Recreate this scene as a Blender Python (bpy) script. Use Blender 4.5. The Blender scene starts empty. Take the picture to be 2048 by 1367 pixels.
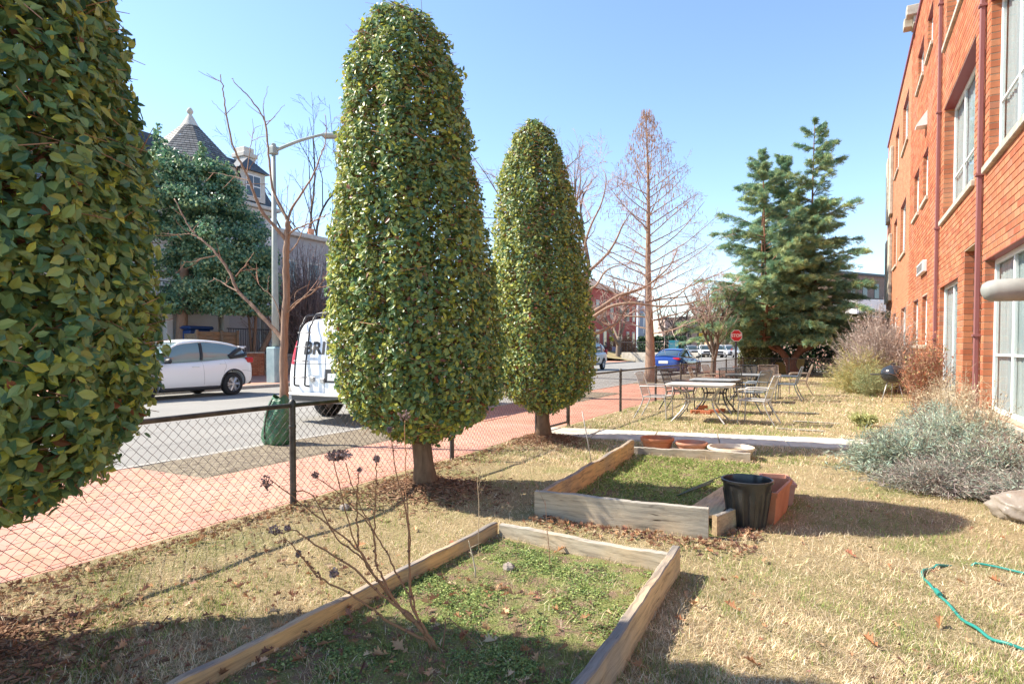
import bpy, math, random
import numpy as np
from mathutils import Vector, Matrix
random.seed(11)
rng = np.random.default_rng(11)
R = math.radians
PI = math.pi
sc = bpy.context.scene
col = sc.collection

# ---------------------------------------------------------------- camera
CAM_H = 1.42
YAW, PITCH = R(27.8), R(1.6)
cd = bpy.data.cameras.new('camera')
cd.lens = 22.0; cd.sensor_width = 36.0
cd.clip_start = 0.05; cd.clip_end = 4000
cd.shift_y = 0.0227
cam = bpy.data.objects.new('camera', cd); col.objects.link(cam)
cam.location = (0, 0, CAM_H)
cam.rotation_euler = (R(90) - PITCH, 0, YAW)
sc.camera = cam

# ---------------------------------------------------------------- sky, sun, exposure
SUN_EL, SUN_AZ = R(44.5), R(16)          # the sun stands to the left (-X), slightly behind (-Y)
sun_vec = Vector((-math.cos(SUN_EL)*math.cos(SUN_AZ), -math.cos(SUN_EL)*math.sin(SUN_AZ), math.sin(SUN_EL)))
world = bpy.data.worlds.new('World'); sc.world = world; world.use_nodes = True
wn = world.node_tree; wn.nodes.clear()
sky = wn.nodes.new('ShaderNodeTexSky'); sky.sky_type = 'NISHITA'; sky.sun_disc = False
sky.sun_elevation = SUN_EL; sky.sun_rotation = math.atan2(sun_vec.x, sun_vec.y)
sky.air_density = 1.0; sky.dust_density = 0.1; sky.ozone_density = 2.6; sky.altitude = 50
bg = wn.nodes.new('ShaderNodeBackground'); bg.inputs[1].default_value = 0.084
wo = wn.nodes.new('ShaderNodeOutputWorld')
wn.links.new(sky.outputs[0], bg.inputs[0]); wn.links.new(bg.outputs[0], wo.inputs[0])
sl = bpy.data.lights.new('sun', 'SUN'); sl.energy = 3.25; sl.angle = R(0.53); sl.color = (1.0, 0.92, 0.79)
so = bpy.data.objects.new('sun', sl); col.objects.link(so); so.location = (-30, -8, 40)
so.rotation_euler = sun_vec.to_track_quat('Z', 'Y').to_euler()
sc.view_settings.view_transform = 'Standard'; sc.view_settings.look = 'None'
sc.view_settings.exposure = 1.85; sc.view_settings.gamma = 1.0
sc.cycles.max_bounces = 12; sc.cycles.diffuse_bounces = 8; sc.cycles.transmission_bounces = 10; sc.cycles.transparent_max_bounces = 12
sc.cycles.use_denoising = True

# ---------------------------------------------------------------- survey helpers: image measurements to places
FPX = 1251.6
_fw = np.array([-math.sin(YAW)*math.cos(PITCH), math.cos(YAW)*math.cos(PITCH), -math.sin(PITCH)])
_rt = np.array([math.cos(YAW), math.sin(YAW), 0.0]); _up = np.cross(_rt, _fw)
_SH = 0.0227*2048
def _ray(px, py): return _fw + _rt*(px-1024)/FPX + _up*(683.5+_SH-py)/FPX
def gp(px, py, z=0.0):
    r = _ray(px, py); s = (z-CAM_H)/r[2]; return np.array([r[0]*s, r[1]*s, z])
def xp(px, py, X):
    r = _ray(px, py); s = X/r[0]; return np.array([X, r[1]*s, CAM_H+r[2]*s])
def dp(px, py, w):
    r = _ray(px, py); return np.array([r[0]*w, r[1]*w, CAM_H+r[2]*w])
def depth(p): return float((np.asarray(p, float)-np.array([0, 0, CAM_H])) @ _fw)

# ---------------------------------------------------------------- mesh helpers
class MB:
    def __init__(s): s.V = []; s.F = []; s.n = 0; s.T = []; s.tint = False
    def add(s, v, f, mi=0, tint=None):
        v = np.asarray(v, float).reshape(-1, 3)
        f = np.asarray(f, np.int64)
        s.V.append(v); s.F.append((f + s.n, mi)); s.n += len(v)
        if tint is not None:
            s.tint = True; t = np.asarray(tint, float)
            if t.ndim == 1: t = np.tile(t, (len(v), 1))
            s.T.append(t)
        else: s.T.append(np.full((len(v), 3), 0.5))
        return s
    def faces(s, v, fl, mi=0, tint=None):
        base = s.n; v = np.asarray(v, float).reshape(-1, 3); s.add(v, np.zeros((0, 3), int), mi, tint)
        for f in fl: s.F.append((np.asarray([f], np.int64) + base, mi))
        return s
    def box(s, lo, hi, mi=0, tint=None, M=None):
        x0, y0, z0 = lo; x1, y1, z1 = hi
        v = np.array([[x0,y0,z0],[x1,y0,z0],[x1,y1,z0],[x0,y1,z0],[x0,y0,z1],[x1,y0,z1],[x1,y1,z1],[x0,y1,z1]], float)
        if M is not None: v = v @ np.array(M)[:3, :3].T + np.array(M)[:3, 3]
        return s.add(v, [[0,3,2,1],[4,5,6,7],[0,1,5,4],[1,2,6,5],[2,3,7,6],[3,0,4,7]], mi, tint)
    def bevbox(s, lo, hi, b=0.01, mi=0, tint=None, M=None, jit=0.0):
        lo = np.array(lo, float); hi = np.array(hi, float); c = (lo+hi)/2; h = (hi-lo)/2
        b = min(b, h.min()*0.9)
        vs = []; idx = {}
        for sx in (-1, 1):
            for sy in (-1, 1):
                for sz in (-1, 1):
                    for a in range(3):
                        q = np.array([sx, sy, sz])*(h-b); q[a] = (sx, sy, sz)[a]*h[a]
                        idx[(sx, sy, sz, a)] = len(vs); vs.append(c+q)
        F4 = []; F3 = []
        for a in range(3):
            u, w = [(1, 2), (2, 0), (0, 1)][a]
            for sg in (-1, 1):
                def k(su, sw):
                    t = [0, 0, 0]; t[a] = sg; t[u] = su; t[w] = sw; return idx[tuple(t)+(a,)]
                q = [k(-1, -1), k(1, -1), k(1, 1), k(-1, 1)]
                F4.append(q if sg > 0 else q[::-1])
        for a in range(3):                      # edges along axis a
            u, w = [(1, 2), (2, 0), (0, 1)][a]
            for su in (-1, 1):
                for sw in (-1, 1):
                    def k(sa, ax):
                        t = [0, 0, 0]; t[a] = sa; t[u] = su; t[w] = sw; return idx[tuple(t)+(ax,)]
                    q = [k(-1, u), k(1, u), k(1, w), k(-1, w)]
                    F4.append(q if su*sw > 0 else q[::-1])
        for sx in (-1, 1):
            for sy in (-1, 1):
                for sz in (-1, 1):
                    t = [idx[(sx, sy, sz, a)] for a in range(3)]
                    F3.append(t if sx*sy*sz > 0 else t[::-1])
        v = np.array(vs)
        if jit: v = v + rng.normal(0, jit, v.shape)
        if M is not None: v = v @ np.array(M)[:3, :3].T + np.array(M)[:3, 3]
        n0 = s.n; s.add(v, F4, mi, tint); s.F.append((np.asarray(F3, np.int64)+n0, mi))
        return s
    def tube(s, P, r, sides=6, mi=0, tint=None, cap=True):
        P = np.asarray(P, float); n = len(P)
        r = np.full(n, r, float) if np.isscalar(r) else np.asarray(r, float)
        T = np.gradient(P, axis=0); T /= np.linalg.norm(T, axis=1)[:, None] + 1e-12
        ref = np.array([0, 0, 1.0]) if abs(T[:, 2]).mean() < 0.8 else np.array([1.0, 0, 0])
        U = np.cross(T, ref); U /= np.linalg.norm(U, axis=1)[:, None] + 1e-12
        W = np.cross(T, U)
        a = np.arange(sides)*2*PI/sides
        ring = (U[:, None, :]*np.cos(a)[None, :, None] + W[:, None, :]*np.sin(a)[None, :, None])*r[:, None, None] + P[:, None, :]
        i = np.arange(n-1)[:, None]*sides; j = np.arange(sides)[None, :]; j2 = (j+1) % sides
        F = np.stack([i+j, i+j2, i+sides+j2, i+sides+j], -1).reshape(-1, 4)
        n0 = s.n; s.add(ring.reshape(-1, 3), F, mi, tint)
        if cap:
            s.F.append((np.arange(sides)[None, ::-1] + n0, mi)); s.F.append((np.arange(sides)[None, :] + n0 + (n-1)*sides, mi))
        return s
    def cones(s, P0, P1, r0, r1, sides=3, mi=0, tint=None):
        P0 = np.asarray(P0, float).reshape(-1, 3); P1 = np.asarray(P1, float).reshape(-1, 3); N = len(P0)
        if N == 0: return s
        r0 = np.broadcast_to(r0, (N,)); r1 = np.broadcast_to(r1, (N,))
        T = P1-P0; T = T/(np.linalg.norm(T, axis=1)[:, None]+1e-12)
        ref = np.where(np.abs(T[:, 2:3]) < 0.8, np.array([[0, 0, 1.0]]), np.array([[1.0, 0, 0]]))
        U = np.cross(T, ref); U /= np.linalg.norm(U, axis=1)[:, None]+1e-12; W = np.cross(T, U)
        a = np.arange(sides)*2*PI/sides
        D = U[:, None]*np.cos(a)[None, :, None] + W[:, None]*np.sin(a)[None, :, None]
        v = np.concatenate([P0[:, None]+D*r0[:, None, None], P1[:, None]+D*r1[:, None, None]], 1)
        j = np.arange(sides); j2 = (j+1) % sides
        f = np.stack([j, j2, sides+j2, sides+j], -1)[None] + (np.arange(N)*2*sides)[:, None, None]
        t = None
        if tint is not None:
            tint = np.asarray(tint, float)
            t = np.repeat(tint, 2*sides, 0) if tint.ndim == 2 else tint
        return s.add(v.reshape(-1, 3), f.reshape(-1, 4), mi, t)
    def scatter(s, tv, tf, P, Rm, S, mi=0, tint=None):
        """copies of a small template (tv, tf) at P with rotation matrices Rm and scales S"""
        tv = np.asarray(tv, float); tf = np.asarray(tf, np.int64); N = len(P); m = len(tv)
        S = np.broadcast_to(np.asarray(S, float).reshape(-1, 1, 1) if np.ndim(S) < 2 else np.asarray(S)[:, None, :], (N, 1, 3) if np.ndim(S) >= 2 else (N, 1, 1))
        v = np.einsum('nij,nmj->nmi', Rm, tv[None]*S) + P[:, None]
        f = tf[None] + (np.arange(N)*m)[:, None, None]
        t = np.repeat(tint, m, 0) if tint is not None else None
        return s.add(v.reshape(-1, 3), f.reshape(-1, tf.shape[1]), mi, t)
    def lathe(s, prof, n=24, mi=0, tint=None, c=(0, 0, 0), closed=False):
        prof = np.asarray(prof, float); m = len(prof); a = np.arange(n)*2*PI/n
        v = np.stack([prof[:, None, 0]*np.cos(a), prof[:, None, 0]*np.sin(a), np.repeat(prof[:, 1:2], n, 1)], -1) + np.array(c)
        i = np.arange(m-1)[:, None]*n; j = np.arange(n)[None]; j2 = (j+1) % n
        return s.add(v.reshape(-1, 3), np.stack([i+j, i+j2, i+n+j2, i+n+j], -1).reshape(-1, 4), mi, tint)
    def prism(s, poly, axis, lo, hi, mi=0, tint=None):
        """extrude a polygon (list of 2D points in the two other axes, in order) along an axis"""
        n = len(poly); o = [(1, 2), (0, 2), (0, 1)][axis]; v = []
        for h in (lo, hi):
            for q in poly:
                p = [0, 0, 0]; p[axis] = h; p[o[0]] = q[0]; p[o[1]] = q[1]; v.append(p)
        fl = [list(range(n))[::-1], list(range(n, 2*n))] + [[i, (i+1) % n, n+(i+1) % n, n+i] for i in range(n)]
        return s.faces(v, fl, mi, tint)
    def build(s, name, mats, parent=None, smooth=False, local=False, sharp=None):
        me = bpy.data.meshes.new(name)
        V = np.concatenate(s.V) if s.V else np.zeros((0, 3))
        if parent is not None and not local:
            V = V - np.array(parent['_base'] if '_base' in parent else (0, 0, 0))
        loops = []; tot = []; mi = []
        for f, m in s.F:
            if len(f) == 0: continue
            loops.append(f.ravel()); tot.append(np.full(len(f), f.shape[1])); mi.append(np.full(len(f), m))
        loops = np.concatenate(loops); tot = np.concatenate(tot); mi = np.concatenate(mi)
        me.vertices.add(len(V)); me.vertices.foreach_set('co', V.astype(np.float32).ravel())
        me.loops.add(len(loops)); me.loops.foreach_set('vertex_index', loops.astype(np.int32))
        me.polygons.add(len(tot))
        st = np.concatenate([[0], np.cumsum(tot)[:-1]])
        me.polygons.foreach_set('loop_start', st.astype(np.int32)); me.polygons.foreach_set('loop_total', tot.astype(np.int32))
        me.polygons.foreach_set('material_index', mi.astype(np.int32))
        me.polygons.foreach_set('use_smooth', np.full(len(tot), bool(smooth)))
        if s.tint:
            at = me.attributes.new('tint', 'FLOAT_COLOR', 'POINT')
            c = np.ones((len(V), 4), np.float32); c[:, :3] = np.concatenate(s.T); at.data.foreach_set('color', c.ravel())
        for m in (mats if isinstance(mats, (list, tuple)) else [mats]): me.materials.append(m)
        me.update(calc_edges=True); me.validate()
        if smooth and sharp: me.set_sharp_from_angle(angle=R(sharp))
        o = bpy.data.objects.new(name, me); col.objects.link(o)
        if parent is not None: o.parent = parent
        return o

def tag(o, label=None, cat=None, group=None, kind=None):
    if label: o['label'] = label
    if cat: o['category'] = cat
    if group: o['group'] = group
    if kind: o['kind'] = kind
    return o
def thing(name, label, cat, loc=(0, 0, 0), rz=0.0, group=None, local=True):
    """an Empty at the thing's base; local=False means its parts are given in world coordinates"""
    o = bpy.data.objects.new(name, None); col.objects.link(o); o.empty_display_size = 0.2
    o.location = tuple(float(q) for q in loc); o.rotation_euler = (0, 0, rz)
    if not local: o['_base'] = [float(q) for q in loc]
    return tag(o, label, cat, group)
def copy_tree(o, parent=None):
    c = o.copy(); col.objects.link(c); c.parent = parent
    for ch in o.children: copy_tree(ch, c)
    return c
def mod(o, kind, **kw):
    m = o.modifiers.new(kind.lower(), kind)
    for k, v in kw.items(): setattr(m, k, v)
    return o
def bake(o):
    dg = bpy.context.evaluated_depsgraph_get(); dg.update()
    me = bpy.data.meshes.new_from_object(o.evaluated_get(dg)); o.modifiers.clear(); o.data = me; return o
def rotz(a): c, s_ = math.cos(a), math.sin(a); return np.array([[c, -s_, 0], [s_, c, 0], [0, 0, 1.0]])
def basis(n, t):
    """rotation matrices whose local y is t (leaf direction) and local z is close to n"""
    t = t/(np.linalg.norm(t, axis=1)[:, None]+1e-12); x = np.cross(t, n); x /= np.linalg.norm(x, axis=1)[:, None]+1e-12
    z = np.cross(x, t); return np.stack([x, t, z], -1)
def unit(v): v = np.asarray(v, float); return v/(np.linalg.norm(v, axis=-1, keepdims=True)+1e-12)
def wob(P, k=1.0, seed=0):
    """smooth pseudo noise in [-1, 1] for arrays of points"""
    P = np.asarray(P)*k; s_ = seed*1.7
    return (np.sin(P[..., 0]*1.7+P[..., 1]*2.3+s_)*0.5+np.sin(P[..., 1]*3.1-P[..., 2]*2.1+1.3+s_)*0.3+np.sin(P[..., 2]*3.7+P[..., 0]*4.3+2.1+s_)*0.3+np.sin(P[..., 0]*7.9-P[..., 1]*6.7+s_)*0.15)/1.1

# ---------------------------------------------------------------- materials
class NT:
    def __init__(s, name):
        s.m = bpy.data.materials.new(name); s.m.use_nodes = True; s.t = s.m.node_tree; s.t.nodes.clear()
        s.out = s.N('ShaderNodeOutputMaterial'); s.b = s.N('ShaderNodeBsdfPrincipled'); s.L(s.b.outputs[0], s.out.inputs[0])
        s.tc = s.N('ShaderNodeTexCoord')
    def N(s, t, **kw):
        n = s.t.nodes.new(t)
        for k, v in kw.items(): setattr(n, k, v)
        return n
    def L(s, a, b): s.t.links.new(a, b)
    def coords(s, scale=(1, 1, 1), rot=(0, 0, 0), src='Object'):
        mp = s.N('ShaderNodeMapping'); mp.inputs['Scale'].default_value = scale; mp.inputs['Rotation'].default_value = rot
        s.L(s.tc.outputs[src], mp.inputs[0]); return mp.outputs[0]
    def noise(s, scale, detail=4, rough=0.55, co=None, dist=0.0):
        n = s.N('ShaderNodeTexNoise'); n.inputs['Scale'].default_value = scale; n.inputs['Detail'].default_value = detail
        n.inputs['Roughness'].default_value = rough; n.inputs['Distortion'].default_value = dist
        s.L(co if co is not None else s.tc.outputs['Object'], n.inputs['Vector']); return n.outputs['Fac']
    def vor(s, scale, co=None, feature='F1', out='Distance'):
        n = s.N('ShaderNodeTexVoronoi', feature=feature); n.inputs['Scale'].default_value = scale
        s.L(co if co is not None else s.tc.outputs['Object'], n.inputs['Vector']); return n.outputs[out]
    def ramp(s, fac, stops, interp='LINEAR'):
        r = s.N('ShaderNodeValToRGB'); cr = r.color_ramp; cr.interpolation = interp
        while len(cr.elements) < len(stops): cr.elements.new(0.5)
        for e, (p, c) in zip(cr.elements, stops): e.position = p; e.color = tuple(c)+(1,) if len(c) == 3 else c
        s.L(fac, r.inputs[0]); return r.outputs[0]
    def mix(s, fac, a, b, mode='MIX'):
        n = s.N('ShaderNodeMix', data_type='RGBA', blend_type=mode)
        if hasattr(fac, 'links'): s.L(fac, n.inputs[0])
        else: n.inputs[0].default_value = fac
        for q, i in ((a, 6), (b, 7)):
            if hasattr(q, 'links'): s.L(q, n.inputs[i])
            else: n.inputs[i].default_value = tuple(q)+(1,)
        return n.outputs[2]
    def math(s, op, a, b=0.0):
        n = s.N('ShaderNodeMath', operation=op)
        for q, i in ((a, 0), (b, 1)):
            if hasattr(q, 'links'): s.L(q, n.inputs[i])
            else: n.inputs[i].default_value = q
        return n.outputs[0]
    def attr(s, name='tint'):
        n = s.N('ShaderNodeAttribute'); n.attribute_name = name; return n.outputs['Color']
    def rand(s): return s.N('ShaderNodeObjectInfo').outputs['Random']
    def bump(s, h, strength=0.3, dist=0.01):
        n = s.N('ShaderNodeBump'); n.inputs['Strength'].default_value = strength; n.inputs['Distance'].default_value = dist
        s.L(h, n.inputs['Height']); s.L(n.outputs[0], s.b.inputs['Normal']); return s
    def set(s, color=None, rough=0.8, metal=0.0, spec=0.4, transl=0.0, coat=0.0):
        if color is not None:
            if hasattr(color, 'links'): s.L(color, s.b.inputs['Base Color'])
            else: s.b.inputs['Base Color'].default_value = tuple(color)+(1,)
        if hasattr(rough, 'links'): s.L(rough, s.b.inputs['Roughness'])
        else: s.b.inputs['Roughness'].default_value = rough
        s.b.inputs['Metallic'].default_value = metal; s.b.inputs['Specular IOR Level'].default_value = spec
        s.b.inputs['Coat Weight'].default_value = coat
        if transl:
            t = s.N('ShaderNodeBsdfTranslucent'); mx = s.N('ShaderNodeMixShader'); mx.inputs[0].default_value = transl
            if hasattr(color, 'links'):
                s.L(color, t.inputs[0])
            else: t.inputs[0].default_value = tuple(color)+(1,)
            s.L(s.b.outputs[0], mx.inputs[1]); s.L(t.outputs[0], mx.inputs[2]); s.L(mx.outputs[0], s.out.inputs[0])
        return s

def mat_var(name, c1, c2, scale=6, rough=0.85, spec=0.3, bump=0.0, bscale=40, metal=0.0, detail=5, stretch=(1, 1, 1), bdist=0.01, lo=0.35, hi=0.65, coat=0.0):
    t = NT(name); co = t.coords(stretch)
    c = t.ramp(t.noise(scale, detail, co=co), [(lo, c1), (hi, c2)])
    t.set(c, rough, metal, spec, coat=coat)
    if bump: t.bump(t.noise(bscale, 4, co=co), bump, bdist)
    return t.m
def mat_tint(name, rough=0.7, spec=0.3, transl=0.0, gain=None, bump=0.0, bscale=60):
    t = NT(name); c = t.attr()
    if gain is not None: c = t.mix(1.0, c, gain, 'MULTIPLY')
    t.set(c, rough, 0.0, spec, transl)
    if bump: t.bump(t.noise(bscale, 3), bump, 0.004)
    return t.m
def mat_bark(name, c1, c2, scale=9, vs=0.25, bump=0.7):
    t = NT(name); co = t.coords((1, 1, vs))
    n = t.noise(scale*3, 6, 0.65, co=co, dist=0.6); w = t.noise(scale*0.5, 3)
    c = t.ramp(n, [(0.3, c1), (0.7, c2)]); c = t.mix(t.math('MULTIPLY', w, 0.5), c, tuple(q*0.55 for q in c1))
    t.set(c, 0.9, 0, 0.2); t.bump(n, bump, 0.015); return t.m
def mat_wood(name, base, dark, grey, axis=0, gs=3.0, gp_=(0.4, 0.6)):
    """weathered board: long grain along one axis, grey patches, dark cracks and knots"""
    t = NT(name); st = [14, 14, 14]; st[axis] = 0.9
    co = t.coords(tuple(st)); g = t.noise(gs, 8, 0.7, co=co, dist=0.4); p = t.noise(1.9, 4)
    c = t.ramp(g, [(0.3, dark), (0.48, base), (0.72, tuple(min(1, q*1.3) for q in base))])
    c = t.mix(t.ramp(p, [(gp_[0], (0, 0, 0)), (gp_[1], (1, 1, 1))]), c, t.ramp(g, [(0.3, tuple(q*0.5 for q in grey)), (0.6, grey)]))
    st2 = [30, 30, 30]; st2[axis] = 1.2
    cr = t.noise(1.6, 2, 0.5, co=t.coords(tuple(st2)))
    c = t.mix(t.ramp(cr, [(0.68, (0, 0, 0)), (0.74, (1, 1, 1))]), c, tuple(q*0.35 for q in dark))
    t.set(c, 0.88, 0, 0.2); t.bump(g, 0.55, 0.006); return t.m

def flat(name, c, rough=0.6, metal=0.0, spec=0.4, coat=0.0):
    t = NT(name); n = t.noise(14, 4); cc = t.mix(t.math('MULTIPLY', n, 0.35), c, tuple(q*0.72 for q in c))
    t.set(cc, rough, metal, spec, coat=coat); return t.m
M = {}
M['leaf'] = mat_tint('holly_leaf', 0.40, 0.5, 0.34)
M['leaf_matte'] = mat_tint('matte_leaf', 0.6, 0.35, 0.25)
M['blade'] = mat_tint('grass_blade', 0.85, 0.15, 0.3)
M['needle'] = mat_tint('needle', 0.65, 0.25, 0.2)
M['dry'] = mat_tint('dry_leaf', 0.85, 0.15, 0.15)
M['twig'] = mat_tint('twig', 0.9, 0.15)
M['bark_holly'] = mat_bark('holly_bark', (0.13, 0.085, 0.055), (0.30, 0.20, 0.13), 6)
M['bark_tan'] = mat_bark('tan_bark', (0.24, 0.15, 0.105), (0.46, 0.32, 0.23), 9, 0.12)
M['bark_grey'] = mat_bark('grey_bark', (0.14, 0.105, 0.08), (0.33, 0.25, 0.19), 8, 0.2)
M['bark_red'] = mat_bark('red_bark', (0.17, 0.07, 0.045), (0.42, 0.21, 0.13), 9, 0.12)
M['bark_dark'] = mat_bark('dark_bark', (0.05, 0.04, 0.035), (0.14, 0.105, 0.085), 8, 0.2)

# ================================================================ SETTING: ground, road, pavements
HOLLY = [(-3.45, 1.22), (-3.60, 5.0), (-3.96, 8.62)]
def hgt(x, y):
    x = np.asarray(x, float); y = np.asarray(y, float)
    P = np.stack([x, y, x*0], -1)
    h = 0.012*wob(P, 1.3) + 0.006*wob(P, 5.0, 3)
    for hx, hy in HOLLY:
        h = h + 0.11*np.exp(-((x-hx)**2+(y-hy)**2)/0.16)
    return h + 0.004
def grid(x0, x1, y0, y1, nx, ny, fz):
    xs = np.linspace(x0, x1, nx+1); ys = np.linspace(y0, y1, ny+1); X, Y = np.meshgrid(xs, ys)
    Z = fz(X, Y) if callable(fz) else np.full(X.shape, fz)
    v = np.stack([X, Y, Z], -1).reshape(-1, 3); i = np.arange(ny)[:, None]*(nx+1); j = np.arange(nx)[None]
    f = np.stack([i+j, i+j+1, i+j+nx+2, i+j+nx+1], -1).reshape(-1, 4); return v, f

t = NT('earth'); t.set(t.ramp(t.noise(0.2, 6), [(0.35, (0.12, 0.10, 0.075)), (0.65, (0.22, 0.19, 0.14))]), 0.95, 0, 0.1); M['earth'] = t.m
b = MB(); v, f = grid(-1500, 1500, -1500, 1500, 6, 6, -0.16); b.add(v, f); tag(b.build('ground', M['earth']), kind='structure')

t = NT('asphalt')
a1 = t.noise(0.45, 5); a2 = t.noise(120, 3, 0.7); a3 = t.vor(260)
c = t.ramp(a1, [(0.3, (0.17, 0.163, 0.15)), (0.7, (0.24, 0.23, 0.21))])
c = t.mix(t.ramp(a2, [(0.35, (0, 0, 0)), (0.75, (1, 1, 1))]), c, (0.34, 0.325, 0.295))
c = t.mix(t.ramp(t.noise(1.4, 6, 0.7, co=t.coords((1, 0.12, 1))), [(0.56, (0, 0, 0)), (0.72, (0.55, 0.55, 0.55))]), c, (0.13, 0.125, 0.118))
t.set(c, 0.9, 0, 0.25); t.bump(a3, 0.25, 0.004); M['asphalt'] = t.m
def road_z(X, Y): return np.interp(X, [-18.2, -13, -10, -7.4], [0.0, 0.02, -0.03, -0.10])
b = MB(); v, f = grid(-18.15, -7.56, -60, 160, 12, 40, road_z); b.add(v, f)
tag(b.build('road', M['asphalt'], smooth=True), kind='structure')
b = MB(); v, f = grid(-7.562, 70, 41, 50.5, 4, 2, -0.10); b.add(v, f)
tag(b.build('side_road', M['asphalt']), kind='structure')

t = NT('kerb_stone'); n = t.noise(30, 5); t.set(t.ramp(n, [(0.3, (0.26, 0.24, 0.21)), (0.7, (0.44, 0.42, 0.38))]), 0.9, 0, 0.2); t.bump(n, 0.3); M['kerb'] = t.m
kerb = bpy.data.objects.new('kerb', None); col.objects.link(kerb); tag(kerb, kind='structure')
for k in range(30):
    b = MB(); y0 = -4+k*1.5; b.bevbox((-7.56, y0+0.006, -0.15), (-7.42, y0+1.494, 0.004), 0.012, jit=0.002); b.build('kerb_stone', M['kerb'], kerb)
for k in range(26):
    b = MB(); y0 = 3+k*2.2; b.bevbox((-18.3, y0+0.006, -0.05), (-18.14, y0+2.194, 0.11), 0.015, jit=0.002); b.build('kerb_stone', M['kerb'], kerb)

# brick pavement: brick-coloured bed with real pavers near the fence
t = NT('paver_bed'); bk = t.N('ShaderNodeTexBrick'); bk.inputs['Scale'].default_value = 1.0
bk.inputs['Brick Width'].default_value = 0.21; bk.inputs['Row Height'].default_value = 0.105; bk.inputs['Mortar Size'].default_value = 0.004
bk.inputs['Color1'].default_value = (0.40, 0.175, 0.12, 1); bk.inputs['Color2'].default_value = (0.52, 0.25, 0.17, 1); bk.inputs['Mortar'].default_value = (0.30, 0.19, 0.14, 1)
t.L(t.coords((1, 1, 1)), bk.inputs['Vector'])
t.set(t.mix(t.ramp(t.noise(0.9, 5), [(0.35, (0, 0, 0)), (0.7, (0.6, 0.6, 0.6))]), bk.outputs[0], (0.50, 0.30, 0.22)), 0.9, 0, 0.2); M['paver_bed'] = t.m
t = NT('paver'); n = t.noise(35, 4); t.set(t.mix(t.ramp(t.noise(0.8, 4), [(0.4, (0, 0, 0)), (0.7, (0.5, 0.5, 0.5))]), t.mix(t.math('MULTIPLY', n, 0.5), t.attr(), (0.60, 0.36, 0.27)), (0.58, 0.36, 0.27)), 0.88, 0, 0.2); t.bump(n, 0.3, 0.004); M['paver'] = t.m
M['pit_soil'] = mat_var('pit_soil', (0.13, 0.10, 0.07), (0.29, 0.24, 0.165), 14, bump=0.6, bscale=60, bdist=0.03)
PITS = [(4.45, 8.6), (14.2, 18.9), (24.2, 34.5)]
pave = bpy.data.objects.new('pavement', None); col.objects.link(pave); tag(pave, kind='structure')
b = MB()
b.box((-6.12, -6, -0.14), (-4.40, 41, -0.012))
ys = [-6]+[q for p in PITS for q in p]+[41]
for i in range(0, len(ys), 2): b.box((-7.42, ys[i], -0.14), (-6.122, ys[i+1], -0.012))
b.build('paver_bed', M['paver_bed'], pave)
b = MB()
def pavers(b, x0, x1, y0, y1, z=0.0):
    k = 0; y = y0
    while y < y1-0.05:
        x = x0 + (0.105 if k % 2 else 0)
        while x < x1-0.02:
            xe = min(x+0.206, x1)
            c = np.array([0.47, 0.22, 0.155])*(0.85+0.3*rng.random())*np.array([1, 0.92+0.16*rng.random(), 0.92+0.16*rng.random()])
            zz = z+rng.normal(0, 0.0012)
            b.bevbox((x, y, zz-0.03), (xe, y+0.1005, zz), 0.004, tint=c); x += 0.210
        if k % 2: 
            c = np.array([0.45, 0.21, 0.15])*(0.85+0.3*rng.random()); b.bevbox((x0, y, z-0.03), (x0+0.1, y+0.1005, z), 0.004, tint=c)
        y += 0.1045; k += 1
pavers(b, -6.12, -4.41, 1.2, 10.4); pavers(b, -7.42, -6.13, 1.2, 4.45); pavers(b, -7.42, -6.13, 8.6, 11.5)
tag(b.build('paver_bricks', M['paver'], pave), kind='stuff')
for y0, y1 in PITS:
    v, f = grid(-7.45, -6.09, y0-0.03, y1+0.03, 24, max(8, int((y1-y0)*16)), lambda X, Y: -0.016+np.clip(np.minimum(np.minimum(X+7.45, -6.09-X), np.minimum(Y-y0+0.03, y1+0.03-Y))*0.25, 0, 0.03)+0.008*wob(np.stack([X, Y, X*0], -1), 4))
    b = MB(); b.add(v, f); tag(b.build('tree_pit', M['pit_soil'], smooth=True), kind='structure')
b = MB(); b.box((-24.6, 2, -0.1), (-18.3, 60, 0.10)); tag(b.build('far_pavement', M['paver_bed']), kind='structure')
b = MB(); b.box((-7.42, 50.5, -0.14), (14, 110, 0.0)); tag(b.build('corner_pavement', M['paver_bed']), kind='structure')

# lawn
t = NT('lawn_soil')
n1 = t.noise(1.1, 5); n2 = t.noise(55, 6, 0.75); n3 = t.noise(9, 4)
c = t.ramp(n2, [(0.28, (0.13, 0.095, 0.055)), (0.5, (0.33, 0.26, 0.14)), (0.72, (0.52, 0.43, 0.26))])
c = t.mix(t.ramp(n1, [(0.52, (0, 0, 0)), (0.66, (0.55, 0.55, 0.55))]), c, t.ramp(n2, [(0.3, (0.07, 0.10, 0.025)), (0.7, (0.24, 0.28, 0.09))]))
t.set(c, 0.95, 0, 0.1); t.bump(n2, 0.8, 0.03); M['lawn'] = t.m
b = MB(); v, f = grid(-4.42, 2.05, -1.0, 16, 72, 170, hgt); b.add(v, f)
v, f = grid(-4.42, 2.05, 16, 41, 24, 60, hgt); b.add(v, f)
v, f = grid(2.05, 16, 38.1, 41, 6, 4, 0.0); b.add(v, f)
tag(b.build('lawn', M['lawn'], smooth=True), kind='structure')

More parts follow.
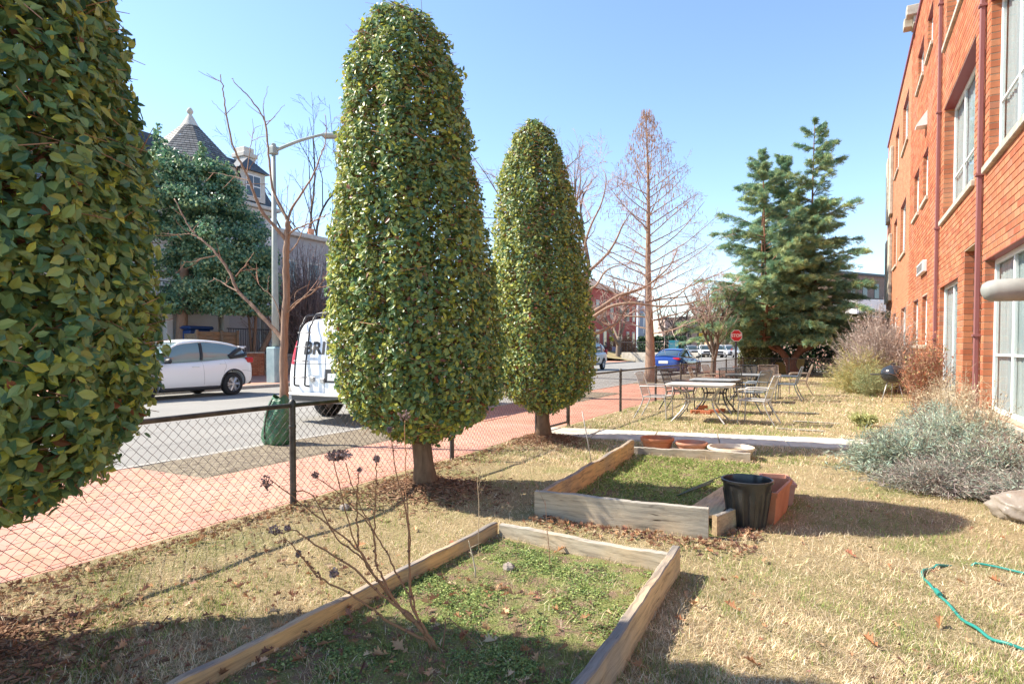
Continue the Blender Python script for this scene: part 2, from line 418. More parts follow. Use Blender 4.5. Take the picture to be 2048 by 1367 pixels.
# concrete path from the gate to the building, slab by slab
M['concrete'] = mat_var('concrete', (0.42, 0.38, 0.31), (0.60, 0.55, 0.46), 4, bump=0.25, bscale=90)
path = bpy.data.objects.new('path', None); col.objects.link(path); tag(path, kind='structure')
for k in range(7):
    x0 = k*0.95; b = MB(); b.bevbox((x0+0.006, 0, -0.08), (x0+0.944, 1.02, 0.034), 0.008, jit=0.0015, M=Matrix.Translation((-4.36, 8.92, 0)) @ Matrix.Rotation(R(11), 4, 'Z')); b.build('path_slab', M['concrete'], path)

# ================================================================ CHAIN LINK FENCE
t = NT('fence_metal'); n = t.noise(9, 5); t.set(t.ramp(n, [(0.3, (0.035, 0.032, 0.03)), (0.62, (0.10, 0.09, 0.08)), (0.75, (0.20, 0.13, 0.09))]), 0.5, 0.4, 0.5); t.bump(t.noise(120, 3), 0.15, 0.002); M['fence'] = t.m
t = NT('fence_wire'); t.set(t.ramp(t.noise(6, 3), [(0.35, (0.10, 0.08, 0.085)), (0.7, (0.20, 0.16, 0.15))]), 0.6, 0.3, 0.4); M['wire'] = t.m
FX, FH = -4.35, 0.914
def fence(p0, p1, posts, label, rail_to=None):
    p0 = np.array(p0, float); p1 = np.array(p1, float); d = p1-p0; Ln = np.linalg.norm(d); u = d/Ln; nrm = np.array([-u[1], u[0], 0])
    e = thing('chain_link_fence', label, 'fence', p0, group='black chain link fencing along the pavement', local=False)
    for q in posts:
        c = p0+u*q; b = MB(); b.tube([c+[0, 0, -0.1], c+[0, 0, FH+0.005]], 0.029, 12)
        b.lathe([(0.033, FH-0.02), (0.034, FH+0.01), (0.028, FH+0.028), (0.012, FH+0.045), (0.001, FH+0.05)], 12, c=c)
        b.lathe([(0.030, 0.70), (0.033, 0.705), (0.033, 0.725), (0.030, 0.73)], 12, c=c)
        b.build('post', M['fence'], e, smooth=True, sharp=40)
    b = MB(); n = max(2, int(Ln/0.5)); P = p0+u*np.linspace(0, Ln, n)[:, None]; P[:, 2] = FH-0.012+0.004*np.sin(np.linspace(0, Ln*2.2, n))
    b.tube(P, 0.021, 10); b.build('top_rail', M['fence'], e, smooth=True, sharp=40)
    s = 0.079; z0, z1 = 0.035, FH-0.04; hh = z1-z0; ks = np.arange(-hh, Ln, s); nn = 22 if p0[1] < 5 else 4
    def line(dirn):
        P0 = []; P1 = []
        zz = np.linspace(0, 1, nn+1)
        for k in ks:
            A = k+hh*zz if dirn > 0 else k+hh*(1-zz)
            off = 0.003*np.cos(np.arange(nn+1)*PI)*dirn
            sag = 0.006*np.sin(A*3.1)
            Q = p0+u*A[:, None]+nrm*(off+sag*0)[:, None]; Q[:, 2] = z0+hh*zz
            ok = (A[:-1] > 0) & (A[1:] > 0) & (A[:-1] < Ln) & (A[1:] < Ln)
            P0.append(Q[:-1][ok]); P1.append(Q[1:][ok])
        return np.concatenate(P0), np.concatenate(P1)
    b = MB()
    for dirn in (1, -1):
        A, B = line(dirn); A = A+nrm*0.003*dirn; B = B+nrm*0.003*dirn; b.cones(A, B, 0.0021, 0.0021, 3)
    b.tube([p0+[0, 0, 0.04], p0+u*Ln+[0, 0, 0.04]], 0.002, 4)
    tag(b.build('wire_mesh', M['wire'], e), kind='stuff'); return e
fence((FX, 0.2, 0), (FX, 9.10, 0), [1.2, 3.83, 6.42, 8.9], 'black chain link fence between the hollies and the brick pavement, near side of the gate')
fence((FX, 10.43, 0), (FX, 33, 0), [0, 3.0, 5.97, 8.87, 11.23, 14.37, 17.37, 20.0, 22.57], 'black chain link fence behind the patio chairs, running from the gate towards the stop sign')
fence((FX, 33, 0), (1.9, 33.0, 0), [2.1, 4.2, 6.2], 'black chain link fence closing the far end of the lawn by the hedge')
g = thing('garden_gate', 'black chain link gate behind the trunk of the farthest clipped holly', 'gate', (FX, 9.14, 0), local=False)
b = MB(); q = [(FX, 9.16, 0.09), (FX, 10.38, 0.09), (FX, 10.38, 0.86), (FX, 9.16, 0.86)]
for i in range(4): b.tube([q[i], q[(i+1) % 4]], 0.019, 10)
b.build('gate_frame', M['fence'], g, smooth=True, sharp=40)
b = MB(); P0 = []; P1 = []
for k in np.arange(-0.77, 1.22, 0.079):
    for dd in (1, -1):
        a0, a1 = max(0, k), min(1.22, k+0.77); zz = [(a-k) for a in (a0, a1)]
        if a1-a0 < 0.02: continue
        if dd < 0: zz = [0.77-q_ for q_ in zz]
        P0.append((FX+0.003*dd, 9.16+a0, 0.09+zz[0])); P1.append((FX+0.003*dd, 9.16+a1, 0.09+zz[1]))
b.cones(P0, P1, 0.0021, 0.0021, 3); tag(b.build('wire_mesh', M['wire'], g), kind='stuff')
for zz in (0.25, 0.7):
    b = MB(); b.bevbox((FX-0.03, 9.08, zz-0.02), (FX+0.03, 9.19, zz+0.02), 0.006); b.build('hinge', M['fence'], g)

# ================================================================ BRICK BUILDING ON THE RIGHT
BX, BY0, BY1, BH = 2.0, 5.0, 38.0, 11.75
CH, BL = 0.1075, 0.322
OPEN = {   # y0, y1, z0, z1, reveal depth, panes across, panes up
 'W0': (8.75, 12.41, 0.42, 2.82, 0.20, 3, 2), 'W2': (8.75, 12.30, 4.30, 6.84, 0.20, 3, 2), 'U2': (8.75, 12.30, 8.28, 10.75, 0.2, 3, 2),
 'D': (15.0, 17.62, 0.14, 2.84, 0.16, 2, 1), 'N': (12.95, 14.32, 0.0, 3.21, 0.62, 0, 0),
 'W1': (13.5, 17.37, 4.33, 6.84, 0.26, 3, 2), 'U1': (13.5, 17.37, 8.28, 10.75, 0.26, 3, 2),
 'T2': (19.8, 21.0, 9.42, 10.5, 0.16, 2, 1), 'T3': (21.9, 23.5, 9.42, 10.5, 0.16, 2, 1), 'T4': (26.6, 28.9, 8.95, 10.7, 0.16, 2, 1), 'T5': (30.9, 32.7, 8.95, 10.75, 0.16, 2, 1),
 'S1': (20.33, 21.6, 5.53, 6.9, 0.16, 2, 1), 'S2': (22.6, 24.1, 5.53, 6.9, 0.16, 2, 1), 'S3': (27.0, 29.3, 4.97, 6.95, 0.16, 2, 1), 'S4': (31.2, 32.9, 4.97, 6.95, 0.16, 2, 1),
 'G1': (20.0, 21.2, 1.50, 2.85, 0.16, 2, 1), 'G2': (22.2, 23.7, 1.50, 2.88, 0.16, 2, 1), 'G3': (26.3, 28.4, 1.5, 2.9, 0.16, 2, 1), 'G4': (31.0, 32.8, 1.5, 2.9, 0.16, 2, 1)}
t = NT('mortar'); n = t.noise(60, 4); t.set(t.ramp(n, [(0.3, (0.33, 0.25, 0.17)), (0.7, (0.46, 0.37, 0.27))]), 0.95, 0, 0.1); M['mortar'] = t.m
def brick_mat(name, fac):
    t = NT(name); r = fac(t)
    c = t.ramp(r, [(0.0, (0.29, 0.088, 0.044)), (0.3, (0.40, 0.135, 0.064)), (0.6, (0.45, 0.168, 0.08)), (0.85, (0.50, 0.215, 0.108)), (1.0, (0.32, 0.135, 0.085))])
    n = t.noise(28, 5); c = t.mix(t.math('MULTIPLY', n, 0.45), c, (0.37, 0.115, 0.06))
    bl = t.noise(0.55, 5, 0.6); c = t.mix(t.ramp(bl, [(0.52, (0, 0, 0)), (0.72, (0.55, 0.55, 0.55))]), c, (0.42, 0.24, 0.165))
    st_ = t.noise(1.1, 6, 0.7, co=t.coords((1, 1.6, 0.35))); c = t.mix(t.ramp(st_, [(0.57, (0, 0, 0)), (0.8, (0.6, 0.6, 0.6))]), c, (0.22, 0.075, 0.045))
    t.set(c, 0.9, 0, 0.2); t.bump(n, 0.35, 0.006); return t.m
M['brick'] = brick_mat('brick', lambda t: t.rand())
M['brick_mass'] = brick_mat('brick_mass', lambda t: t.N('ShaderNodeSeparateColor').outputs[0] if 0 else t.attr())
t = NT('far_brick'); bk = t.N('ShaderNodeTexBrick'); bk.inputs['Scale'].default_value = 1.0
bk.inputs['Brick Width'].default_value = BL; bk.inputs['Row Height'].default_value = CH; bk.inputs['Mortar Size'].default_value = 0.007
bk.inputs['Color1'].default_value = (0.37, 0.124, 0.06, 1); bk.inputs['Color2'].default_value = (0.47, 0.185, 0.09, 1); bk.inputs['Mortar'].default_value = (0.42, 0.29, 0.19, 1)
mp = t.N('ShaderNodeMapping'); mp.inputs['Rotation'].default_value = (0, 0, 0)
sx = t.N('ShaderNodeSeparateXYZ'); cx = t.N('ShaderNodeCombineXYZ'); t.L(t.tc.outputs['Object'], sx.inputs[0]); t.L(sx.outputs[1], cx.inputs[0]); t.L(sx.outputs[2], cx.inputs[1])
t.L(cx.outputs[0], bk.inputs['Vector'])
bl = t.noise(0.55, 5, 0.6)
t.set(t.mix(t.ramp(bl, [(0.58, (0, 0, 0)), (0.75, (0.45, 0.45, 0.45))]), bk.outputs[0], (0.42, 0.22, 0.15)), 0.9, 0, 0.2); M['far_brick'] = t.m
M['white_frame'] = flat('white_window_frame', (0.78, 0.77, 0.75), 0.45)
M['sill'] = mat_var('sill_stone', (0.36, 0.31, 0.24), (0.52, 0.46, 0.37), 7, bump=0.2)
M['maroon'] = flat('maroon_paint', (0.24, 0.055, 0.06), 0.5)
M['downspout'] = flat('faded_maroon_metal', (0.24, 0.095, 0.09), 0.6)
M['curtain'] = mat_var('curtain', (0.42, 0.46, 0.46), (0.54, 0.57, 0.56), 3, stretch=(1, 4, 0.3))
t = NT('window_glass'); t.set((0.9, 0.95, 0.95), 0.03, 0, 0.5); tr = t.N('ShaderNodeBsdfTransparent'); tr.inputs[0].default_value = (0.93, 0.96, 0.96, 1)
gl = t.N('ShaderNodeBsdfGlossy'); gl.inputs['Roughness'].default_value = 0.03; fr = t.N('ShaderNodeFresnel'); fr.inputs[0].default_value = 1.5
mx = t.N('ShaderNodeMixShader'); t.L(t.math('ADD', t.math('MULTIPLY', fr.outputs[0], 0.28), 0.02), mx.inputs[0]); t.L(tr.outputs[0], mx.inputs[1]); t.L(gl.outputs[0], mx.inputs[2]); t.L(mx.outputs[0], t.out.inputs[0]); M['glass'] = t.m

bld = thing('brick_building', 'orange brick building with maroon downspouts rising along the right of the lawn', 'building', (BX, BY0, 0), local=False)
def wall_sheet(b, X, y0, y1, z0, z1, ops, mi=0):
    ysx = sorted({y0, y1} | {q for o in ops for q in (o[0], o[1]) if y0 < q < y1}); zsx = sorted({z0, z1} | {q for o in ops for q in (o[2], o[3]) if z0 < q < z1})
    for i in range(len(ysx)-1):
        for j in range(len(zsx)-1):
            cy, cz = (ysx[i]+ysx[i+1])/2, (zsx[j]+zsx[j+1])/2
            if any(o[0] < cy < o[1] and o[2] < cz < o[3] for o in ops): continue
            b.add([(X, ysx[i+1], zsx[j]), (X, ysx[i], zsx[j]), (X, ysx[i], zsx[j+1]), (X, ysx[i+1], zsx[j+1])], [[0, 1, 2, 3]], mi)
ops = list(OPEN.values()); YB = 25.5
b = MB(); wall_sheet(b, BX, BY0, YB, -0.1, BH, ops, 0)
wall_sheet(b, BX-0.006, YB, BY1, -0.1, BH, ops, 1)
for o in ops:                                                    # reveals
    y0, y1, z0, z1, d = o[:5]; m_ = 0 if y1 < YB else 1
    b.add([(BX, y1, z0), (BX, y1, z1), (BX+d, y1, z1), (BX+d, y1, z0)], [[0, 1, 2, 3]], m_)
    b.add([(BX, y0, z0), (BX+d, y0, z0), (BX+d, y0, z1), (BX, y0, z1)], [[0, 1, 2, 3]], m_)
    b.add([(BX, y0, z1), (BX+d, y0, z1), (BX+d, y1, z1), (BX, y1, z1)], [[0, 1, 2, 3]], m_)
    b.add([(BX, y0, z0), (BX, y1, z0), (BX+d, y1, z0), (BX+d, y0, z0)], [[0, 1, 2, 3]], m_)
    if o is OPEN['N']: b.add([(BX+d, y0, z0), (BX+d, y0, z1), (BX+d, y1, z1), (BX+d, y1, z0)], [[3, 2, 1, 0]], 0)
b.add([(BX, BY1, -0.1), (BX, BY1, BH), (14, BY1, BH), (14, BY1, -0.1)], [[0, 1, 2, 3]], 1)
b.add([(BX, BY0, -0.1), (14, BY0, -0.1), (14, BY0, BH), (BX, BY0, BH)], [[0, 1, 2, 3]], 1)
b.add([(14, BY0, -0.1), (14, BY1, -0.1), (14, BY1, BH), (14, BY0, BH)], [[0, 1, 2, 3]], 1)
wall = b.build('wall', [M['mortar'], M['far_brick']], bld)
# bricks of the near wall
full = []; rest = MB()
def brick_front(b, y0, y1, z0, z1, r):
    p, e, X = 0.009, 0.004, BX
    p += rng.normal(0, 0.0012)
    v = [(X, y0, z0), (X, y1, z0), (X, y1, z1), (X, y0, z1), (X-p, y0+e, z0+e), (X-p, y1-e, z0+e), (X-p, y1-e, z1-e), (X-p, y0+e, z1-e)]
    b.add(v, [[4, 7, 6, 5], [0, 4, 5, 1], [1, 5, 6, 2], [2, 6, 7, 3], [3, 7, 4, 0]], 0, (r, r, r))
rows = int(BH/CH)
for k in range(rows):
    z0, z1 = k*CH+0.006, (k+1)*CH-0.006; zc = (z0+z1)/2; off = (k % 2)*BL/2
    cuts = sorted((o[0], o[1]) for o in ops if o[2] < zc < o[3]); segs = []; y = BY0
    for c0, c1 in cuts:
        if c0 > y: segs.append((y, min(c0, YB)))
        y = max(y, c1)
    if y < YB: segs.append((y, YB))
    for s0, s1 in segs:
        g0 = math.floor((s0-off)/BL)
        while g0*BL+off < s1:
            a0, a1 = max(s0, g0*BL+off+0.006), min(s1, (g0+1)*BL+off-0.006); g0 += 1
            if a1-a0 < 0.03: continue
            if a1-a0 > BL-0.0125 and a0 > 8.2: full.append((a0, a1, z0, z1))
            else: brick_front(rest, a0, a1, z0, z1, rng.random())
def scr(q):
    p = np.array([BX, (q[0]+q[1])/2, (q[2]+q[3])/2]); w = depth(p); d = p-np.array([0, 0, CAM_H])
    px = 1024+FPX*(d@_rt)/w; py = 683.5+_SH-FPX*(d@_up)/w; ok = 1700 < px < 2045 and 5 < py < 800
    return (FPX/w)**2*abs((BX)/w) if ok else -1
full.sort(key=scr, reverse=True)
bb = MB(); brick_front(bb, -(BL-0.012)/2, (BL-0.012)/2, -(CH-0.012)/2, (CH-0.012)/2, 0.5); bb.V[0][:, 0] -= BX
b0 = bb.build('brick', M['brick'], wall, local=True)
for i, q in enumerate(full[:300]):
    o = b0 if i == 0 else b0.copy()
    if i: col.objects.link(o)
    o.location = (0.0005*rng.normal(), (q[0]+q[1])/2-BY0, (q[2]+q[3])/2)
for q in full[300:]: brick_front(rest, *q, rng.random())
# jamb bricks (far side of each near opening)
for key in ('W0', 'W2', 'U2', 'D', 'N', 'W1', 'U1', 'S1', 'S2', 'T2', 'T3', 'G1', 'G2'):
    y0, y1, z0, z1, d = OPEN[key][:5]
    for k in range(int(z0/CH), int(z1/CH)+1):
        a, c = max(z0, k*CH+0.006), min(z1, (k+1)*CH-0.006)
        if c-a < 0.02: continue
        xs_ = [0, d] if d < 0.3 else ([0, 0.30, d] if k % 2 else [0, 0.15, 0.46, d])
        for i in range(len(xs_)-1):
            x0, x1 = BX+xs_[i]+(0.004 if i else 0.0), BX+xs_[i+1]-0.006; p = 0.008; r = rng.random()
            rest.add([(x0, y1, a), (x1, y1, a), (x1, y1, c), (x0, y1, c), (x0+0.003, y1-p, a+0.003), (x1-0.003, y1-p, a+0.003), (x1-0.003, y1-p, c-0.003), (x0+0.003, y1-p, c-0.003)],
                     [[4, 5, 6, 7], [0, 1, 5, 4], [1, 2, 6, 5], [2, 3, 7, 6], [3, 0, 4, 7]], 0, (r, r, r))
tag(rest.build('bricks', M['brick_mass'], wall), kind='stuff'); bpy.data.objects['bricks'].location = (0, 0, 0)
bpy.data.objects['bricks'].data.transform(Matrix.Translation((-BX, -BY0, 0)))
# windows
def window(key):
    y0, y1, z0, z1, d, nx, nz = OPEN[key]
    X = BX+d-0.07; fw = 0.05
    b = MB(); b.bevbox((X, y0, z0), (X+0.06, y0+fw, z1), 0.006); b.bevbox((X, y1-fw, z0), (X+0.06, y1, z1), 0.006)
    b.bevbox((X, y0+fw, z1-fw*1.6), (X+0.06, y1-fw, z1), 0.006); b.bevbox((X, y0+fw, z0), (X+0.06, y1-fw, z0+fw*1.3), 0.006)
    w = b.build('window', M['white_frame'], bld)
    base = np.array([BX, BY0, 0])
    def sub(b, name, m, **kw):
        o = b.build(name, m, None, **kw); o.data.transform(Matrix.Translation(tuple(-base))); o.parent = w; return o
    ycs = np.linspace(y0+fw, y1-fw, nx+1)
    for q in ycs[1:-1]:
        b = MB(); b.bevbox((X+0.005, q-0.025, z0+fw*1.3), (X+0.05, q+0.025, z1-fw*1.6), 0.005); sub(b, 'mullion', M['white_frame'])
    zm = z0+(z1-z0)*0.37 if nz == 2 else None
    for i in range(nx):
        a, c = ycs[i]+(0.026 if i else 0), ycs[i+1]-(0.026 if i < nx-1 else 0)
        if zm:
            b = MB(); b.bevbox((X+0.01, a, zm-0.018), (X+0.045, c, zm+0.018), 0.004); sub(b, 'transom', M['white_frame'])
        b = MB(); b.box((X+0.024, a, z0+fw*1.3), (X+0.029, c, z1-fw*1.6)); sub(b, 'pane', M['glass'])
    yy = np.linspace(y0-0.05, y1+0.05, max(24, int((y1-y0+0.1)*30))); xx = X+0.078+0.012*np.sin(yy*37+np.sin(yy*9)*2)
    v = np.concatenate([np.stack([xx, yy, np.full_like(yy, z0)], -1), np.stack([xx, yy, np.full_like(yy, z1)], -1)]); n = len(yy)
    b = MB(); b.add(v, [[i+1, i, n+i, n+i+1] for i in range(n-1)]); sub(b, 'curtain', M['curtain'], smooth=True)
    if key != 'D':
        b = MB(); b.bevbox((BX-0.07, y0-0.12, z0-0.115), (X+0.02, y1+0.12, z0-0.003), 0.012, jit=0.001); sub(b, 'sill', M['sill'])
    else:
        b = MB(); b.bevbox((BX-0.02, y0-0.02, z0-0.12), (X+0.02, y1+0.02, z0-0.003), 0.012); sub(b, 'threshold', M['white_frame'])
    b = MB(); b.bevbox((BX-0.011, y0-0.1, z1-0.012), (X+0.01, y1+0.1, z1+0.004), 0.004); sub(b, 'red_lit_lintel', M['maroon'])  # lintel strip in maroon: red bounce light on the soffit put into its colour
    return w
for k in OPEN:
    if k != 'N': window(k)
b = MB(); b.bevbox((BX-0.06, BY0-0.05, BH-0.003), (14.1, BY1+0.08, BH+0.13), 0.02); b.build('coping', M['maroon'], bld)
for y in (12.60, 17.78):
    b = MB(); b.bevbox((BX-0.10, y-0.036, 0.1), (BX-0.025, y+0.036, BH), 0.012)
    for zz in (1.6, 4.2, 6.9, 9.4): b.bevbox((BX-0.12, y-0.052, zz), (BX-0.005, y+0.052, zz+0.04), 0.004)
    b.build('downspout', M['downspout'], bld)
b = MB(); b.prism([(BX-0.008, 7.55), (BX-0.008, 7.95), (BX-0.05, 7.9), (BX-0.26, 7.58), (BX-0.26, 7.54)], 1, 20.7, 21.1); b.build('vent_hood', M['white_frame'], bld)
b = MB(); b.bevbox((BX-0.12, 20.1, 3.47), (BX-0.008, 21.6, 3.78), 0.015)
vb = b.build('vent_grille', M['white_frame'], bld)
M['dark'] = flat('dark_gap', (0.03, 0.028, 0.026), 0.8)
for k in range(6):
    b = MB(); b.box((BX-0.124, 20.2+k*0.23, 3.52), (BX-0.118, 20.34+k*0.23, 3.73)); o = b.build('louvre', M['dark'], None); o.data.transform(Matrix.Translation((-BX, -BY0, 0))); o.parent = vb
for y in (33.9, 36.0):
    for z0, z1 in ((7.6, 10.7), (3.6, 6.7)):
        b = MB(); b.bevbox((BX-0.14, y, z0), (BX-0.007, y+1.1, z1), 0.02); b.build('bay_panel', M['sill'], bld)
b = MB(); b.bevbox((BX-0.30, 24.0, BH+0.35), (BX+0.3, 24.4, BH+0.66), 0.02); b.bevbox((BX-0.34, 24.45, BH+0.16), (BX+0.3, 24.85, BH+0.46), 0.02); b.box((BX-0.1, 24.1, BH+0.1), (BX+0.2, 24.8, BH+0.36))
b.build('roof_vent', M['sill'], bld)
M['duct'] = mat_var('grey_white_metal', (0.23, 0.24, 0.22), (0.31, 0.32, 0.295), 5, rough=0.6)
b = MB(); P = np.array([(2.2, 7.5, 1.97), (1.45, 7.5, 1.97), (1.30, 7.5, 1.97), (1.24, 7.5, 1.965), (1.20, 7.5, 1.96), (1.185, 7.5, 1.957)]); b.tube(P, [0.108, 0.108, 0.106, 0.096, 0.07, 0.03], 24)
b.build('duct_pipe', M['duct'], bld, smooth=True)

# ================================================================ CLIPPED HOLLIES
LEAFV = np.array([[0, -0.5, 0], [0.17, -0.30, 0.05], [0.25, -0.08, 0.06], [0.29, 0.10, 0.08], [0.17, 0.29, 0.04], [0.0, 0.55, -0.06], [-0.17, 0.29, 0.04], [-0.29, 0.10, 0.08], [-0.25, -0.08, 0.06], [-0.17, -0.30, 0.05], [0, 0.05, -0.02]])
LEAFF = [[10, i, (i+1) % 10] for i in range(10)]
LEAFM_V = np.array([[0, -0.5, 0], [0.30, -0.05, 0.07], [0, 0.55, -0.05], [-0.30, -0.05, 0.07]]); LEAFM_F = [[0, 1, 2], [0, 2, 3]]
LEAFB_V = np.array([[0, -0.5, 0], [0.26, -0.2, 0.06], [0.26, 0.15, 0.06], [0, 0.55, -0.05], [-0.26, 0.15, 0.06], [-0.26, -0.2, 0.06]]); LEAFB_F = [[0, 1, 2, 3], [0, 3, 4, 5]]
def holly_tints(N, P, axis):
    """leaf colours: deep green, some olive, yellow green for young growth and for the backlit left rim"""
    base = np.array([[0.105, 0.205, 0.10], [0.18, 0.285, 0.11], [0.28, 0.35, 0.11], [0.38, 0.405, 0.105], [0.56, 0.55, 0.09]])
    k = rng.choice(5, N, p=[0.20, 0.28, 0.25, 0.18, 0.09]); c = base[k]*(0.75+0.5*rng.random((N, 1)))
    left = np.clip((axis[0]-P[:, 0])/0.7, 0, 1)*0.32 + np.clip(wob(P, 2.2, 5), 0, 1)*0.25  # leaves turn yellow more often towards -X: sun glow painted into the rim
    yl = rng.random(N) < left
    c[yl] = np.array([0.40, 0.41, 0.07])*(0.7+0.6*rng.random((yl.sum(), 1)))
    dead = rng.random(N) < 0.012; c[dead] = np.array([0.28, 0.10, 0.05])
    return c
def holly(name_i, c, prof, N, leaf, tv, tf, label, lean=(0, 0), parts=300, zdense=None, seed=0, fit=1.0):
    """prof: list of (z, radius). Leaves fill a shell that follows the clipped outline."""
    cx, cy = c; base = np.array([cx, cy, 0.0])
    e = thing('clipped_holly_tree', label, 'tree', (cx, cy, 0), group='clipped hollies along the fence', local=False)
    zs = np.array([p[0] for p in prof]); rs = np.array([p[1] for p in prof])*fit; zs = 1.42+(zs-1.42)*fit if fit != 1 else zs
    zt = np.linspace(zs[0], zs[-1], 400); rt = np.interp(zt, zs, rs); cum = np.cumsum(rt+0.15); cum /= cum[-1]
    def ctr(z): return np.stack([cx+lean[0]*np.maximum(z, 0), cy+lean[1]*np.maximum(z, 0)], -1)
    # trunk and limbs
    b = MB(); n = 14; z = np.linspace(-0.05, zs[-1]-0.35, n)
    P = np.concatenate([ctr(z)+0.03*np.stack([np.sin(z*1.7+seed), np.cos(z*1.3+seed)], -1), z[:, None]], 1)
    r = np.interp(z, [-0.05, 0.05, 0.25, 0.8, zs[-1]], [0.155, 0.125, 0.098, 0.088, 0.015]); b.tube(P, r, 12)
    b.build('trunk', M['bark_holly'], e, smooth=True)
    b = MB(); nb = 210
    zb = np.interp(rng.random(nb), cum, zt)*0.97; ab = rng.random(nb)*2*PI
    rr = np.interp(zb, zs, rs); A = np.concatenate([ctr(zb-0.15*rr), np.maximum(zb-0.25*rr, 0.45)[:, None]], 1)
    B = np.concatenate([ctr(zb)+np.stack([np.cos(ab), np.sin(ab)], -1)*(rr*0.9)[:, None], (zb+0.05)[:, None]], 1)
    Mid = (A+B)/2+rng.normal(0, 0.05, A.shape)
    tw = np.tile([0.20, 0.115, 0.075], (nb, 1))*(0.6+0.7*rng.random((nb, 1)))
    b.cones(A, Mid, 0.012, 0.008, 4, tint=tw); b.cones(Mid, B, 0.008, 0.003, 4, tint=tw)
    nt = 4400; zb = np.interp(rng.random(nt), cum, zt); ab = rng.random(nt)*2*PI; rr = np.interp(zb, zs, rs)
    D = np.stack([np.cos(ab), np.sin(ab), rng.normal(0, 0.4, nt)], -1); S = rng.uniform(0.6, 0.94, nt)
    A = np.concatenate([ctr(zb)+D[:, :2]*(rr*S)[:, None], zb[:, None]], 1); tang = np.stack([-np.sin(ab), np.cos(ab), np.zeros(nt)], -1)
    B = A+(D*0.6+tang*rng.normal(0, 0.9, (nt, 1))+rng.normal(0, 0.3, (nt, 3)))*0.11
    tw = np.tile([0.50, 0.27, 0.17], (nt, 1))*(0.5+0.8*rng.random((nt, 1)))
    b.cones(A, B, 0.0032, 0.0016, 3, tint=tw); tag(b.build('branches', M['twig'], e), kind='stuff')
    # leaves
    u = rng.random(N)
    z = np.interp(u, cum, zt)
    if zdense is not None:                       # fewer, larger leaves above the part that is seen
        keep = (z < zdense) | (rng.random(N) < 0.35); z = z[keep]; N = len(z)
    a = rng.random(N)*2*PI; rr = np.interp(z, zs, rs)
    out = np.stack([np.cos(a), np.sin(a), np.zeros(N)], -1)
    slope = np.interp(z, 0.5*(zs[1:]+zs[:-1]), np.diff(rs)/np.maximum(np.diff(zs), 1e-3)); nrm = unit(out + np.stack([np.zeros(N), np.zeros(N), np.clip(-slope, -0.7, 3)], -1))
    q = np.concatenate([ctr(z), z[:, None]], 1)
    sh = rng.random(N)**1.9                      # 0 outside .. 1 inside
    Pq = q+out*rr[:, None]; bumpy = 0.06*wob(Pq, 4.0, seed)+0.045*wob(Pq, 10, seed+1)
    d = rr*(1-0.30*sh*(0.6+0.4/np.maximum(rr, 0.3)*0.5)) + bumpy + rng.normal(0, 0.012, N)
    stray = rng.random(N) < 0.03; d[stray] += rng.random(stray.sum())*0.05; hole = (wob(Pq, 5.5, seed+9)+0.5*wob(Pq, 13, seed+12)) > 0.62; d[hole & (sh < 0.6)] -= 0.13
    P = q+out*d[:, None]; P[:, 2] += rng.normal(0, 0.02, N)
    nn = unit(nrm*0.9+np.array([-0.05, -0.05, 0.35])+rng.normal(0, 0.45, (N, 3)))
    td = unit(np.cross(nn, rng.normal(0, 1, (N, 3)))+out*0.35)
    Rm = basis(nn, td); S = leaf*(0.7+0.6*rng.random(N))
    if zdense is not None: S = np.where(z > zdense, S*1.6, S)
    tint = holly_tints(N, P, (cx, cy)); tint *= (1-0.2*sh)[:, None]  # leaves deeper in the shell tinted darker, crown shade put into their colour
    w = (P-np.array([0, 0, CAM_H]))@_fw; key = np.where(((P-base)[:, :2]@np.array([-cx, -cy]) > 0) & (sh < 0.15), 1/np.maximum(w, 0.5), 0)
    px = 1024+FPX*((P-np.array([0, 0, CAM_H]))@_rt)/w; key = np.where((px > 10) & (px < 2040) & (P[:, 2] < CAM_H+0.52*w), key, 0)
    idx = np.argsort(-key)[:parts]; pool = np.argsort(-key)[:parts*14]; idx = rng.choice(pool, parts, replace=False)
    mask = np.ones(N, bool); mask[idx] = False
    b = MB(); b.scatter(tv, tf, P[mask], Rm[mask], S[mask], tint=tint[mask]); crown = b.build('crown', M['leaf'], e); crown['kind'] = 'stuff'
    protos = []
    for k in range(5):
        bb = MB(); bb.add(LEAFV, LEAFF, 0, tint[idx[k*7]]); protos.append(bb.build('leaf', M['leaf'], crown, local=True))
    for j, i in enumerate(idx):
        o = protos[j] if j < 5 else protos[j % 5].copy()
        if j >= 5: col.objects.link(o)
        m = np.eye(4); m[:3, :3] = Rm[i]*S[i]; m[:3, 3] = P[i]-base; o.matrix_local = Matrix(m.tolist())
    return e
holly(0, HOLLY[0], [(0.55, 0.15), (0.66, 0.42), (0.8, 0.64), (1.0, 0.82), (1.4, 0.93), (2.0, 0.91), (2.6, 0.83), (3.2, 0.74), (4.0, 0.64), (4.6, 0.5), (4.95, 0.25), (5.05, 0.03)], 66000, 0.055, LEAFB_V, LEAFB_F,
      'nearest clipped holly, its crown cut off by the left and top of the picture', zdense=3.4, seed=1, fit=0.93)
holly(1, HOLLY[1], [(0.42, 0.12), (0.52, 0.36), (0.66, 0.66), (0.9, 0.83), (1.35, 0.875), (2.0, 0.855), (2.9, 0.775), (3.7, 0.67), (4.2, 0.60), (4.55, 0.50), (4.76, 0.39), (4.89, 0.25), (4.95, 0.06)], 50000, 0.051, LEAFB_V, LEAFB_F,
      'tallest-looking clipped holly in the middle, standing in a mound of bare soil', lean=(-0.044, -0.024), seed=2, fit=0.915)
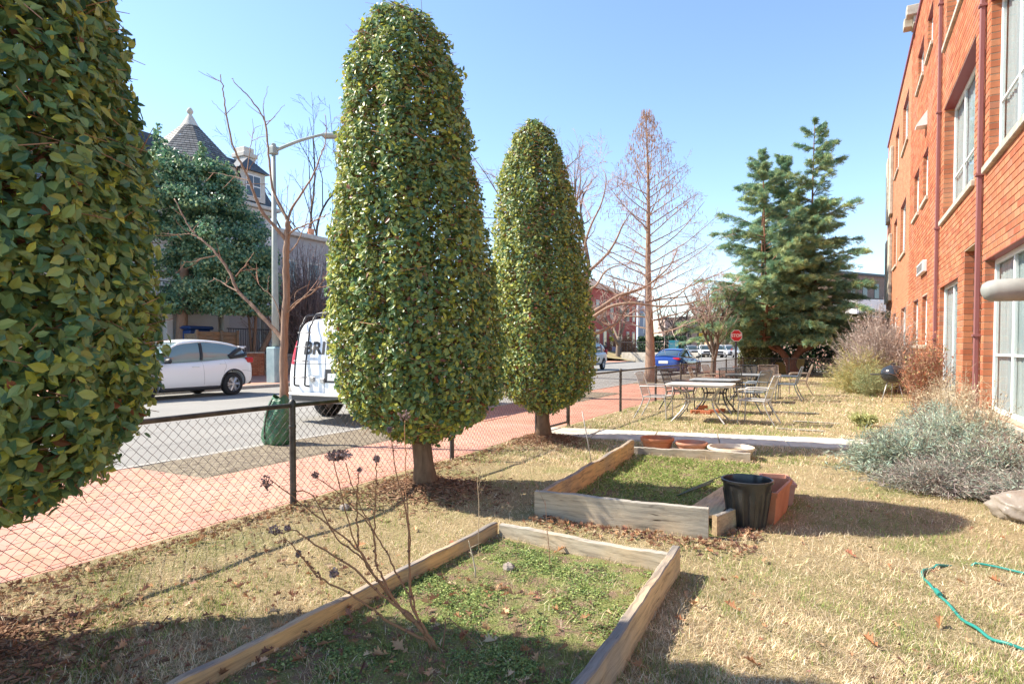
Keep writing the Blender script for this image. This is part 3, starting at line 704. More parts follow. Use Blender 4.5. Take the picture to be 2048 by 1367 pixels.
holly(2, HOLLY[2], [(0.40, 0.15), (0.52, 0.42), (0.72, 0.68), (1.0, 0.80), (1.4, 0.83), (2.1, 0.80), (2.9, 0.71), (3.7, 0.61), (4.3, 0.475), (4.7, 0.335), (4.88, 0.2), (4.97, 0.06)], 42000, 0.052, LEAFB_V, LEAFB_F,
      'farthest of the clipped hollies, by the garden gate and the concrete path', lean=(-0.038, -0.02), seed=4, fit=0.95)

# ================================================================ RAISED BEDS
M['board'] = mat_wood('weathered_board_y', (0.58, 0.41, 0.22), (0.19, 0.125, 0.07), (0.46, 0.37, 0.26), 1, gp_=(0.5, 0.72))
M['board_top'] = mat_wood('worn_board_top', (0.44, 0.33, 0.22), (0.09, 0.07, 0.055), (0.27, 0.24, 0.21), 1)
M['board_top_x'] = mat_wood('worn_board_top_x', (0.42, 0.36, 0.28), (0.15, 0.12, 0.09), (0.40, 0.37, 0.32), 0)
M['board_x'] = mat_wood('weathered_board_x', (0.50, 0.39, 0.26), (0.18, 0.135, 0.09), (0.46, 0.40, 0.31), 0)
M['board_raw'] = mat_wood('raw_board', (0.66, 0.42, 0.18), (0.20, 0.115, 0.06), (0.50, 0.36, 0.21), 1)
def board(p0, p1, th, z0, z1, name='board', parent=None, m=None, sag=0.012, seed=0, split=None):
    """a plank standing on edge between two ground points, with worn, slightly wavy edges"""
    p0 = np.array(p0, float); p1 = np.array(p1, float); d = p1-p0; L = np.linalg.norm(d); u = d/L; nrm = np.array([-u[1], u[0]])
    n = 40; s = np.linspace(0, L, n); r_ = np.random.default_rng(seed); ph = r_.random(6)*6
    top = z1+sag*(0.5*np.sin(s*3.1/L+ph[0])+0.35*np.sin(s*7+ph[1])+0.2*np.sin(s*19+ph[2]))+r_.normal(0, 0.0015, n)
    wv = 0.008*np.sin(s*2.6/L*2+ph[3])+0.002*np.sin(s*17+ph[4])
    e = 0.006
    sec = []
    for i in range(n):
        ring = [(-th/2, z0), (th/2, z0), (th/2, top[i]-e), (th/2-e, top[i]), (-th/2+e, top[i]-r_.random()*0.003), (-th/2, top[i]-e)]
        for a, zz in ring:
            q = p0+u*s[i]+nrm*(a+wv[i]); sec.append((q[0], q[1], zz))
    f = [[i*6+j, i*6+(j+1) % 6, (i+1)*6+(j+1) % 6, (i+1)*6+j] for i in range(n-1) for j in range(6) if j not in (2, 3, 4)]
    ft = [[i*6+j, i*6+(j+1) % 6, (i+1)*6+(j+1) % 6, (i+1)*6+j] for i in range(n-1) for j in (2, 3, 4)]
    b = MB(); b.add(sec, f); b.F.append((np.array(ft), 1)); b.F.append((np.arange(6)[None, ::-1], 0)); b.F.append((np.arange(6)[None]+(n-1)*6, 0))
    return b.build(name, [m, M['board_top_x'] if m is M['board_x'] else M['board_top']], parent)
# near bed
B1 = dict(fl=gp(960, 1068)[:2], fr=gp(1345, 1122)[:2])
x0b, x1b, yb1 = -2.31, -0.90, 4.02
bed1 = thing('raised_bed', 'nearest wooden raised bed with green ground cover and dead flower stems', 'raised bed', ((x0b+x1b)/2, 2.6, 0), group='wooden raised beds on the lawn', local=False)
board((x0b, 4.10), (x0b-0.02, 1.3), 0.045, -0.03, 0.10, parent=bed1, m=M['board_raw'], sag=0.008, seed=2)
board((x0b+0.06, 4.08), (x1b-0.03, 3.93), 0.048, -0.03, 0.112, parent=bed1, m=M['board_x'], sag=0.010, seed=5)
board((x1b, 3.95), (x1b+0.06, 1.6), 0.05, -0.03, 0.175, parent=bed1, m=M['board'], sag=0.008, seed=9)
# far bed
x0c, x1c, y0c, y1c = -2.24, -0.86, 4.74, 8.02
bed2 = thing('raised_bed', 'farther wooden raised bed of grass with the black bin at its corner', 'raised bed', (-1.5, 6.3, 0), group='wooden raised beds on the lawn', local=False)
board((x0c, 4.66), (x1c, 4.76), 0.045, -0.03, 0.235, parent=bed2, m=M['board_x'], sag=0.006, seed=12)
board((x0c+0.022, 4.71), (x0c-0.17, 7.95), 0.045, -0.03, 0.215, parent=bed2, m=M['board_raw'], sag=0.014, seed=13)
board((x0c-0.16, 8.0), (-0.98, 8.14), 0.045, -0.03, 0.125, parent=bed2, m=M['board_x'], sag=0.012, seed=14)
board((x1c+0.03, 4.84), (x1c+0.17, 5.22), 0.04, -0.03, 0.17, name='end_board', parent=bed2, m=M['board_raw'], seed=15)
pl = thing('fallen_plank', 'loose grey weathered plank lying in the far raised bed beside the black bin', 'plank', (-1.0, 5.7, 0.1), local=False)
for q in range(3):
    b = MB(); Mx = Matrix.Translation((-1.02+q*0.095, 5.62, 0.085+0.02*q)) @ Matrix.Rotation(R(-9+2*q), 4, 'Z') @ Matrix.Rotation(R(6), 4, 'Y') @ Matrix.Rotation(R(2), 4, 'X')
    b.bevbox((-0.045, -0.62, -0.012), (0.045, 0.62, 0.012), 0.004, M=Mx, jit=0.001); b.build('slat', M['board'], pl)

t = NT('bed_soil'); n1 = t.noise(7, 5); n2 = t.noise(70, 5, 0.7)
c = t.ramp(n2, [(0.3, (0.16, 0.105, 0.07)), (0.6, (0.30, 0.21, 0.145)), (0.78, (0.45, 0.35, 0.24))]); c = t.mix(t.ramp(n1, [(0.40, (0, 0, 0)), (0.58, (0.75, 0.75, 0.75))]), c, t.ramp(n2, [(0.3, (0.13, 0.17, 0.045)), (0.7, (0.34, 0.39, 0.12))])); t.set(c, 0.95, 0, 0.1); t.bump(n2, 0.9, 0.03); M['bed_soil'] = t.m
for bed_, q in ((bed1, [(x0b+0.03, 1.35), (x1b+0.02, 1.6), (x1b-0.01, 3.9), (x0b+0.03, 4.03)]), (bed2, [(x0c+0.05, 4.72), (x1c+0.12, 4.82), (-0.95, 8.08), (x0c-0.12, 7.95)])):
    q = np.array(q); n = 60; U_, W_ = np.meshgrid(np.linspace(0, 1, n), np.linspace(0, 1, n)); XY = q[0]*((1-U_)*(1-W_))[..., None]+q[1]*(U_*(1-W_))[..., None]+q[2]*(U_*W_)[..., None]+q[3]*((1-U_)*W_)[..., None]
    Zs = hgt(XY[..., 0], XY[..., 1])+0.003+0.003*wob(np.concatenate([XY, XY[..., :1]*0], -1), 9, 3); i = np.arange(n-1)[:, None]*n; j = np.arange(n-1)[None]
    b = MB(); b.add(np.concatenate([XY, Zs[..., None]], -1).reshape(-1, 3), np.stack([i+j, i+j+1, i+j+n+1, i+j+n], -1).reshape(-1, 4)); b.build('soil', M['bed_soil'], bed_, smooth=True)
# ================================================================ GRASS, GROUND COVER, LITTER
def in_bed1(x, y): return (x > x0b+0.02) & (x < x1b-0.02+0.02*(4-y)) & (y < 4.0-0.1*(x-x0b)) & (y > 0.5)
def in_bed2(x, y): return (x > x0c+0.03) & (x < x1c+0.2) & (y > 4.8) & (y < 7.95)
def near_trunk(x, y): return np.min([(x-hx)**2+(y-hy)**2 for hx, hy in HOLLY], axis=0)
def sample_ground(N, dmin, dmax, ymax=32):
    """points on the lawn, denser near the viewer"""
    out = []; tot = 0
    while tot < N:
        m = N
        w = 1/(1/dmin+(1/dmax-1/dmin)*rng.random(m))          # density ~ 1/w^2 per unit w ... even on the eye's scale
        lat = (rng.random(m)*2-1)*w*0.98
        x = -math.sin(YAW)*w+math.cos(YAW)*lat; y = math.cos(YAW)*w+math.sin(YAW)*lat
        ok = (x > -4.36) & (x < 1.96) & (y > -0.5) & (y < ymax) & ~((y-0.194*(x+4.36) > 8.88) & (y-0.194*(x+4.36) < 9.99))
        out.append(np.stack([x, y, w], -1)[ok]); tot += ok.sum()
    return np.concatenate(out)[:N]
def greenness(x, y):
    P = np.stack([x, y, x*0], -1)
    g = wob(P, 1.25, 2)*0.55+wob(P, 3.6, 8)*0.35+wob(P, 9, 4)*0.25
    g = g+0.55*np.exp(-(((x-0.1)/1.1)**2+((y-6.3)/0.8)**2))+0.5*np.exp(-(((x+1.9)/1.6)**2+((y-11.2)/0.6)**2))+0.35*np.exp(-(((x+3.1)/0.5)**2+((y-2.5)/0.7)**2))
    return g
STRAW = np.array([[0.74, 0.60, 0.40], [0.67, 0.52, 0.33], [0.80, 0.69, 0.50], [0.56, 0.40, 0.25], [0.71, 0.58, 0.37]])
GREEN = np.array([[0.19, 0.27, 0.07], [0.27, 0.34, 0.09], [0.36, 0.42, 0.13], [0.15, 0.20, 0.06]])
def blades(N, dmin, dmax, hgt0, wid, name, label):
    Q = sample_ground(N, dmin, dmax); x, y, w = Q.T
    nt = near_trunk(x, y); bed1m = in_bed1(x, y); keep = ((nt > 0.30) | (rng.random(N) < nt*1.2)) & ~(bed1m & (rng.random(N) < 0.6))
    x, y, w, bed1m = x[keep], y[keep], w[keep], bed1m[keep]; N = len(x)
    g = greenness(x, y)+np.where(in_bed2(x, y), 0.75, 0)+np.where(bed1m, 0.6, 0)
    bare = wob(np.stack([x, y, x*0], -1), 2.1, 17) < -0.62
    isg = rng.random(N) < np.clip(0.20+0.85*g, 0.04, 0.9)
    c = np.where(isg[:, None], GREEN[rng.integers(0, 4, N)], STRAW[rng.integers(0, 5, N)])*(0.7+0.6*rng.random((N, 1)))
    Pw = np.stack([x, y, x*0], -1); c = c*(1+0.26*wob(Pw, 6, 3)+0.24*wob(Pw, 16, 7))[:, None]*np.where(wob(Pw, 2.7, 11) > 0.45, 0.82, 1.0)[:, None]
    L = hgt0*(0.35+1.1*rng.random(N)**1.3)*(1+0.35*wob(Pw, 5, 5))*np.where(isg, 0.85, 1.0)*np.where(bare, 0.6, 1.0)*(1+0.05*np.maximum(w-5, 0))
    W = wid*(0.7+0.6*rng.random(N))*(1+0.16*np.maximum(w-4, 0))
    az = rng.random(N)*2*PI; lean = np.where(isg, rng.uniform(0.1, 0.9, N), rng.uniform(0.35, 1.45, N))
    d = np.stack([np.cos(az)*np.sin(lean), np.sin(az)*np.sin(lean), np.cos(lean)], -1)
    d2 = unit(d+np.stack([np.cos(az), np.sin(az), -0.9*np.ones(N)], -1)*(0.45*rng.random(N))[:, None]); d2[:, 2] = np.maximum(d2[:, 2], -0.12)
    sd = np.stack([-np.sin(az), np.cos(az), np.zeros(N)], -1); sd = unit(sd+rng.normal(0, 0.3, (N, 3)))
    P0 = np.stack([x, y, hgt(x, y)-0.004], -1); P1 = P0+d*(L*0.55)[:, None]; P2 = P1+d2*(L*0.5)[:, None]
    P2[:, 2] = np.maximum(P2[:, 2], P0[:, 2]+0.003)
    hw = (W/2)[:, None]
    v = np.stack([P0-sd*hw, P0+sd*hw, P1+sd*hw*0.8, P1-sd*hw*0.8, P2], 1).reshape(-1, 3)
    k = (np.arange(N)*5)[:, None]
    b = MB(); n0 = b.n; b.add(v, np.array([0, 1, 2, 3])[None]+k, 0, np.repeat(c, 5, 0)); b.F.append((np.array([3, 2, 4])[None]+k, 0))
    return tag(b.build(name, M['blade']), label, 'grass', kind='stuff')
blades(185000, 2.2, 8.0, 0.048, 0.0026, 'grass', 'dry straw-coloured lawn grass with green shoots in the foreground')
blades(50000, 7.5, 34, 0.050, 0.004, 'grass', 'dry straw-coloured lawn grass around the patio chairs and beyond')

# grass of the far bed
N = 16000; u_ = rng.random(N); y = 4.8+3.15*rng.random(N); x = x0c+0.03-0.055*(y-4.7)+u_*(1.36+0.06*(y-4.8)); Pw = np.stack([x, y, x*0], -1); ok = rng.random(N) < np.clip(0.55+0.7*wob(Pw, 3.2, 21), 0.12, 1); x, y = x[ok], y[ok]; N = len(x)
P = np.stack([x, y, hgt(x, y)+0.012+0.02*rng.random(N)], -1); nn = unit(np.array([0, 0, 0.6])+rng.normal(0, 0.7, (N, 3))); td = unit(rng.normal(0, 1, (N, 3))*[1, 1, 0.2]+[0, 0, 0.7])
c = np.array([[0.20, 0.29, 0.08], [0.30, 0.38, 0.11], [0.40, 0.45, 0.16], [0.48, 0.42, 0.22]])[rng.integers(0, 4, N)]*(0.7+0.6*rng.random((N, 1)))
b = MB(); b.scatter(LEAFM_V*[0.35, 1, 1], LEAFM_F, P, basis(nn, td), 0.045*(0.6+0.8*rng.random(N)), tint=c); tag(b.build('grass', M['blade']), 'short green grass growing inside the far raised bed', 'grass', kind='stuff')
# low green weeds in the near bed
N = 60000; x = rng.uniform(x0b+0.03, x1b+0.02, N); y = 1.5+2.5*rng.random(N); ok = in_bed1(x, y)
dens = 0.34+0.9*wob(np.stack([x, y, x*0], -1), 3.0, 6)+0.5*wob(np.stack([x, y, x*0], -1), 9.0, 1)
ok &= rng.random(N) < np.clip(dens, 0.05, 1); x, y = x[ok], y[ok]; N = len(x)
P = np.stack([x, y, hgt(x, y)+0.003+0.022*rng.random(N)*np.clip(dens[ok], 0.2, 1)], -1)
nn = unit(np.array([0, 0, 1.0])+rng.normal(0, 0.55, (N, 3))); td = unit(rng.normal(0, 1, (N, 3))*[1, 1, 0.2])
c = np.array([[0.17, 0.25, 0.07], [0.25, 0.33, 0.09], [0.36, 0.41, 0.14], [0.14, 0.20, 0.07]])[rng.integers(0, 4, N)]*(0.7+0.6*rng.random((N, 1)))
b = MB(); b.scatter(LEAFM_V*[1.2, 1, 1], LEAFM_F, P, basis(nn, td), 0.0135*(0.6+0.8*rng.random(N)), tint=c)
tag(b.build('ground_cover', M['leaf_matte']), 'low green weeds carpeting the nearest raised bed', 'weeds', kind='stuff')

# fallen leaves: an oak leaf outline, curled; a mass of small litter and single large leaves
OAK = np.array([[0, -0.62], [0.03, -0.42], [0.14, -0.36], [0.10, -0.24], [0.27, -0.16], [0.13, -0.05], [0.34, 0.10], [0.14, 0.14], [0.24, 0.32], [0.09, 0.30], [0.0, 0.50]])
OAKP = np.concatenate([OAK, (OAK*[-1, 1])[1:-1][::-1]])
def oak_mesh(curl, r_):
    n = len(OAKP); z = curl*(np.abs(OAKP[:, 0])*1.3+0.35*OAKP[:, 1]**2)+r_.normal(0, 0.02, n)
    v = np.concatenate([np.stack([OAKP[:, 0]*(1-0.3*curl), OAKP[:, 1], z], -1), [[0, -0.3, 0], [0, 0.0, 0], [0, 0.25, 0.01]]])
    f = []
    for i in range(n):
        ym = (OAKP[i, 1]+OAKP[(i+1) % n, 1])/2; k = n+(0 if ym < -0.15 else 1 if ym < 0.13 else 2); f.append([k, i, (i+1) % n])
    f += [[n, n+1, 5], [n+1, n, n*1-5], [n+1, n+2, 7], [n+2, n+1, n-7]]
    return v, f
def litter(N, fx, size, name, label):
    x, y = fx(N); N = len(x); P = np.stack([x, y, hgt(x, y)+0.012+0.015*rng.random(N)], -1)
    nn = unit(np.array([0, 0, 1.0])+rng.normal(0, 0.5, (N, 3))); td = unit(rng.normal(0, 1, (N, 3))*[1, 1, 0.25])
    c = np.array([[0.36, 0.19, 0.10], [0.46, 0.29, 0.17], [0.28, 0.14, 0.09], [0.54, 0.40, 0.26], [0.22, 0.12, 0.09]])[rng.integers(0, 5, N)]*(0.7+0.6*rng.random((N, 1)))
    b = MB(); k = rng.integers(0, 5, N); Rm = basis(nn, td); S = size*(0.5+rng.random(N))
    for q in range(5):
        v, f = oak_mesh(0.3+0.25*q, np.random.default_rng(q+20)); m = k == q; b.scatter(v, f, P[m], Rm[m], S[m], tint=c[m])
    return tag(b.build(name, M['dry']), label, 'leaves', kind='stuff')
def lf_fence(N):
    y = rng.uniform(0.8, 9, N); x = FX+0.02+np.abs(rng.normal(0, 0.22, N)); return x, y
def lf_lawn(N):
    Q = sample_ground(N, 2.3, 11, 12); x, y = Q[:, 0], Q[:, 1]; k = rng.random(N) < np.clip(0.3+0.8*wob(np.stack([x, y, x*0], -1), 1.6, 9), 0.05, 1); return x[k], y[k]
def lf_shade(N):
    x = rng.uniform(-3.6, -1.0, N); y = rng.uniform(1.3, 3.2, N); return x, y
def lf_board(N):
    x = rng.uniform(x0c, x1c+0.35, N); y = 4.66-np.abs(rng.normal(0, 0.13, N)); x2 = rng.normal(-0.62, 0.07, N//5); y2 = rng.normal(4.93, 0.1, N//5); return np.concatenate([x, x2]), np.concatenate([y, y2])
litter(1700, lf_fence, 0.042, 'leaf_litter', 'brown leaf litter caught along the foot of the chain link fence')
litter(1100, lf_lawn, 0.034, 'leaf_litter', 'scattered small brown leaves in the dry lawn')
litter(520, lf_shade, 0.05, 'leaf_litter', 'reddish brown leaves lying in the shade left of and in the nearest bed')
litter(420, lf_board, 0.046, 'leaf_litter', 'drift of pale brown leaves against the front board of the far raised bed')
M['oak'] = None
t = NT('oak_leaf'); rr_ = t.rand(); t.set(t.ramp(rr_, [(0.0, (0.28, 0.12, 0.06)), (0.35, (0.45, 0.24, 0.12)), (0.7, (0.58, 0.38, 0.22)), (1.0, (0.30, 0.10, 0.06))]), 0.85, 0, 0.15, 0.12); M['oak'] = t.m
oaks = []
for k in range(6):
    v, f = oak_mesh(0.25+0.12*k, np.random.default_rng(k)); b = MB(); b.add(v, f); oaks.append(b.build('fallen_oak_leaf', M['oak']))
SPOTS = [(1775, 1030), (1790, 1247), (1282, 1330), (1372, 1190), (1390, 1210), (1735, 978), (1755, 992), (420, 1290), (455, 1285), (700, 1250), (640, 1240), (560, 1255), (800, 1290), (650, 1290), (470, 1170),
         (300, 1170), (205, 1120), (390, 1085), (880, 1110), (905, 1085), (1120, 1100), (1420, 1100), (1920, 1165), (1990, 1165), (1640, 1290), (1530, 1120), (1700, 1110), (1465, 1215), (1880, 1245), (1740, 1285),
         (1580, 1030), (1620, 1015), (1360, 1240), (1505, 1330), (760, 1310), (600, 1320), (540, 1345), (860, 1345), (980, 1330), (1050, 1300), (930, 1270), (1010, 1190), (720, 1090), (640, 1060), (600, 1075), (830, 1055), (1180, 1050), (1250, 1060), (1320, 1065), (340, 1240), (260, 1255)]
for k, (px, py) in enumerate(SPOTS):
    p = gp(px, py, 0.02); o = oaks[k] if k < 6 else oaks[k % 6].copy()
    if k >= 6: col.objects.link(o)
    o.location = (p[0], p[1], float(hgt(p[0], p[1]))+0.022); s = random.uniform(0.06, 0.11); o.scale = (s, s, s)
    o.rotation_euler = (random.uniform(-0.5, 0.5), random.uniform(-0.5, 0.5), random.uniform(0, 6.28))
    if p[0] > -0.8 and p[1] > 5.4: lb_ = 'large dry oak leaf on the grass between the bin and the lavender'
    elif p[0] > 0.1: lb_ = 'large dry oak leaf on the straw lawn around the hose'
    elif p[0] > -0.85: lb_ = 'large dry oak leaf on the lawn right of the nearest bed'
    elif bool(in_bed1(np.array([p[0]]), np.array([p[1]]))[0]): lb_ = 'large dry oak leaf among the weeds inside the nearest bed'
    elif p[0] > -2.3: lb_ = 'large dry oak leaf in the gap between the two raised beds'
    elif p[1] > 3.2: lb_ = 'large dry oak leaf on the sunlit grass left of the nearest bed'
    else: lb_ = 'large dry oak leaf in the shaded grass left of the nearest bed'
    tag(o, lb_, 'leaf', 'large fallen oak leaves')
# bark mulch round the nearest trunk and bare clods at the others
N = 11000; a = rng.random(N)*2*PI; k = rng.integers(0, 3, N); r_ = np.abs(rng.normal(0, 0.40, N))+0.05; hx = np.array(HOLLY)[k]
x = hx[:, 0]+r_*np.cos(a)*np.where(k == 0, 1.3, 0.9); y = hx[:, 1]+r_*np.sin(a); ok = x > FX+0.05; x, y = x[ok], y[ok]; N = len(x)
P = np.stack([x, y, hgt(x, y)+0.004+0.01*rng.random(N)], -1); nn = unit(np.array([0, 0, 1.0])+rng.normal(0, 0.5, (N, 3))); td = unit(rng.normal(0, 1, (N, 3))*[1, 1, 0.2])
c = np.array([[0.22, 0.12, 0.07], [0.30, 0.17, 0.10], [0.15, 0.085, 0.055], [0.36, 0.23, 0.15]])[rng.integers(0, 4, N)]*(0.7+0.6*rng.random((N, 1)))
tvm = np.array([[-0.12, -0.5, 0], [0.12, -0.5, 0], [0.12, 0.5, 0.02], [-0.12, 0.5, 0.02], [0, -0.45, 0.08], [0, 0.45, 0.1]]); tfm = [[0, 4, 5, 3], [4, 1, 2, 5]]
b = MB(); b.scatter(tvm, tfm, P, basis(nn, td), 0.045*(0.5+rng.random(N)), tint=c); tag(b.build('bark_mulch', M['dry']), 'reddish brown bark mulch and clods around the holly trunks', 'mulch', kind='stuff')

# ================================================================ THINGS ON THE LAWN
M['black_plastic'] = mat_var('black_plastic', (0.014, 0.014, 0.015), (0.035, 0.033, 0.03), 8, rough=0.28, spec=0.6)
M['terracotta'] = mat_var('terracotta_plastic', (0.46, 0.16, 0.075), (0.56, 0.23, 0.12), 6, rough=0.6)
M['terracotta_pale'] = mat_var('faded_terracotta', (0.48, 0.21, 0.13), (0.58, 0.31, 0.21), 6, rough=0.7)
M['cream'] = mat_var('cream_plastic', (0.56, 0.47, 0.35), (0.68, 0.60, 0.47), 5, rough=0.7)
M['potsoil'] = mat_var('potting_soil', (0.16, 0.11, 0.07), (0.34, 0.25, 0.15), 20, bump=0.6)
M['hose'] = flat('teal_hose', (0.02, 0.22, 0.18), 0.4)
M['grey_rod'] = flat('grey_rod', (0.36, 0.34, 0.31), 0.5, 0.3)
# black ribbed bin
e = thing('black_bin', 'open ribbed black plastic bin standing at the corner of the far raised bed', 'bin', (-0.65, 5.22, 0))
H_, rb_, rt_ = 0.385, 0.142, 0.184; n = 96; a = np.arange(n)*2*PI/n
rib = -0.012*(np.cos(a*13) > -0.2)
b = MB(); rows_ = []
for z, r0, k in [(0.0, rb_-0.004, 0), (0.01, rb_, 0.2), (0.05, rb_+0.007, 1), (0.29, rb_+0.040, 1), (0.315, rt_-0.006, 0.0), (H_-0.02, rt_, 0), (H_-0.02, rt_+0.012, 0), (H_, rt_+0.014, 0), (H_+0.004, rt_+0.006, 0), (H_, rt_-0.004, 0), (0.30, rt_-0.02, 0), (0.02, rb_-0.008, 0)]:
    rr = r0+rib*k; rows_.append(np.stack([rr*np.cos(a), rr*np.sin(a), np.full(n, z)], -1))
v = np.concatenate(rows_); m = len(rows_); i = np.arange(m-1)[:, None]*n; j = np.arange(n)[None]; j2 = (j+1) % n
b.add(v, np.stack([i+j, i+j2, i+n+j2, i+n+j], -1).reshape(-1, 4)); b.F.append((np.arange(n)[None, ::-1], 0)); b.F.append((np.arange(n)[None]+(m-1)*n, 0))
b.build('bin_body', M['black_plastic'], e, smooth=True, sharp=30)
M['bin_inner'] = flat('bin_slots', (0.10, 0.10, 0.12), 0.3)
# rectangular planters
def trough(loc, rz, w, l, h, label, m):
    e = thing('window_box_planter', label, 'planter', loc, rz, 'rectangular terracotta planters behind the bin')
    tpr = 0.8; t_ = 0.012
    def ring(z, k, off): return [(-w/2*k+off, -l/2*(1-(1-k)*0.5)+off, z), (w/2*k-off, -l/2*(1-(1-k)*0.5)+off, z), (w/2*k-off, l/2*(1-(1-k)*0.5)-off, z), (-w/2*k+off, l/2*(1-(1-k)*0.5)-off, z)]
    rs = [ring(0, tpr, 0), ring(h*0.86, 0.97, 0), ring(h*0.86, 1.06, 0), ring(h, 1.08, 0), ring(h, 1.08, 0.022), ring(h*0.84, 0.97, t_), ring(0.02, tpr, t_)]
    v = np.array(rs).reshape(-1, 3); f = [[q*4+k, q*4+(k+1) % 4, (q+1)*4+(k+1) % 4, (q+1)*4+k] for q in range(len(rs)-1) for k in range(4)]
    b = MB(); b.add(v, f); b.F.append((np.array([[3, 2, 1, 0]]), 0)); b.F.append((np.arange(4)[None]+(len(rs)-1)*4, 0)); b.build('planter_body', m, e)
    b = MB(); v2, f2 = grid(-w*0.42, w*0.42, -l*0.44, l*0.44, 8, 14, lambda X, Y: h*0.55+0.012*wob(np.stack([X, Y, X*0], -1), 12)); b.add(v2, f2); b.build('soil', M['potsoil'], e, smooth=True)
    return e
trough((-0.53, 5.66, 0), R(-6), 0.24, 0.62, 0.27, 'long terracotta-coloured planter box pressed against the back of the black bin', M['terracotta'])
trough((-0.52, 6.30, 0), R(14), 0.24, 0.46, 0.20, 'shorter empty terracotta planter box lying beyond the long one', M['terracotta_pale'])
# round pots
def pot(loc, rt, rb, h, m, label, wide=False):
    e = thing('round_pot', label, 'pot', loc, 0, 'round pots on the grass by the path')
    b = MB(); b.lathe([(0.001, 0.0), (rb, 0.0), (rb+(rt-rb)*0.7, h*0.72), (rt*0.955, h*0.74), (rt, h*0.80), (rt*1.01, h*0.93), (rt*0.99, h), (rt*0.92, h*0.985), (rt*0.89, h*0.90), (rt*0.84, h*0.62)], 48); b.build('pot_body', m, e, smooth=True, sharp=40)
    b = MB(); b.lathe([(0.001, h*0.66), (rt*0.5, h*0.64), (rt*0.86, h*0.63)], 48); b.build('soil', M['potsoil'], e, smooth=True); return e
pot((-2.22, 8.47, 0.0), 0.225, 0.16, 0.20, M['terracotta'], 'orange terracotta pot, leftmost of the three round pots by the path')
pot((-1.77, 8.50, 0.0), 0.21, 0.15, 0.165, M['terracotta_pale'], 'faded pink terracotta pot between the orange and the cream pot')
pot((-1.25, 8.42, 0.0), 0.29, 0.22, 0.15, M['cream'], 'wide cream bowl pot, rightmost of the three round pots')
# hose
P = [gp(1905, 1131), gp(1870, 1138), gp(1846, 1148), gp(1848, 1162), gp(1866, 1182), gp(1890, 1208), gp(1925, 1243), gp(1960, 1268), gp(2000, 1290), gp(2060, 1308), gp(2150, 1325)]
def smooth_path(P, n=60):
    P = np.array(P, float); tt = np.linspace(0, len(P)-1, n); i = np.clip(tt.astype(int), 0, len(P)-2); f_ = (tt-i)[:, None]
    Q = [P[0]]+list(P)+[P[-1]]; Q = np.array(Q); p0, p1, p2, p3 = Q[i], Q[i+1], Q[i+2], Q[i+3]
    return 0.5*((2*p1)+(-p0+p2)*f_+(2*p0-5*p1+4*p2-p3)*f_**2+(-p0+3*p1-3*p2+p3)*f_**3)
hs = thing('garden_hose', 'teal garden hose curling through the dry grass at the right', 'hose', gp(1846, 1148), local=False)
Q = smooth_path(P, 80); Q[:, 2] = 0.018+0.006*np.sin(np.arange(80)*0.5); Q[:8, 2] = np.linspace(-0.005, 0.026, 8); b = MB(); b.tube(Q, 0.0085, 8); b.build('hose_line', M['hose'], hs, smooth=True)
Q = smooth_path([gp(1940, 1131), gp(1965, 1134), gp(2000, 1141), gp(2060, 1155), gp(2140, 1170)], 40); Q[:, 2] = 0.022; Q[:6, 2] = np.linspace(-0.01, 0.022, 6); b = MB(); b.tube(Q, 0.0075, 8); b.build('hose_line', M['hose'], hs, smooth=True)
q = gp(1872, 1188); q2 = gp(1880, 1198); b = MB(); b.tube([q+[0, 0, 0.026], q2+[0, 0, 0.026]], 0.014, 10); b.build('coupling', M['hose'], hs, smooth=True, sharp=40)
# stake and canes
e = thing('thin_stake', 'thin grey stake leaning up out of the far raised bed', 'stake', gp(1190, 952), local=False)
p = gp(1190, 952); b = MB(); b.tube([p+[0, 0, -0.05], p+[-0.13, -0.06, 0.72]], 0.006, 6); b.build('rod', M['grey_rod'], e, smooth=True)
M['cane'] = flat('green_cane', (0.10, 0.13, 0.08), 0.6)
e = thing('cane_bundle', 'few thin dark green canes lying in the far raised bed', 'canes', gp(1380, 980), local=False)
for k in range(5):
    p0 = gp(1355+k*6, 990-k*3, 0.05); p1 = gp(1420+k*4, 966-k*3, 0.06); b = MB(); b.tube([p0, p1+rng.normal(0, 0.02, 3)*[1, 1, 0.2]], 0.006, 6); b.build('cane', M['cane'], e, smooth=True)
# a stone
M['stone'] = mat_var('stone', (0.20, 0.165, 0.14), (0.34, 0.29, 0.25), 12, bump=0.5, bscale=30)
def stone(loc, s, label):
    b = MB(); n, m = 12, 8; th = np.linspace(0.02, PI-0.02, m); ph = np.arange(n)*2*PI/n
    v = np.stack([np.sin(th)[:, None]*np.cos(ph), np.sin(th)[:, None]*np.sin(ph), np.repeat(np.cos(th)[:, None], n, 1)], -1).reshape(-1, 3); v *= (1+0.18*wob(v, 2.5, s*90))[:, None]
    i = np.arange(m-1)[:, None]*n; j = np.arange(n)[None]; b.add(v*np.array([s, s*0.8, s*0.75]), np.stack([i+j, i+n+j, i+n+(j+1) % n, i+(j+1) % n], -1).reshape(-1, 4))
    o = b.build('stone', M['stone'], None); o.location = tuple(float(q) for q in loc); return tag(o, label, 'stone')
stone(gp(1018, 1140)+[0, 0, 0.02], 0.042, 'small brown stone lying in the nearest raised bed'); stone(gp(690, 1020)+[0, 0, 0.02], 0.05, 'small pale stone on the grass left of the middle holly')
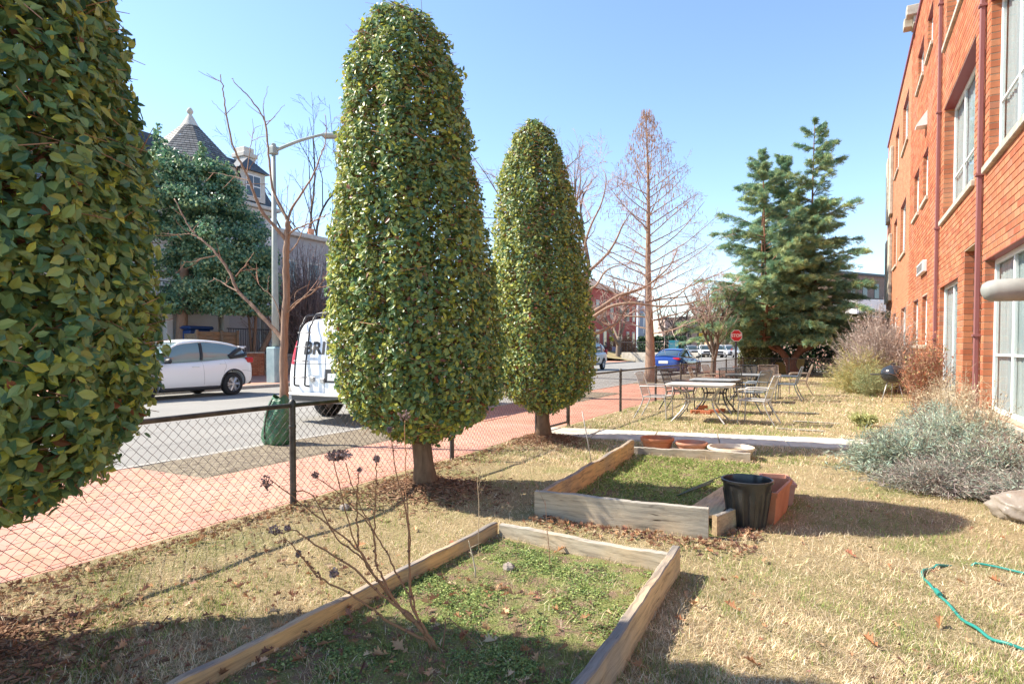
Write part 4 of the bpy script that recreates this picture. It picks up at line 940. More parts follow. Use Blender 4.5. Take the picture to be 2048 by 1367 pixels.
# sack at the right edge
M['sack'] = mat_var('tan_sack', (0.22, 0.185, 0.15), (0.31, 0.26, 0.205), 4, rough=0.4, bump=0.5, bscale=10, bdist=0.03)
b = MB(); n, m = 72, 40; th = np.linspace(0.03, PI-0.03, m); ph = np.arange(n)*2*PI/n
v = np.stack([np.sin(th)[:, None]*np.cos(ph), np.sin(th)[:, None]*np.sin(ph), np.repeat(np.cos(th)[:, None], n, 1)], -1).reshape(-1, 3)
v = np.sign(v)*np.abs(v)**0.8; fold = 1+0.08*wob(v, 3.0, 3)-0.06*np.abs(wob(v, 4.0, 5))-0.03*np.abs(wob(v, 8, 2)); v = v*fold[:, None]*np.array([0.40, 0.24, 0.145]); v[:, 2] = np.maximum(v[:, 2], -0.10)
i = np.arange(m-1)[:, None]*n; j = np.arange(n)[None]; b.add(v, np.stack([i+j, i+n+j, i+n+(j+1) % n, i+(j+1) % n], -1).reshape(-1, 4))
o = b.build('sack', M['sack'], None, smooth=True); o.location = (1.50, 6.52, 0.10); o.rotation_euler = (0, 0, R(12)); tag(o, 'creased tan plastic sack lying at the right edge in front of the lavender', 'sack')
# pale boards lying in the far lawn
M['greyboard'] = mat_wood('grey_board', (0.30, 0.27, 0.21), (0.17, 0.15, 0.12), (0.34, 0.32, 0.27), 0)
for px, py, l, a_, lab in ((1590, 826, 0.95, 8, 'pale edging board lying flat in the lawn, farthest from the path'), (1632, 846, 0.8, 3, 'pale edging board lying flat in the lawn, middle one of three'), (1600, 861, 0.75, 2, 'pale edging board lying flat in the lawn, nearest the path')):
    p = gp(px, py); b = MB(); b.bevbox((-l/2, -0.045, 0), (l/2, 0.045, 0.02), 0.005, jit=0.001); o = b.build('edging_board', M['greyboard'], None); o.location = (p[0], p[1], 0.008); o.rotation_euler = (0, R(0.6), R(a_)); tag(o, lab, 'board', 'edging boards in the lawn')
# loose bricks under the table
for k, (px, py, a_, z) in enumerate([(1392, 827, 20, 0), (1412, 828, -10, 0), (1404, 824, 40, 0.075), (1428, 826, 5, 0), (1441, 824, 60, 0), (1398, 822, 15, 0.0)]):
    p = gp(px, py); b = MB(); b.bevbox((-0.11, -0.052, 0), (0.11, 0.052, 0.07), 0.006, jit=0.001); o = b.build('loose_brick', M['brick'], None); o.location = (p[0], p[1], z+0.01); o.rotation_euler = (0, 0, R(a_))
    tag(o, 'loose red brick in the small heap under the front patio tables', 'brick', 'loose bricks under the tables')

# ---------------------------------------------------------------- patio furniture
M['alu'] = flat('silver_frame', (0.50, 0.48, 0.45), 0.45, 0.5)
M['darkframe'] = flat('dark_frame', (0.055, 0.055, 0.06), 0.45, 0.4)
M['blueframe'] = flat('blue_grey_frame', (0.16, 0.185, 0.21), 0.45, 0.4)
M['tanframe'] = flat('tan_frame', (0.30, 0.23, 0.17), 0.5, 0.2)
def sling_mat(name, c):
    t = NT(name); w = t.N('ShaderNodeTexChecker'); w.inputs['Scale'].default_value = 160; t.L(t.tc.outputs['Object'], w.inputs['Vector'])
    t.set(t.mix(0.25, c, tuple(q*0.6 for q in c)), 0.8, 0, 0.2); tr = t.N('ShaderNodeBsdfTransparent'); mx = t.N('ShaderNodeMixShader'); mx.inputs[0].default_value = 0.36
    t.L(t.b.outputs[0], mx.inputs[1]); t.L(tr.outputs[0], mx.inputs[2]); t.L(mx.outputs[0], t.out.inputs[0]); return t.m
SL = {'alu': sling_mat('grey_mesh', (0.45, 0.42, 0.37)), 'darkframe': sling_mat('dark_mesh', (0.10, 0.085, 0.075)), 'blueframe': sling_mat('blue_mesh', (0.20, 0.23, 0.26)), 'tanframe': sling_mat('tan_mesh', (0.36, 0.27, 0.20))}
def chair(kind):
    m = M[kind]; e = thing('patio_chair', 'x', 'chair')
    r = 0.0125; W = 0.27
    v, f = grid(-W+0.02, W-0.02, -0.22, 0.23, 6, 8, lambda X, Y: 0.425-0.02*(1-(X/W)**2)+0.02*(Y > 0.2)); b = MB(); b.add(v, f); b.build('seat', SL[kind], e, smooth=True)
    b = MB(); b.tube(smooth_path([(-W, -0.22, 0.43), (-W, 0.2, 0.435), (-W+0.06, 0.245, 0.435), (W-0.06, 0.245, 0.435), (W, 0.2, 0.435), (W, -0.22, 0.43)], 30), r, 8); b.tube([(-W, -0.21, 0.428), (W, -0.21, 0.428)], r, 8); b.build('seat_frame', m, e, smooth=True, sharp=60)
    zz = np.linspace(0.46, 0.88, 8)
    v, f = grid(-W+0.02, W-0.02, 0.46, 0.88, 6, 7, 0); v = np.stack([v[:, 0], -0.225-0.33*(v[:, 1]-0.43)-0.03*(1-(v[:, 0]/W)**2), v[:, 1]], -1); b = MB(); b.add(v, f); bk_ = b.build('backrest', SL[kind], e, smooth=True)
    b = MB(); b.tube(smooth_path([(-W, -0.22, 0.42), (-W, -0.27, 0.6), (-W+0.005, -0.36, 0.85), (-W+0.05, -0.385, 0.90), (W-0.05, -0.385, 0.90), (W-0.005, -0.36, 0.85), (W, -0.27, 0.6), (W, -0.22, 0.42)], 50), r, 8); b.build('back_frame', m, e, smooth=True, sharp=60)
    for s in (-1, 1):
        b = MB(); b.tube(smooth_path([(s*W, -0.285, 0.64), (s*(W+0.025), -0.1, 0.645), (s*(W+0.03), 0.16, 0.645), (s*(W+0.025), 0.235, 0.62), (s*W, 0.245, 0.54), (s*W, 0.225, 0.44)], 30), r*1.05, 8); b.build('armrest', m, e, smooth=True)
        b = MB(); b.tube(smooth_path([(s*W, 0.21, 0.43), (s*W, 0.235, 0.3), (s*W, 0.25, 0.0)], 10), r, 8); b.build('leg', m, e, smooth=True, sharp=60)
        b = MB(); b.tube(smooth_path([(s*W, -0.2, 0.43), (s*W, -0.26, 0.25), (s*(W+0.005), -0.40, 0.0)], 12), r, 8); b.build('leg', m, e, smooth=True, sharp=60)
    return e
CH0 = {}
for kind, x, y, rz, lab in [
    ('alu', -3.28, 12.5, -90, 'silver framed patio chair facing the front table from the fence side'), ('alu', -1.42, 12.42, 84, 'silver framed patio chair at the right end of the front table'),
    ('darkframe', -3.22, 14.25, -95, 'dark framed patio chair by the fence behind the left silver chair'), ('blueframe', -1.78, 14.6, 70, 'blue grey patio chair right of the second table, seen from its side'),
    ('darkframe', -2.38, 16.45, -8, 'dark mesh patio chair with its back to us before the far table'), ('blueframe', -1.30, 18.3, 88, 'dark blue patio chair facing left, rightmost of the dark chairs'),
    ('darkframe', -2.45, 18.6, 172, 'dark framed patio chair on the far side of the far table'), ('tanframe', -1.82, 19.1, 190, 'tan mesh patio chair facing us behind the far table'),
    ('tanframe', -1.15, 20.6, 95, 'tan patio chair farthest right, just past the dark blue one'), ('tanframe', -3.2, 18.9, -100, 'tan patio chair by the fence at the far table'), ('tanframe', -3.05, 16.2, -85, 'tan patio chair by the fence behind the second table')]:
    if kind not in CH0: o = CH0[kind] = chair(kind)
    else: o = copy_tree(CH0[kind])
    o.location = (x, y, 0.015); o.rotation_euler = (0, 0, R(rz)); tag(o, lab, 'chair', 'metal patio chairs on the lawn')
def table(loc, rz, w, l, mtop, mleg, label):
    e = thing('patio_table', label, 'table', loc, rz, 'patio tables on the lawn')
    c = 0.12; pts = []
    for sx, sy, a0 in ((1, 1, 0), (-1, 1, 90), (-1, -1, 180), (1, -1, 270)):
        for q in range(5):
            an = R(a0+q*22.5); pts.append((sx*(w/2-c)+c*math.cos(an), sy*(l/2-c)+c*math.sin(an)))
    b = MB(); b.prism(pts, 2, 0.70, 0.722); b.build('table_top', mtop, e)
    b = MB(); b.prism([(p[0]*0.985, p[1]*0.985) for p in pts], 2, 0.672, 0.699); b.build('rim', mleg, e)
    for sx in (-1, 1):
        for sy in (-1, 1):
            b = MB(); b.tube(smooth_path([(sx*w*0.36, sy*l*0.36, 0.68), (sx*w*0.26, sy*l*0.28, 0.58), (sx*w*0.20, sy*l*0.22, 0.42), (sx*w*0.24, sy*l*0.26, 0.24), (sx*w*0.40, sy*l*0.42, 0.0)], 24), 0.016, 8); b.build('leg', mleg, e, smooth=True, sharp=60)
    b = MB()
    for sy in (-1, 1): b.tube([(-w*0.2, sy*l*0.22, 0.42), (w*0.2, sy*l*0.22, 0.42)], 0.012, 8)
    for sx in (-1, 1): b.tube([(sx*w*0.2, -l*0.22, 0.42), (sx*w*0.2, l*0.22, 0.42)], 0.012, 8)
    b.build('stretcher', mleg, e, smooth=True, sharp=60); return e
M['pale_top'] = mat_var('pale_table_top', (0.55, 0.50, 0.44), (0.66, 0.62, 0.55), 6, rough=0.5)
M['grey_top'] = mat_var('grey_table_top', (0.24, 0.25, 0.25), (0.34, 0.35, 0.34), 6, rough=0.45)
table((-2.40, 12.35, 0.01), R(2), 1.22, 0.85, M['pale_top'], M['alu'], 'pale topped patio table with silver legs, nearest the path')
table((-2.45, 14.2, 0.01), R(0), 1.0, 0.8, M['grey_top'], M['darkframe'], 'grey topped patio table just behind the pale one')
table((-2.22, 17.35, 0.01), R(0), 0.95, 0.85, M['grey_top'], M['darkframe'], 'dark patio table farthest from the path, ringed by chairs')

# kettle grill
g = thing('kettle_grill', 'black kettle barbecue standing among dry shrubs by the building', 'barbecue', (1.18, 19.0, 0))
M['enamel'] = flat('black_enamel', (0.03, 0.032, 0.035), 0.18, 0, 0.6)
an = np.linspace(0, PI/2, 9)
b = MB(); b.lathe([(0.29*math.cos(q)+0.001, 0.74+0.235*math.sin(q)) for q in an], 32); b.lathe([(0.29, 0.735), (0.30, 0.735), (0.30, 0.75), (0.289, 0.75)], 32); ld = b.build('lid', M['enamel'], g, smooth=True, sharp=50)
b = MB(); b.bevbox((-0.06, -0.015, 0.985), (0.06, 0.015, 1.02), 0.006); o = b.build('handle', M['darkframe'], ld, local=True)
b = MB(); b.lathe([(0.29*math.cos(q)+0.001, 0.73-0.25*math.sin(q)) for q in an[::-1]], 32); b.build('bowl', M['enamel'], g, smooth=True)
for k in range(3):
    q = R(90+120*k); b = MB(); b.tube([(0.14*math.cos(q), 0.14*math.sin(q), 0.55), (0.30*math.cos(q), 0.30*math.sin(q), 0.0)], 0.012, 8); b.build('leg', M['alu'], g, smooth=True)
b = MB(); b.bevbox((-0.52, -0.16, 0.71), (-0.305, 0.16, 0.735), 0.008); b.build('side_shelf', M['darkframe'], g)

# yellow toys under the cedar
M['yellow'] = flat('yellow_plastic', (0.66, 0.40, 0.03), 0.4); M['pale_yellow'] = flat('pale_yellow_board', (0.62, 0.50, 0.18), 0.6)
p = gp(1562, 746); e = thing('toy_slide', 'small yellow plastic toy slide at the foot of the cedar', 'toy', p)
b = MB(); b.prism([(-0.45, 0.0), (0.5, 0.0), (0.5, 0.12), (0.05, 0.62), (-0.25, 0.62), (-0.45, 0.1)], 1, -0.22, -0.17); b.build('side_panel', M['yellow'], e)
b = MB(); b.prism([(-0.45, 0.0), (0.5, 0.0), (0.5, 0.12), (0.05, 0.62), (-0.25, 0.62), (-0.45, 0.1)], 1, 0.17, 0.22); b.build('side_panel', M['yellow'], e)
b = MB(); b.prism([(0.0, 0.5), (0.48, 0.05), (0.48, 0.02), (-0.02, 0.46)], 1, -0.168, 0.168); b.build('chute', M['yellow'], e)
for k in range(3): b = MB(); b.box((-0.42+k*0.07, -0.168, 0.12+k*0.15), (-0.30+k*0.07, 0.168, 0.15+k*0.15)); b.build('step', M['yellow'], e)
p = gp(1598, 746); b = MB(); b.bevbox((-0.2, -0.02, 0), (0.2, 0.02, 0.85), 0.01); o = b.build('yellow_board', M['pale_yellow']); o.location = (p[0], p[1]-0.4, 0); o.rotation_euler = (R(-8), R(12), R(20)); tag(o, 'pale yellow board leaning against the cedar trunk', 'board')

# ================================================================ SHRUBS, LAVENDER, DEAD STEMS
def shrub_mass(name, label, cat, clumps, mat_leaf, group=None):
    """clumps: (centre, radii, n stems, stem colours, leaves per stem, leaf size, leaf colours, droop)"""
    base = np.array(clumps[0][0], float); base[2] = 0
    e = thing(name, label, cat, base, group=group, local=False)
    bs = MB(); bl = MB(); anyl = False
    for c, rad, n, sc_, lps, ls, lc, spread in clumps:
        c = np.array(c, float); rad = np.array(rad, float)
        a = rng.random(n)*2*PI; el = np.arccos(1-rng.random(n)*spread)
        d = np.stack([np.sin(el)*np.cos(a), np.sin(el)*np.sin(a), np.cos(el)], -1); L = 0.6+0.45*rng.random(n)
        A = c+np.stack([rng.normal(0, 0.16, n)*rad[0], rng.normal(0, 0.16, n)*rad[1], np.zeros(n)], -1); A[:, 2] = 0.01
        B = A+d*rad*L[:, None]; B[:, 2] = np.maximum(B[:, 2], 0.04)
        Mi = A+(B-A)*0.5+rng.normal(0, 0.05, (n, 3))*rad; Mi[:, 2] += 0.08*rad[2]; Mi[:, 2] = np.maximum(Mi[:, 2], 0.03)
        sc_ = np.array(sc_); t_ = sc_[rng.integers(0, len(sc_), n)]*(0.6+0.7*rng.random((n, 1))); rs = 0.0034*max(1, rad[2]*0.9)
        bs.cones(A, Mi, rs, rs*0.75, 3, tint=t_); bs.cones(Mi, B, rs*0.75, rs*0.4, 3, tint=t_)
        # side twigs
        m = n*3; i = rng.integers(0, n, m); s = rng.uniform(0.1, 1, (m, 1)); Q = Mi[i]+(B[i]-Mi[i])*s
        E_ = Q+(unit(B[i]-Mi[i])*0.7+rng.normal(0, 0.6, (m, 3)))*0.17*rad.mean()**0.5; E_[:, 2] = np.maximum(E_[:, 2], 0.03); bs.cones(Q, E_, rs*0.5, rs*0.3, 3, tint=t_[i])
        if lps:
            anyl = True; m = n*lps; i = rng.integers(0, n, m); s = rng.random((m, 1))**0.55; P = Mi[i]+(B[i]-Mi[i])*(s*1.05)+rng.normal(0, 0.035, (m, 3))*rad.mean()**0.5; P[:, 2] = np.maximum(P[:, 2], 0.03)
            td = unit(unit(B[i]-Mi[i])*0.8+rng.normal(0, 0.6, (m, 3))); nn = unit(rng.normal(0, 1, (m, 3))+np.array([-0.3, -0.2, 0.8])); lc_ = np.array(lc); tt = lc_[rng.integers(0, len(lc_), m)]*(0.65+0.7*rng.random((m, 1)))
            tv = LEAFM_V*([0.35, 1, 1] if ls[1] else [1, 1, 1]); bl.scatter(tv, LEAFM_F, P, basis(nn, td), ls[0]*(0.6+0.8*rng.random(m)), tint=tt)
    tag(bs.build('stems', M['twig'], e), kind='stuff')
    if anyl: tag(bl.build('leaves', mat_leaf, e), kind='stuff')
    return e
LAVS = [(0.36, 0.27, 0.21), (0.27, 0.19, 0.17), (0.46, 0.38, 0.30)]; LAVL = [(0.33, 0.42, 0.34), (0.42, 0.50, 0.41), (0.25, 0.34, 0.28), (0.46, 0.51, 0.36), (0.36, 0.40, 0.30)]
DRYL = [(0.38, 0.32, 0.27), (0.30, 0.24, 0.23), (0.42, 0.40, 0.33), (0.30, 0.34, 0.28)]
lav = [((0.62, 8.25, 0), (0.62, 0.62, 0.50), 420, LAVS, 26, (0.052, True), LAVL, 1.0), ((1.15, 8.75, 0), (0.75, 0.75, 0.62), 520, LAVS, 26, (0.052, True), LAVL, 1.0), ((1.35, 7.85, 0), (0.7, 0.6, 0.50), 420, LAVS, 26, (0.052, True), LAVL+DRYL, 1.0),
       ((1.3, 9.8, 0), (0.7, 0.8, 0.66), 420, LAVS, 24, (0.055, True), LAVL, 1.0), ((1.3, 11.1, 0), (0.65, 0.8, 0.62), 300, LAVS, 22, (0.055, True), LAVL, 1.0), ((0.95, 7.45, 0), (0.68, 0.45, 0.30), 520, DRYL, 12, (0.045, True), DRYL, 1.0), ((1.6, 7.15, 0), (0.6, 0.42, 0.34), 420, DRYL, 12, (0.045, True), DRYL+LAVL[:1], 1.0)]
shrub_mass('lavender_shrub', 'sprawling grey green lavender with dry brown stems along the brick wall', 'lavender', lav, M['leaf_matte'])
STR = [(0.52, 0.42, 0.28), (0.58, 0.48, 0.33), (0.44, 0.33, 0.22)]
shrub_mass('dry_perennials', 'thin straw-coloured dead stalks standing behind the lavender', 'dead plants', [((1.55, 9.6, 0), (0.4, 0.9, 1.05), 110, STR, 3, (0.03, False), STR, 0.35), ((1.5, 11.4, 0), (0.4, 0.9, 1.1), 120, STR, 3, (0.03, False), STR, 0.35), ((1.45, 13.2, 0), (0.45, 0.8, 0.9), 120, STR, 4, (0.03, False), STR, 0.5)], M['dry'])
shrub_mass('red_twig_shrub', 'reddish twiggy shrub growing against the wall beside the tall door', 'shrub', [((1.55, 15.6, 0), (0.55, 0.9, 1.75), 300, [(0.34, 0.15, 0.10), (0.42, 0.24, 0.15), (0.25, 0.14, 0.10)], 6, (0.045, False), [(0.42, 0.17, 0.09), (0.36, 0.22, 0.13), (0.30, 0.26, 0.12)], 0.5), ((1.62, 17.0, 0), (0.35, 0.7, 1.2), 160, [(0.34, 0.18, 0.12), (0.42, 0.30, 0.2)], 5, (0.05, False), [(0.42, 0.2, 0.1), (0.38, 0.26, 0.15)], 0.6)], M['dry'])
GRY = [(0.42, 0.34, 0.29), (0.34, 0.27, 0.23), (0.50, 0.41, 0.34)]
shrub_mass('grey_twig_shrub', 'tall bare grey twiggy shrub at the corner of the wall past the barbecue', 'shrub', [((1.15, 23.2, 0), (1.35, 1.3, 2.9), 620, GRY, 3, (0.06, False), GRY, 0.75), ((0.9, 25.5, 0), (1.4, 1.3, 2.6), 420, GRY, 3, (0.06, False), GRY, 0.8)], M['dry'])
YEL = [(0.52, 0.42, 0.18), (0.46, 0.40, 0.16), (0.36, 0.36, 0.15)]
shrub_mass('yellow_twig_shrub', 'low yellowish feathery shrub in front of the bare grey one', 'shrub', [((0.45, 22.3, 0), (1.0, 0.9, 1.5), 420, YEL, 8, (0.07, True), YEL+[(0.28, 0.33, 0.15)], 0.9), ((0.75, 21.0, 0), (0.6, 0.5, 1.0), 220, [(0.3, 0.33, 0.17), (0.4, 0.38, 0.2)], 9, (0.06, True), [(0.26, 0.32, 0.17), (0.34, 0.38, 0.2)], 0.8)], M['dry'])
shrub_mass('pale_rosette_plant', 'small pale yellow green tuft in the lawn left of the lavender', 'plant', [((0.35, 12.9, 0), (0.22, 0.22, 0.26), 60, [(0.52, 0.52, 0.25)], 8, (0.12, True), [(0.56, 0.56, 0.28), (0.46, 0.48, 0.22)], 0.7)], M['leaf_matte'])

# dead hydrangea in the near bed
def tz(x, y, w=2.95): return dp(500+x/2.58, 800+y/2.58, w)
TR = [([(975, 1285), (905, 1210), (840, 1120), (760, 1060), (690, 950), (640, 900), (550, 740), (480, 520), (430, 310)], 0.0, (455, 285, 72, 30)),
      ([(960, 1265), (880, 1180), (760, 1060), (690, 920), (650, 840), (640, 690), (570, 540), (490, 320)], 0.12, None),
      ([(905, 1210), (840, 1130), (740, 1050), (640, 970), (530, 860), (400, 780), (300, 720), (230, 670), (165, 690)], -0.10, (130, 670, 36, 34)),
      ([(940, 1250), (850, 1205), (700, 1130), (630, 1070), (500, 985), (370, 920), (260, 800), (170, 700)], -0.22, (435, 890, 24, 26)),
      ([(840, 1120), (740, 1030), (640, 900), (560, 770), (400, 640), (240, 510), (100, 405)], 0.22, (85, 425, 30, 44)),
      ([(945, 1240), (880, 1150), (830, 1040), (822, 860), (810, 620), (760, 400), (722, 170)], 0.10, (720, 150, 14, 14)),
      ([(860, 1110), (828, 960), (822, 700), (803, 420), (797, 100)], 0.30, (797, 78, 34, 32)),
      ([(830, 1020), (760, 900), (690, 760), (600, 620), (480, 500), (340, 390)], 0.35, (335, 385, 20, 18)),
      ([(660, 930), (560, 800), (440, 700), (320, 490), (220, 470)], 0.3, (195, 660, 16, 18)), ([(650, 850), (640, 700), (650, 470), (652, 310)], 0.25, (652, 300, 18, 20)), ([(560, 760), (550, 560), (560, 370)], 0.3, (566, 358, 12, 12)), ([(370, 920), (300, 840), (250, 790)], -0.2, (250, 790, 14, 20))]
e = thing('dead_hydrangea', 'leafless dead flowering stems with dry brown heads fanning out of the nearest bed', 'dead plant', gp(878, 1298), local=False)
HV = []; brown = np.array([[0.36, 0.24, 0.21], [0.44, 0.31, 0.27], [0.28, 0.18, 0.16]])
for k, (pts, dw, head) in enumerate(TR):
    n = len(pts); P = np.array([tz(x, y, 2.95+dw*max(0, (1150-y)/850)) for x, y in pts]); P = smooth_path(P, 28); P += rng.normal(0, 0.0025, P.shape)
    if k in (0, 1, 3, 5): P[0, 2] = -0.02
    r0 = 0.0075 if k < 6 else 0.005
    b = MB(); b.tube(P, np.linspace(r0, 0.0022, 28), 7, tint=(0.34, 0.17, 0.085)); 
    for q in range(5, 26, 5): b.tube([P[q]-[0, 0, 0.004], P[q]+[0, 0, 0.005]], np.interp(q, [0, 28], [r0, 0.0022])*1.45, 6, tint=(0.22, 0.11, 0.07))
    b.build('stem', M['twig'], e, smooth=True)
    if head:
        hx, hy, rx, rz_ = head; rx *= 1.0; rz_ *= 1.0; w = 2.95+dw*max(0, (1150-hy)/850); c = tz(hx, hy, w); s = w/FPX/2.58; n = 170 if rx > 50 else 60
        D = unit(rng.normal(0, 1, (n, 3)))*(rng.random((n, 1))**0.35); Q = c+_rt*(D[:, :1]*rx*s)+np.array([0, 0, 1.0])*(D[:, 2:]*rz_*s)+_fw*(D[:, 1:2]*rx*s)
        b = MB(); b.scatter(LEAFB_V*[1.4, 1, 1.5], LEAFB_F, Q, basis(unit(rng.normal(0, 1, (n, 3))), unit(rng.normal(0, 1, (n, 3)))), 0.013*(0.6+0.7*rng.random(n)), tint=brown[rng.integers(0, 3, n)]*(0.6+0.8*rng.random((n, 1))))
        A = np.tile(c-[0, 0, rz_*s*0.8], (n//3, 1)); b.cones(A, Q[:n//3], 0.0012, 0.0008, 3, tint=(0.2, 0.12, 0.09)); b.build('flower_head', M['dry'], e)
def stalk(name, label, pts, w0, r0, tint, side=6):
    P = smooth_path(np.array([dp(x, y, w0) for x, y in pts]), 14); P[0, 2] = -0.01; e = thing(name, label, 'stalk', P[0], local=False)
    b = MB(); b.tube(P, np.linspace(r0, r0*0.35, 14), 6, tint=tint)
    for q in range(side):
        i = rng.integers(4, 13); b.tube([P[i], P[i]+rng.normal(0, 0.05, 3)+[0, 0, 0.05]], [r0*0.4, r0*0.2], 4, tint=tint)
    b.build('stem', M['twig'], e, smooth=True)
stalk('dry_stalk', 'thin upright dry stalk beyond the far left corner of the nearest bed', [(957, 1062), (958, 1010), (955, 960), (960, 930)], 4.35, 0.0035, (0.44, 0.33, 0.22))
stalk('dry_stalk', 'thin forked twig standing just inside the far board of the nearest bed', [(1100, 1120), (1097, 1085), (1094, 1050), (1090, 1000)], 4.0, 0.0032, (0.30, 0.17, 0.11))
stalk('dry_stalk', 'short pale broken stalk by the left board of the nearest bed', [(951, 1142), (946, 1115), (937, 1080)], 3.85, 0.006, (0.52, 0.44, 0.32), 3)
stalk('dry_stalk', 'bent brown twig at the right of the dead flower stems', [(884, 1308), (890, 1260), (895, 1235), (930, 1265), (968, 1300)], 2.95, 0.004, (0.28, 0.15, 0.09), 1)

# ================================================================ TREES
def perp(d):
    a = np.array([0, 0, 1.0]) if abs(d[2]) < 0.9 else np.array([1.0, 0, 0]); u = unit(np.cross(d, a)); return u, np.cross(d, u)
class Tree:
    """collects branch polylines; thick ones become the trunk and limbs, thin ones the twigs"""
    def __init__(s, seed=0): s.thick = []; s.thin = []; s.r = np.random.default_rng(seed)
    def path(s, p, d, L, n, wander, up):
        P = [np.array(p, float)]; d = unit(np.array(d, float)); st = L/n
        for i in range(n):
            d = unit(d+s.r.normal(0, wander, 3)+np.array([0, 0, up])); P.append(P[-1]+d*st)
        return np.array(P)
    def grow(s, p, d, L, r, lev, spec):
        n = max(3, int(4+L*1.2)) if lev < 2 else 3
        P = s.path(p, d, L, n, spec['wander'][min(lev, len(spec['wander'])-1)], spec['up'][min(lev, len(spec['up'])-1)])
        R_ = np.linspace(r, r*spec.get('taper', 0.35), len(P)); s.put(P, R_)
        if lev+1 < spec['levels']: s.kids(P, R_, lev, spec, L)
        return P
    def put(s, P, R_): (s.thick if R_[0] > 0.022 else s.thin).append((P, R_))
    def kids(s, P, R_, lev, spec, L, t0=None):
        k = spec['kids'][min(lev, len(spec['kids'])-1)]; k = int(max(1, k*s.r.uniform(0.75, 1.25)))
        t0 = spec.get('from', [0.25])[min(lev, len(spec.get('from', [0.25]))-1)] if t0 is None else t0
        for q in range(k):
            t = t0+(1-t0)*(q+s.r.random())/k; x = t*(len(P)-1); i = min(int(x), len(P)-2); c = P[i]+(P[i+1]-P[i])*(x-i); d = unit(P[i+1]-P[i]); u, w = perp(d)
            az = s.r.random()*2*PI; an = spec['angle'][min(lev, len(spec['angle'])-1)]*s.r.uniform(0.7, 1.3)
            nd = d*math.cos(an)+(u*math.cos(az)+w*math.sin(az))*math.sin(an)
            s.grow(c, nd, L*spec['len'][min(lev, len(spec['len'])-1)]*s.r.uniform(0.6, 1.2)*(1.15-0.55*t), max(0.0035, np.interp(x, range(len(R_)), R_)*spec.get('rr', 0.6)), lev+1, spec)
    def build(s, e, mat, tint, sides=8, minr=0.0, name='branches', trunk='trunk'):
        b = MB()
        for P, R_ in s.thick: b.tube(P, R_, sides if R_[0] > 0.05 else 5)
        if s.thick: b.build(trunk, mat, e, smooth=True)
        if s.thin:
            A = np.concatenate([P[:-1] for P, _ in s.thin]); B = np.concatenate([P[1:] for P, _ in s.thin]); r0 = np.concatenate([q[:-1] for _, q in s.thin]); r1 = np.concatenate([q[1:] for _, q in s.thin])
            t_ = np.tile(tint, (len(A), 1))*(0.7+0.6*rng.random((len(A), 1))); b = MB(); b.cones(A, B, np.maximum(r0, minr), np.maximum(r1, minr*0.7), 3, tint=t_); tag(b.build(name, M['twig'], e), kind='stuff')
def tracer(ox, oy, s):
    return lambda pts, w, k=0.0, sgn=1: np.array([dp(ox+x/s, oy+y/s, w+sgn*k*i/max(1, len(pts)-1)) for i, (x, y) in enumerate(pts)])

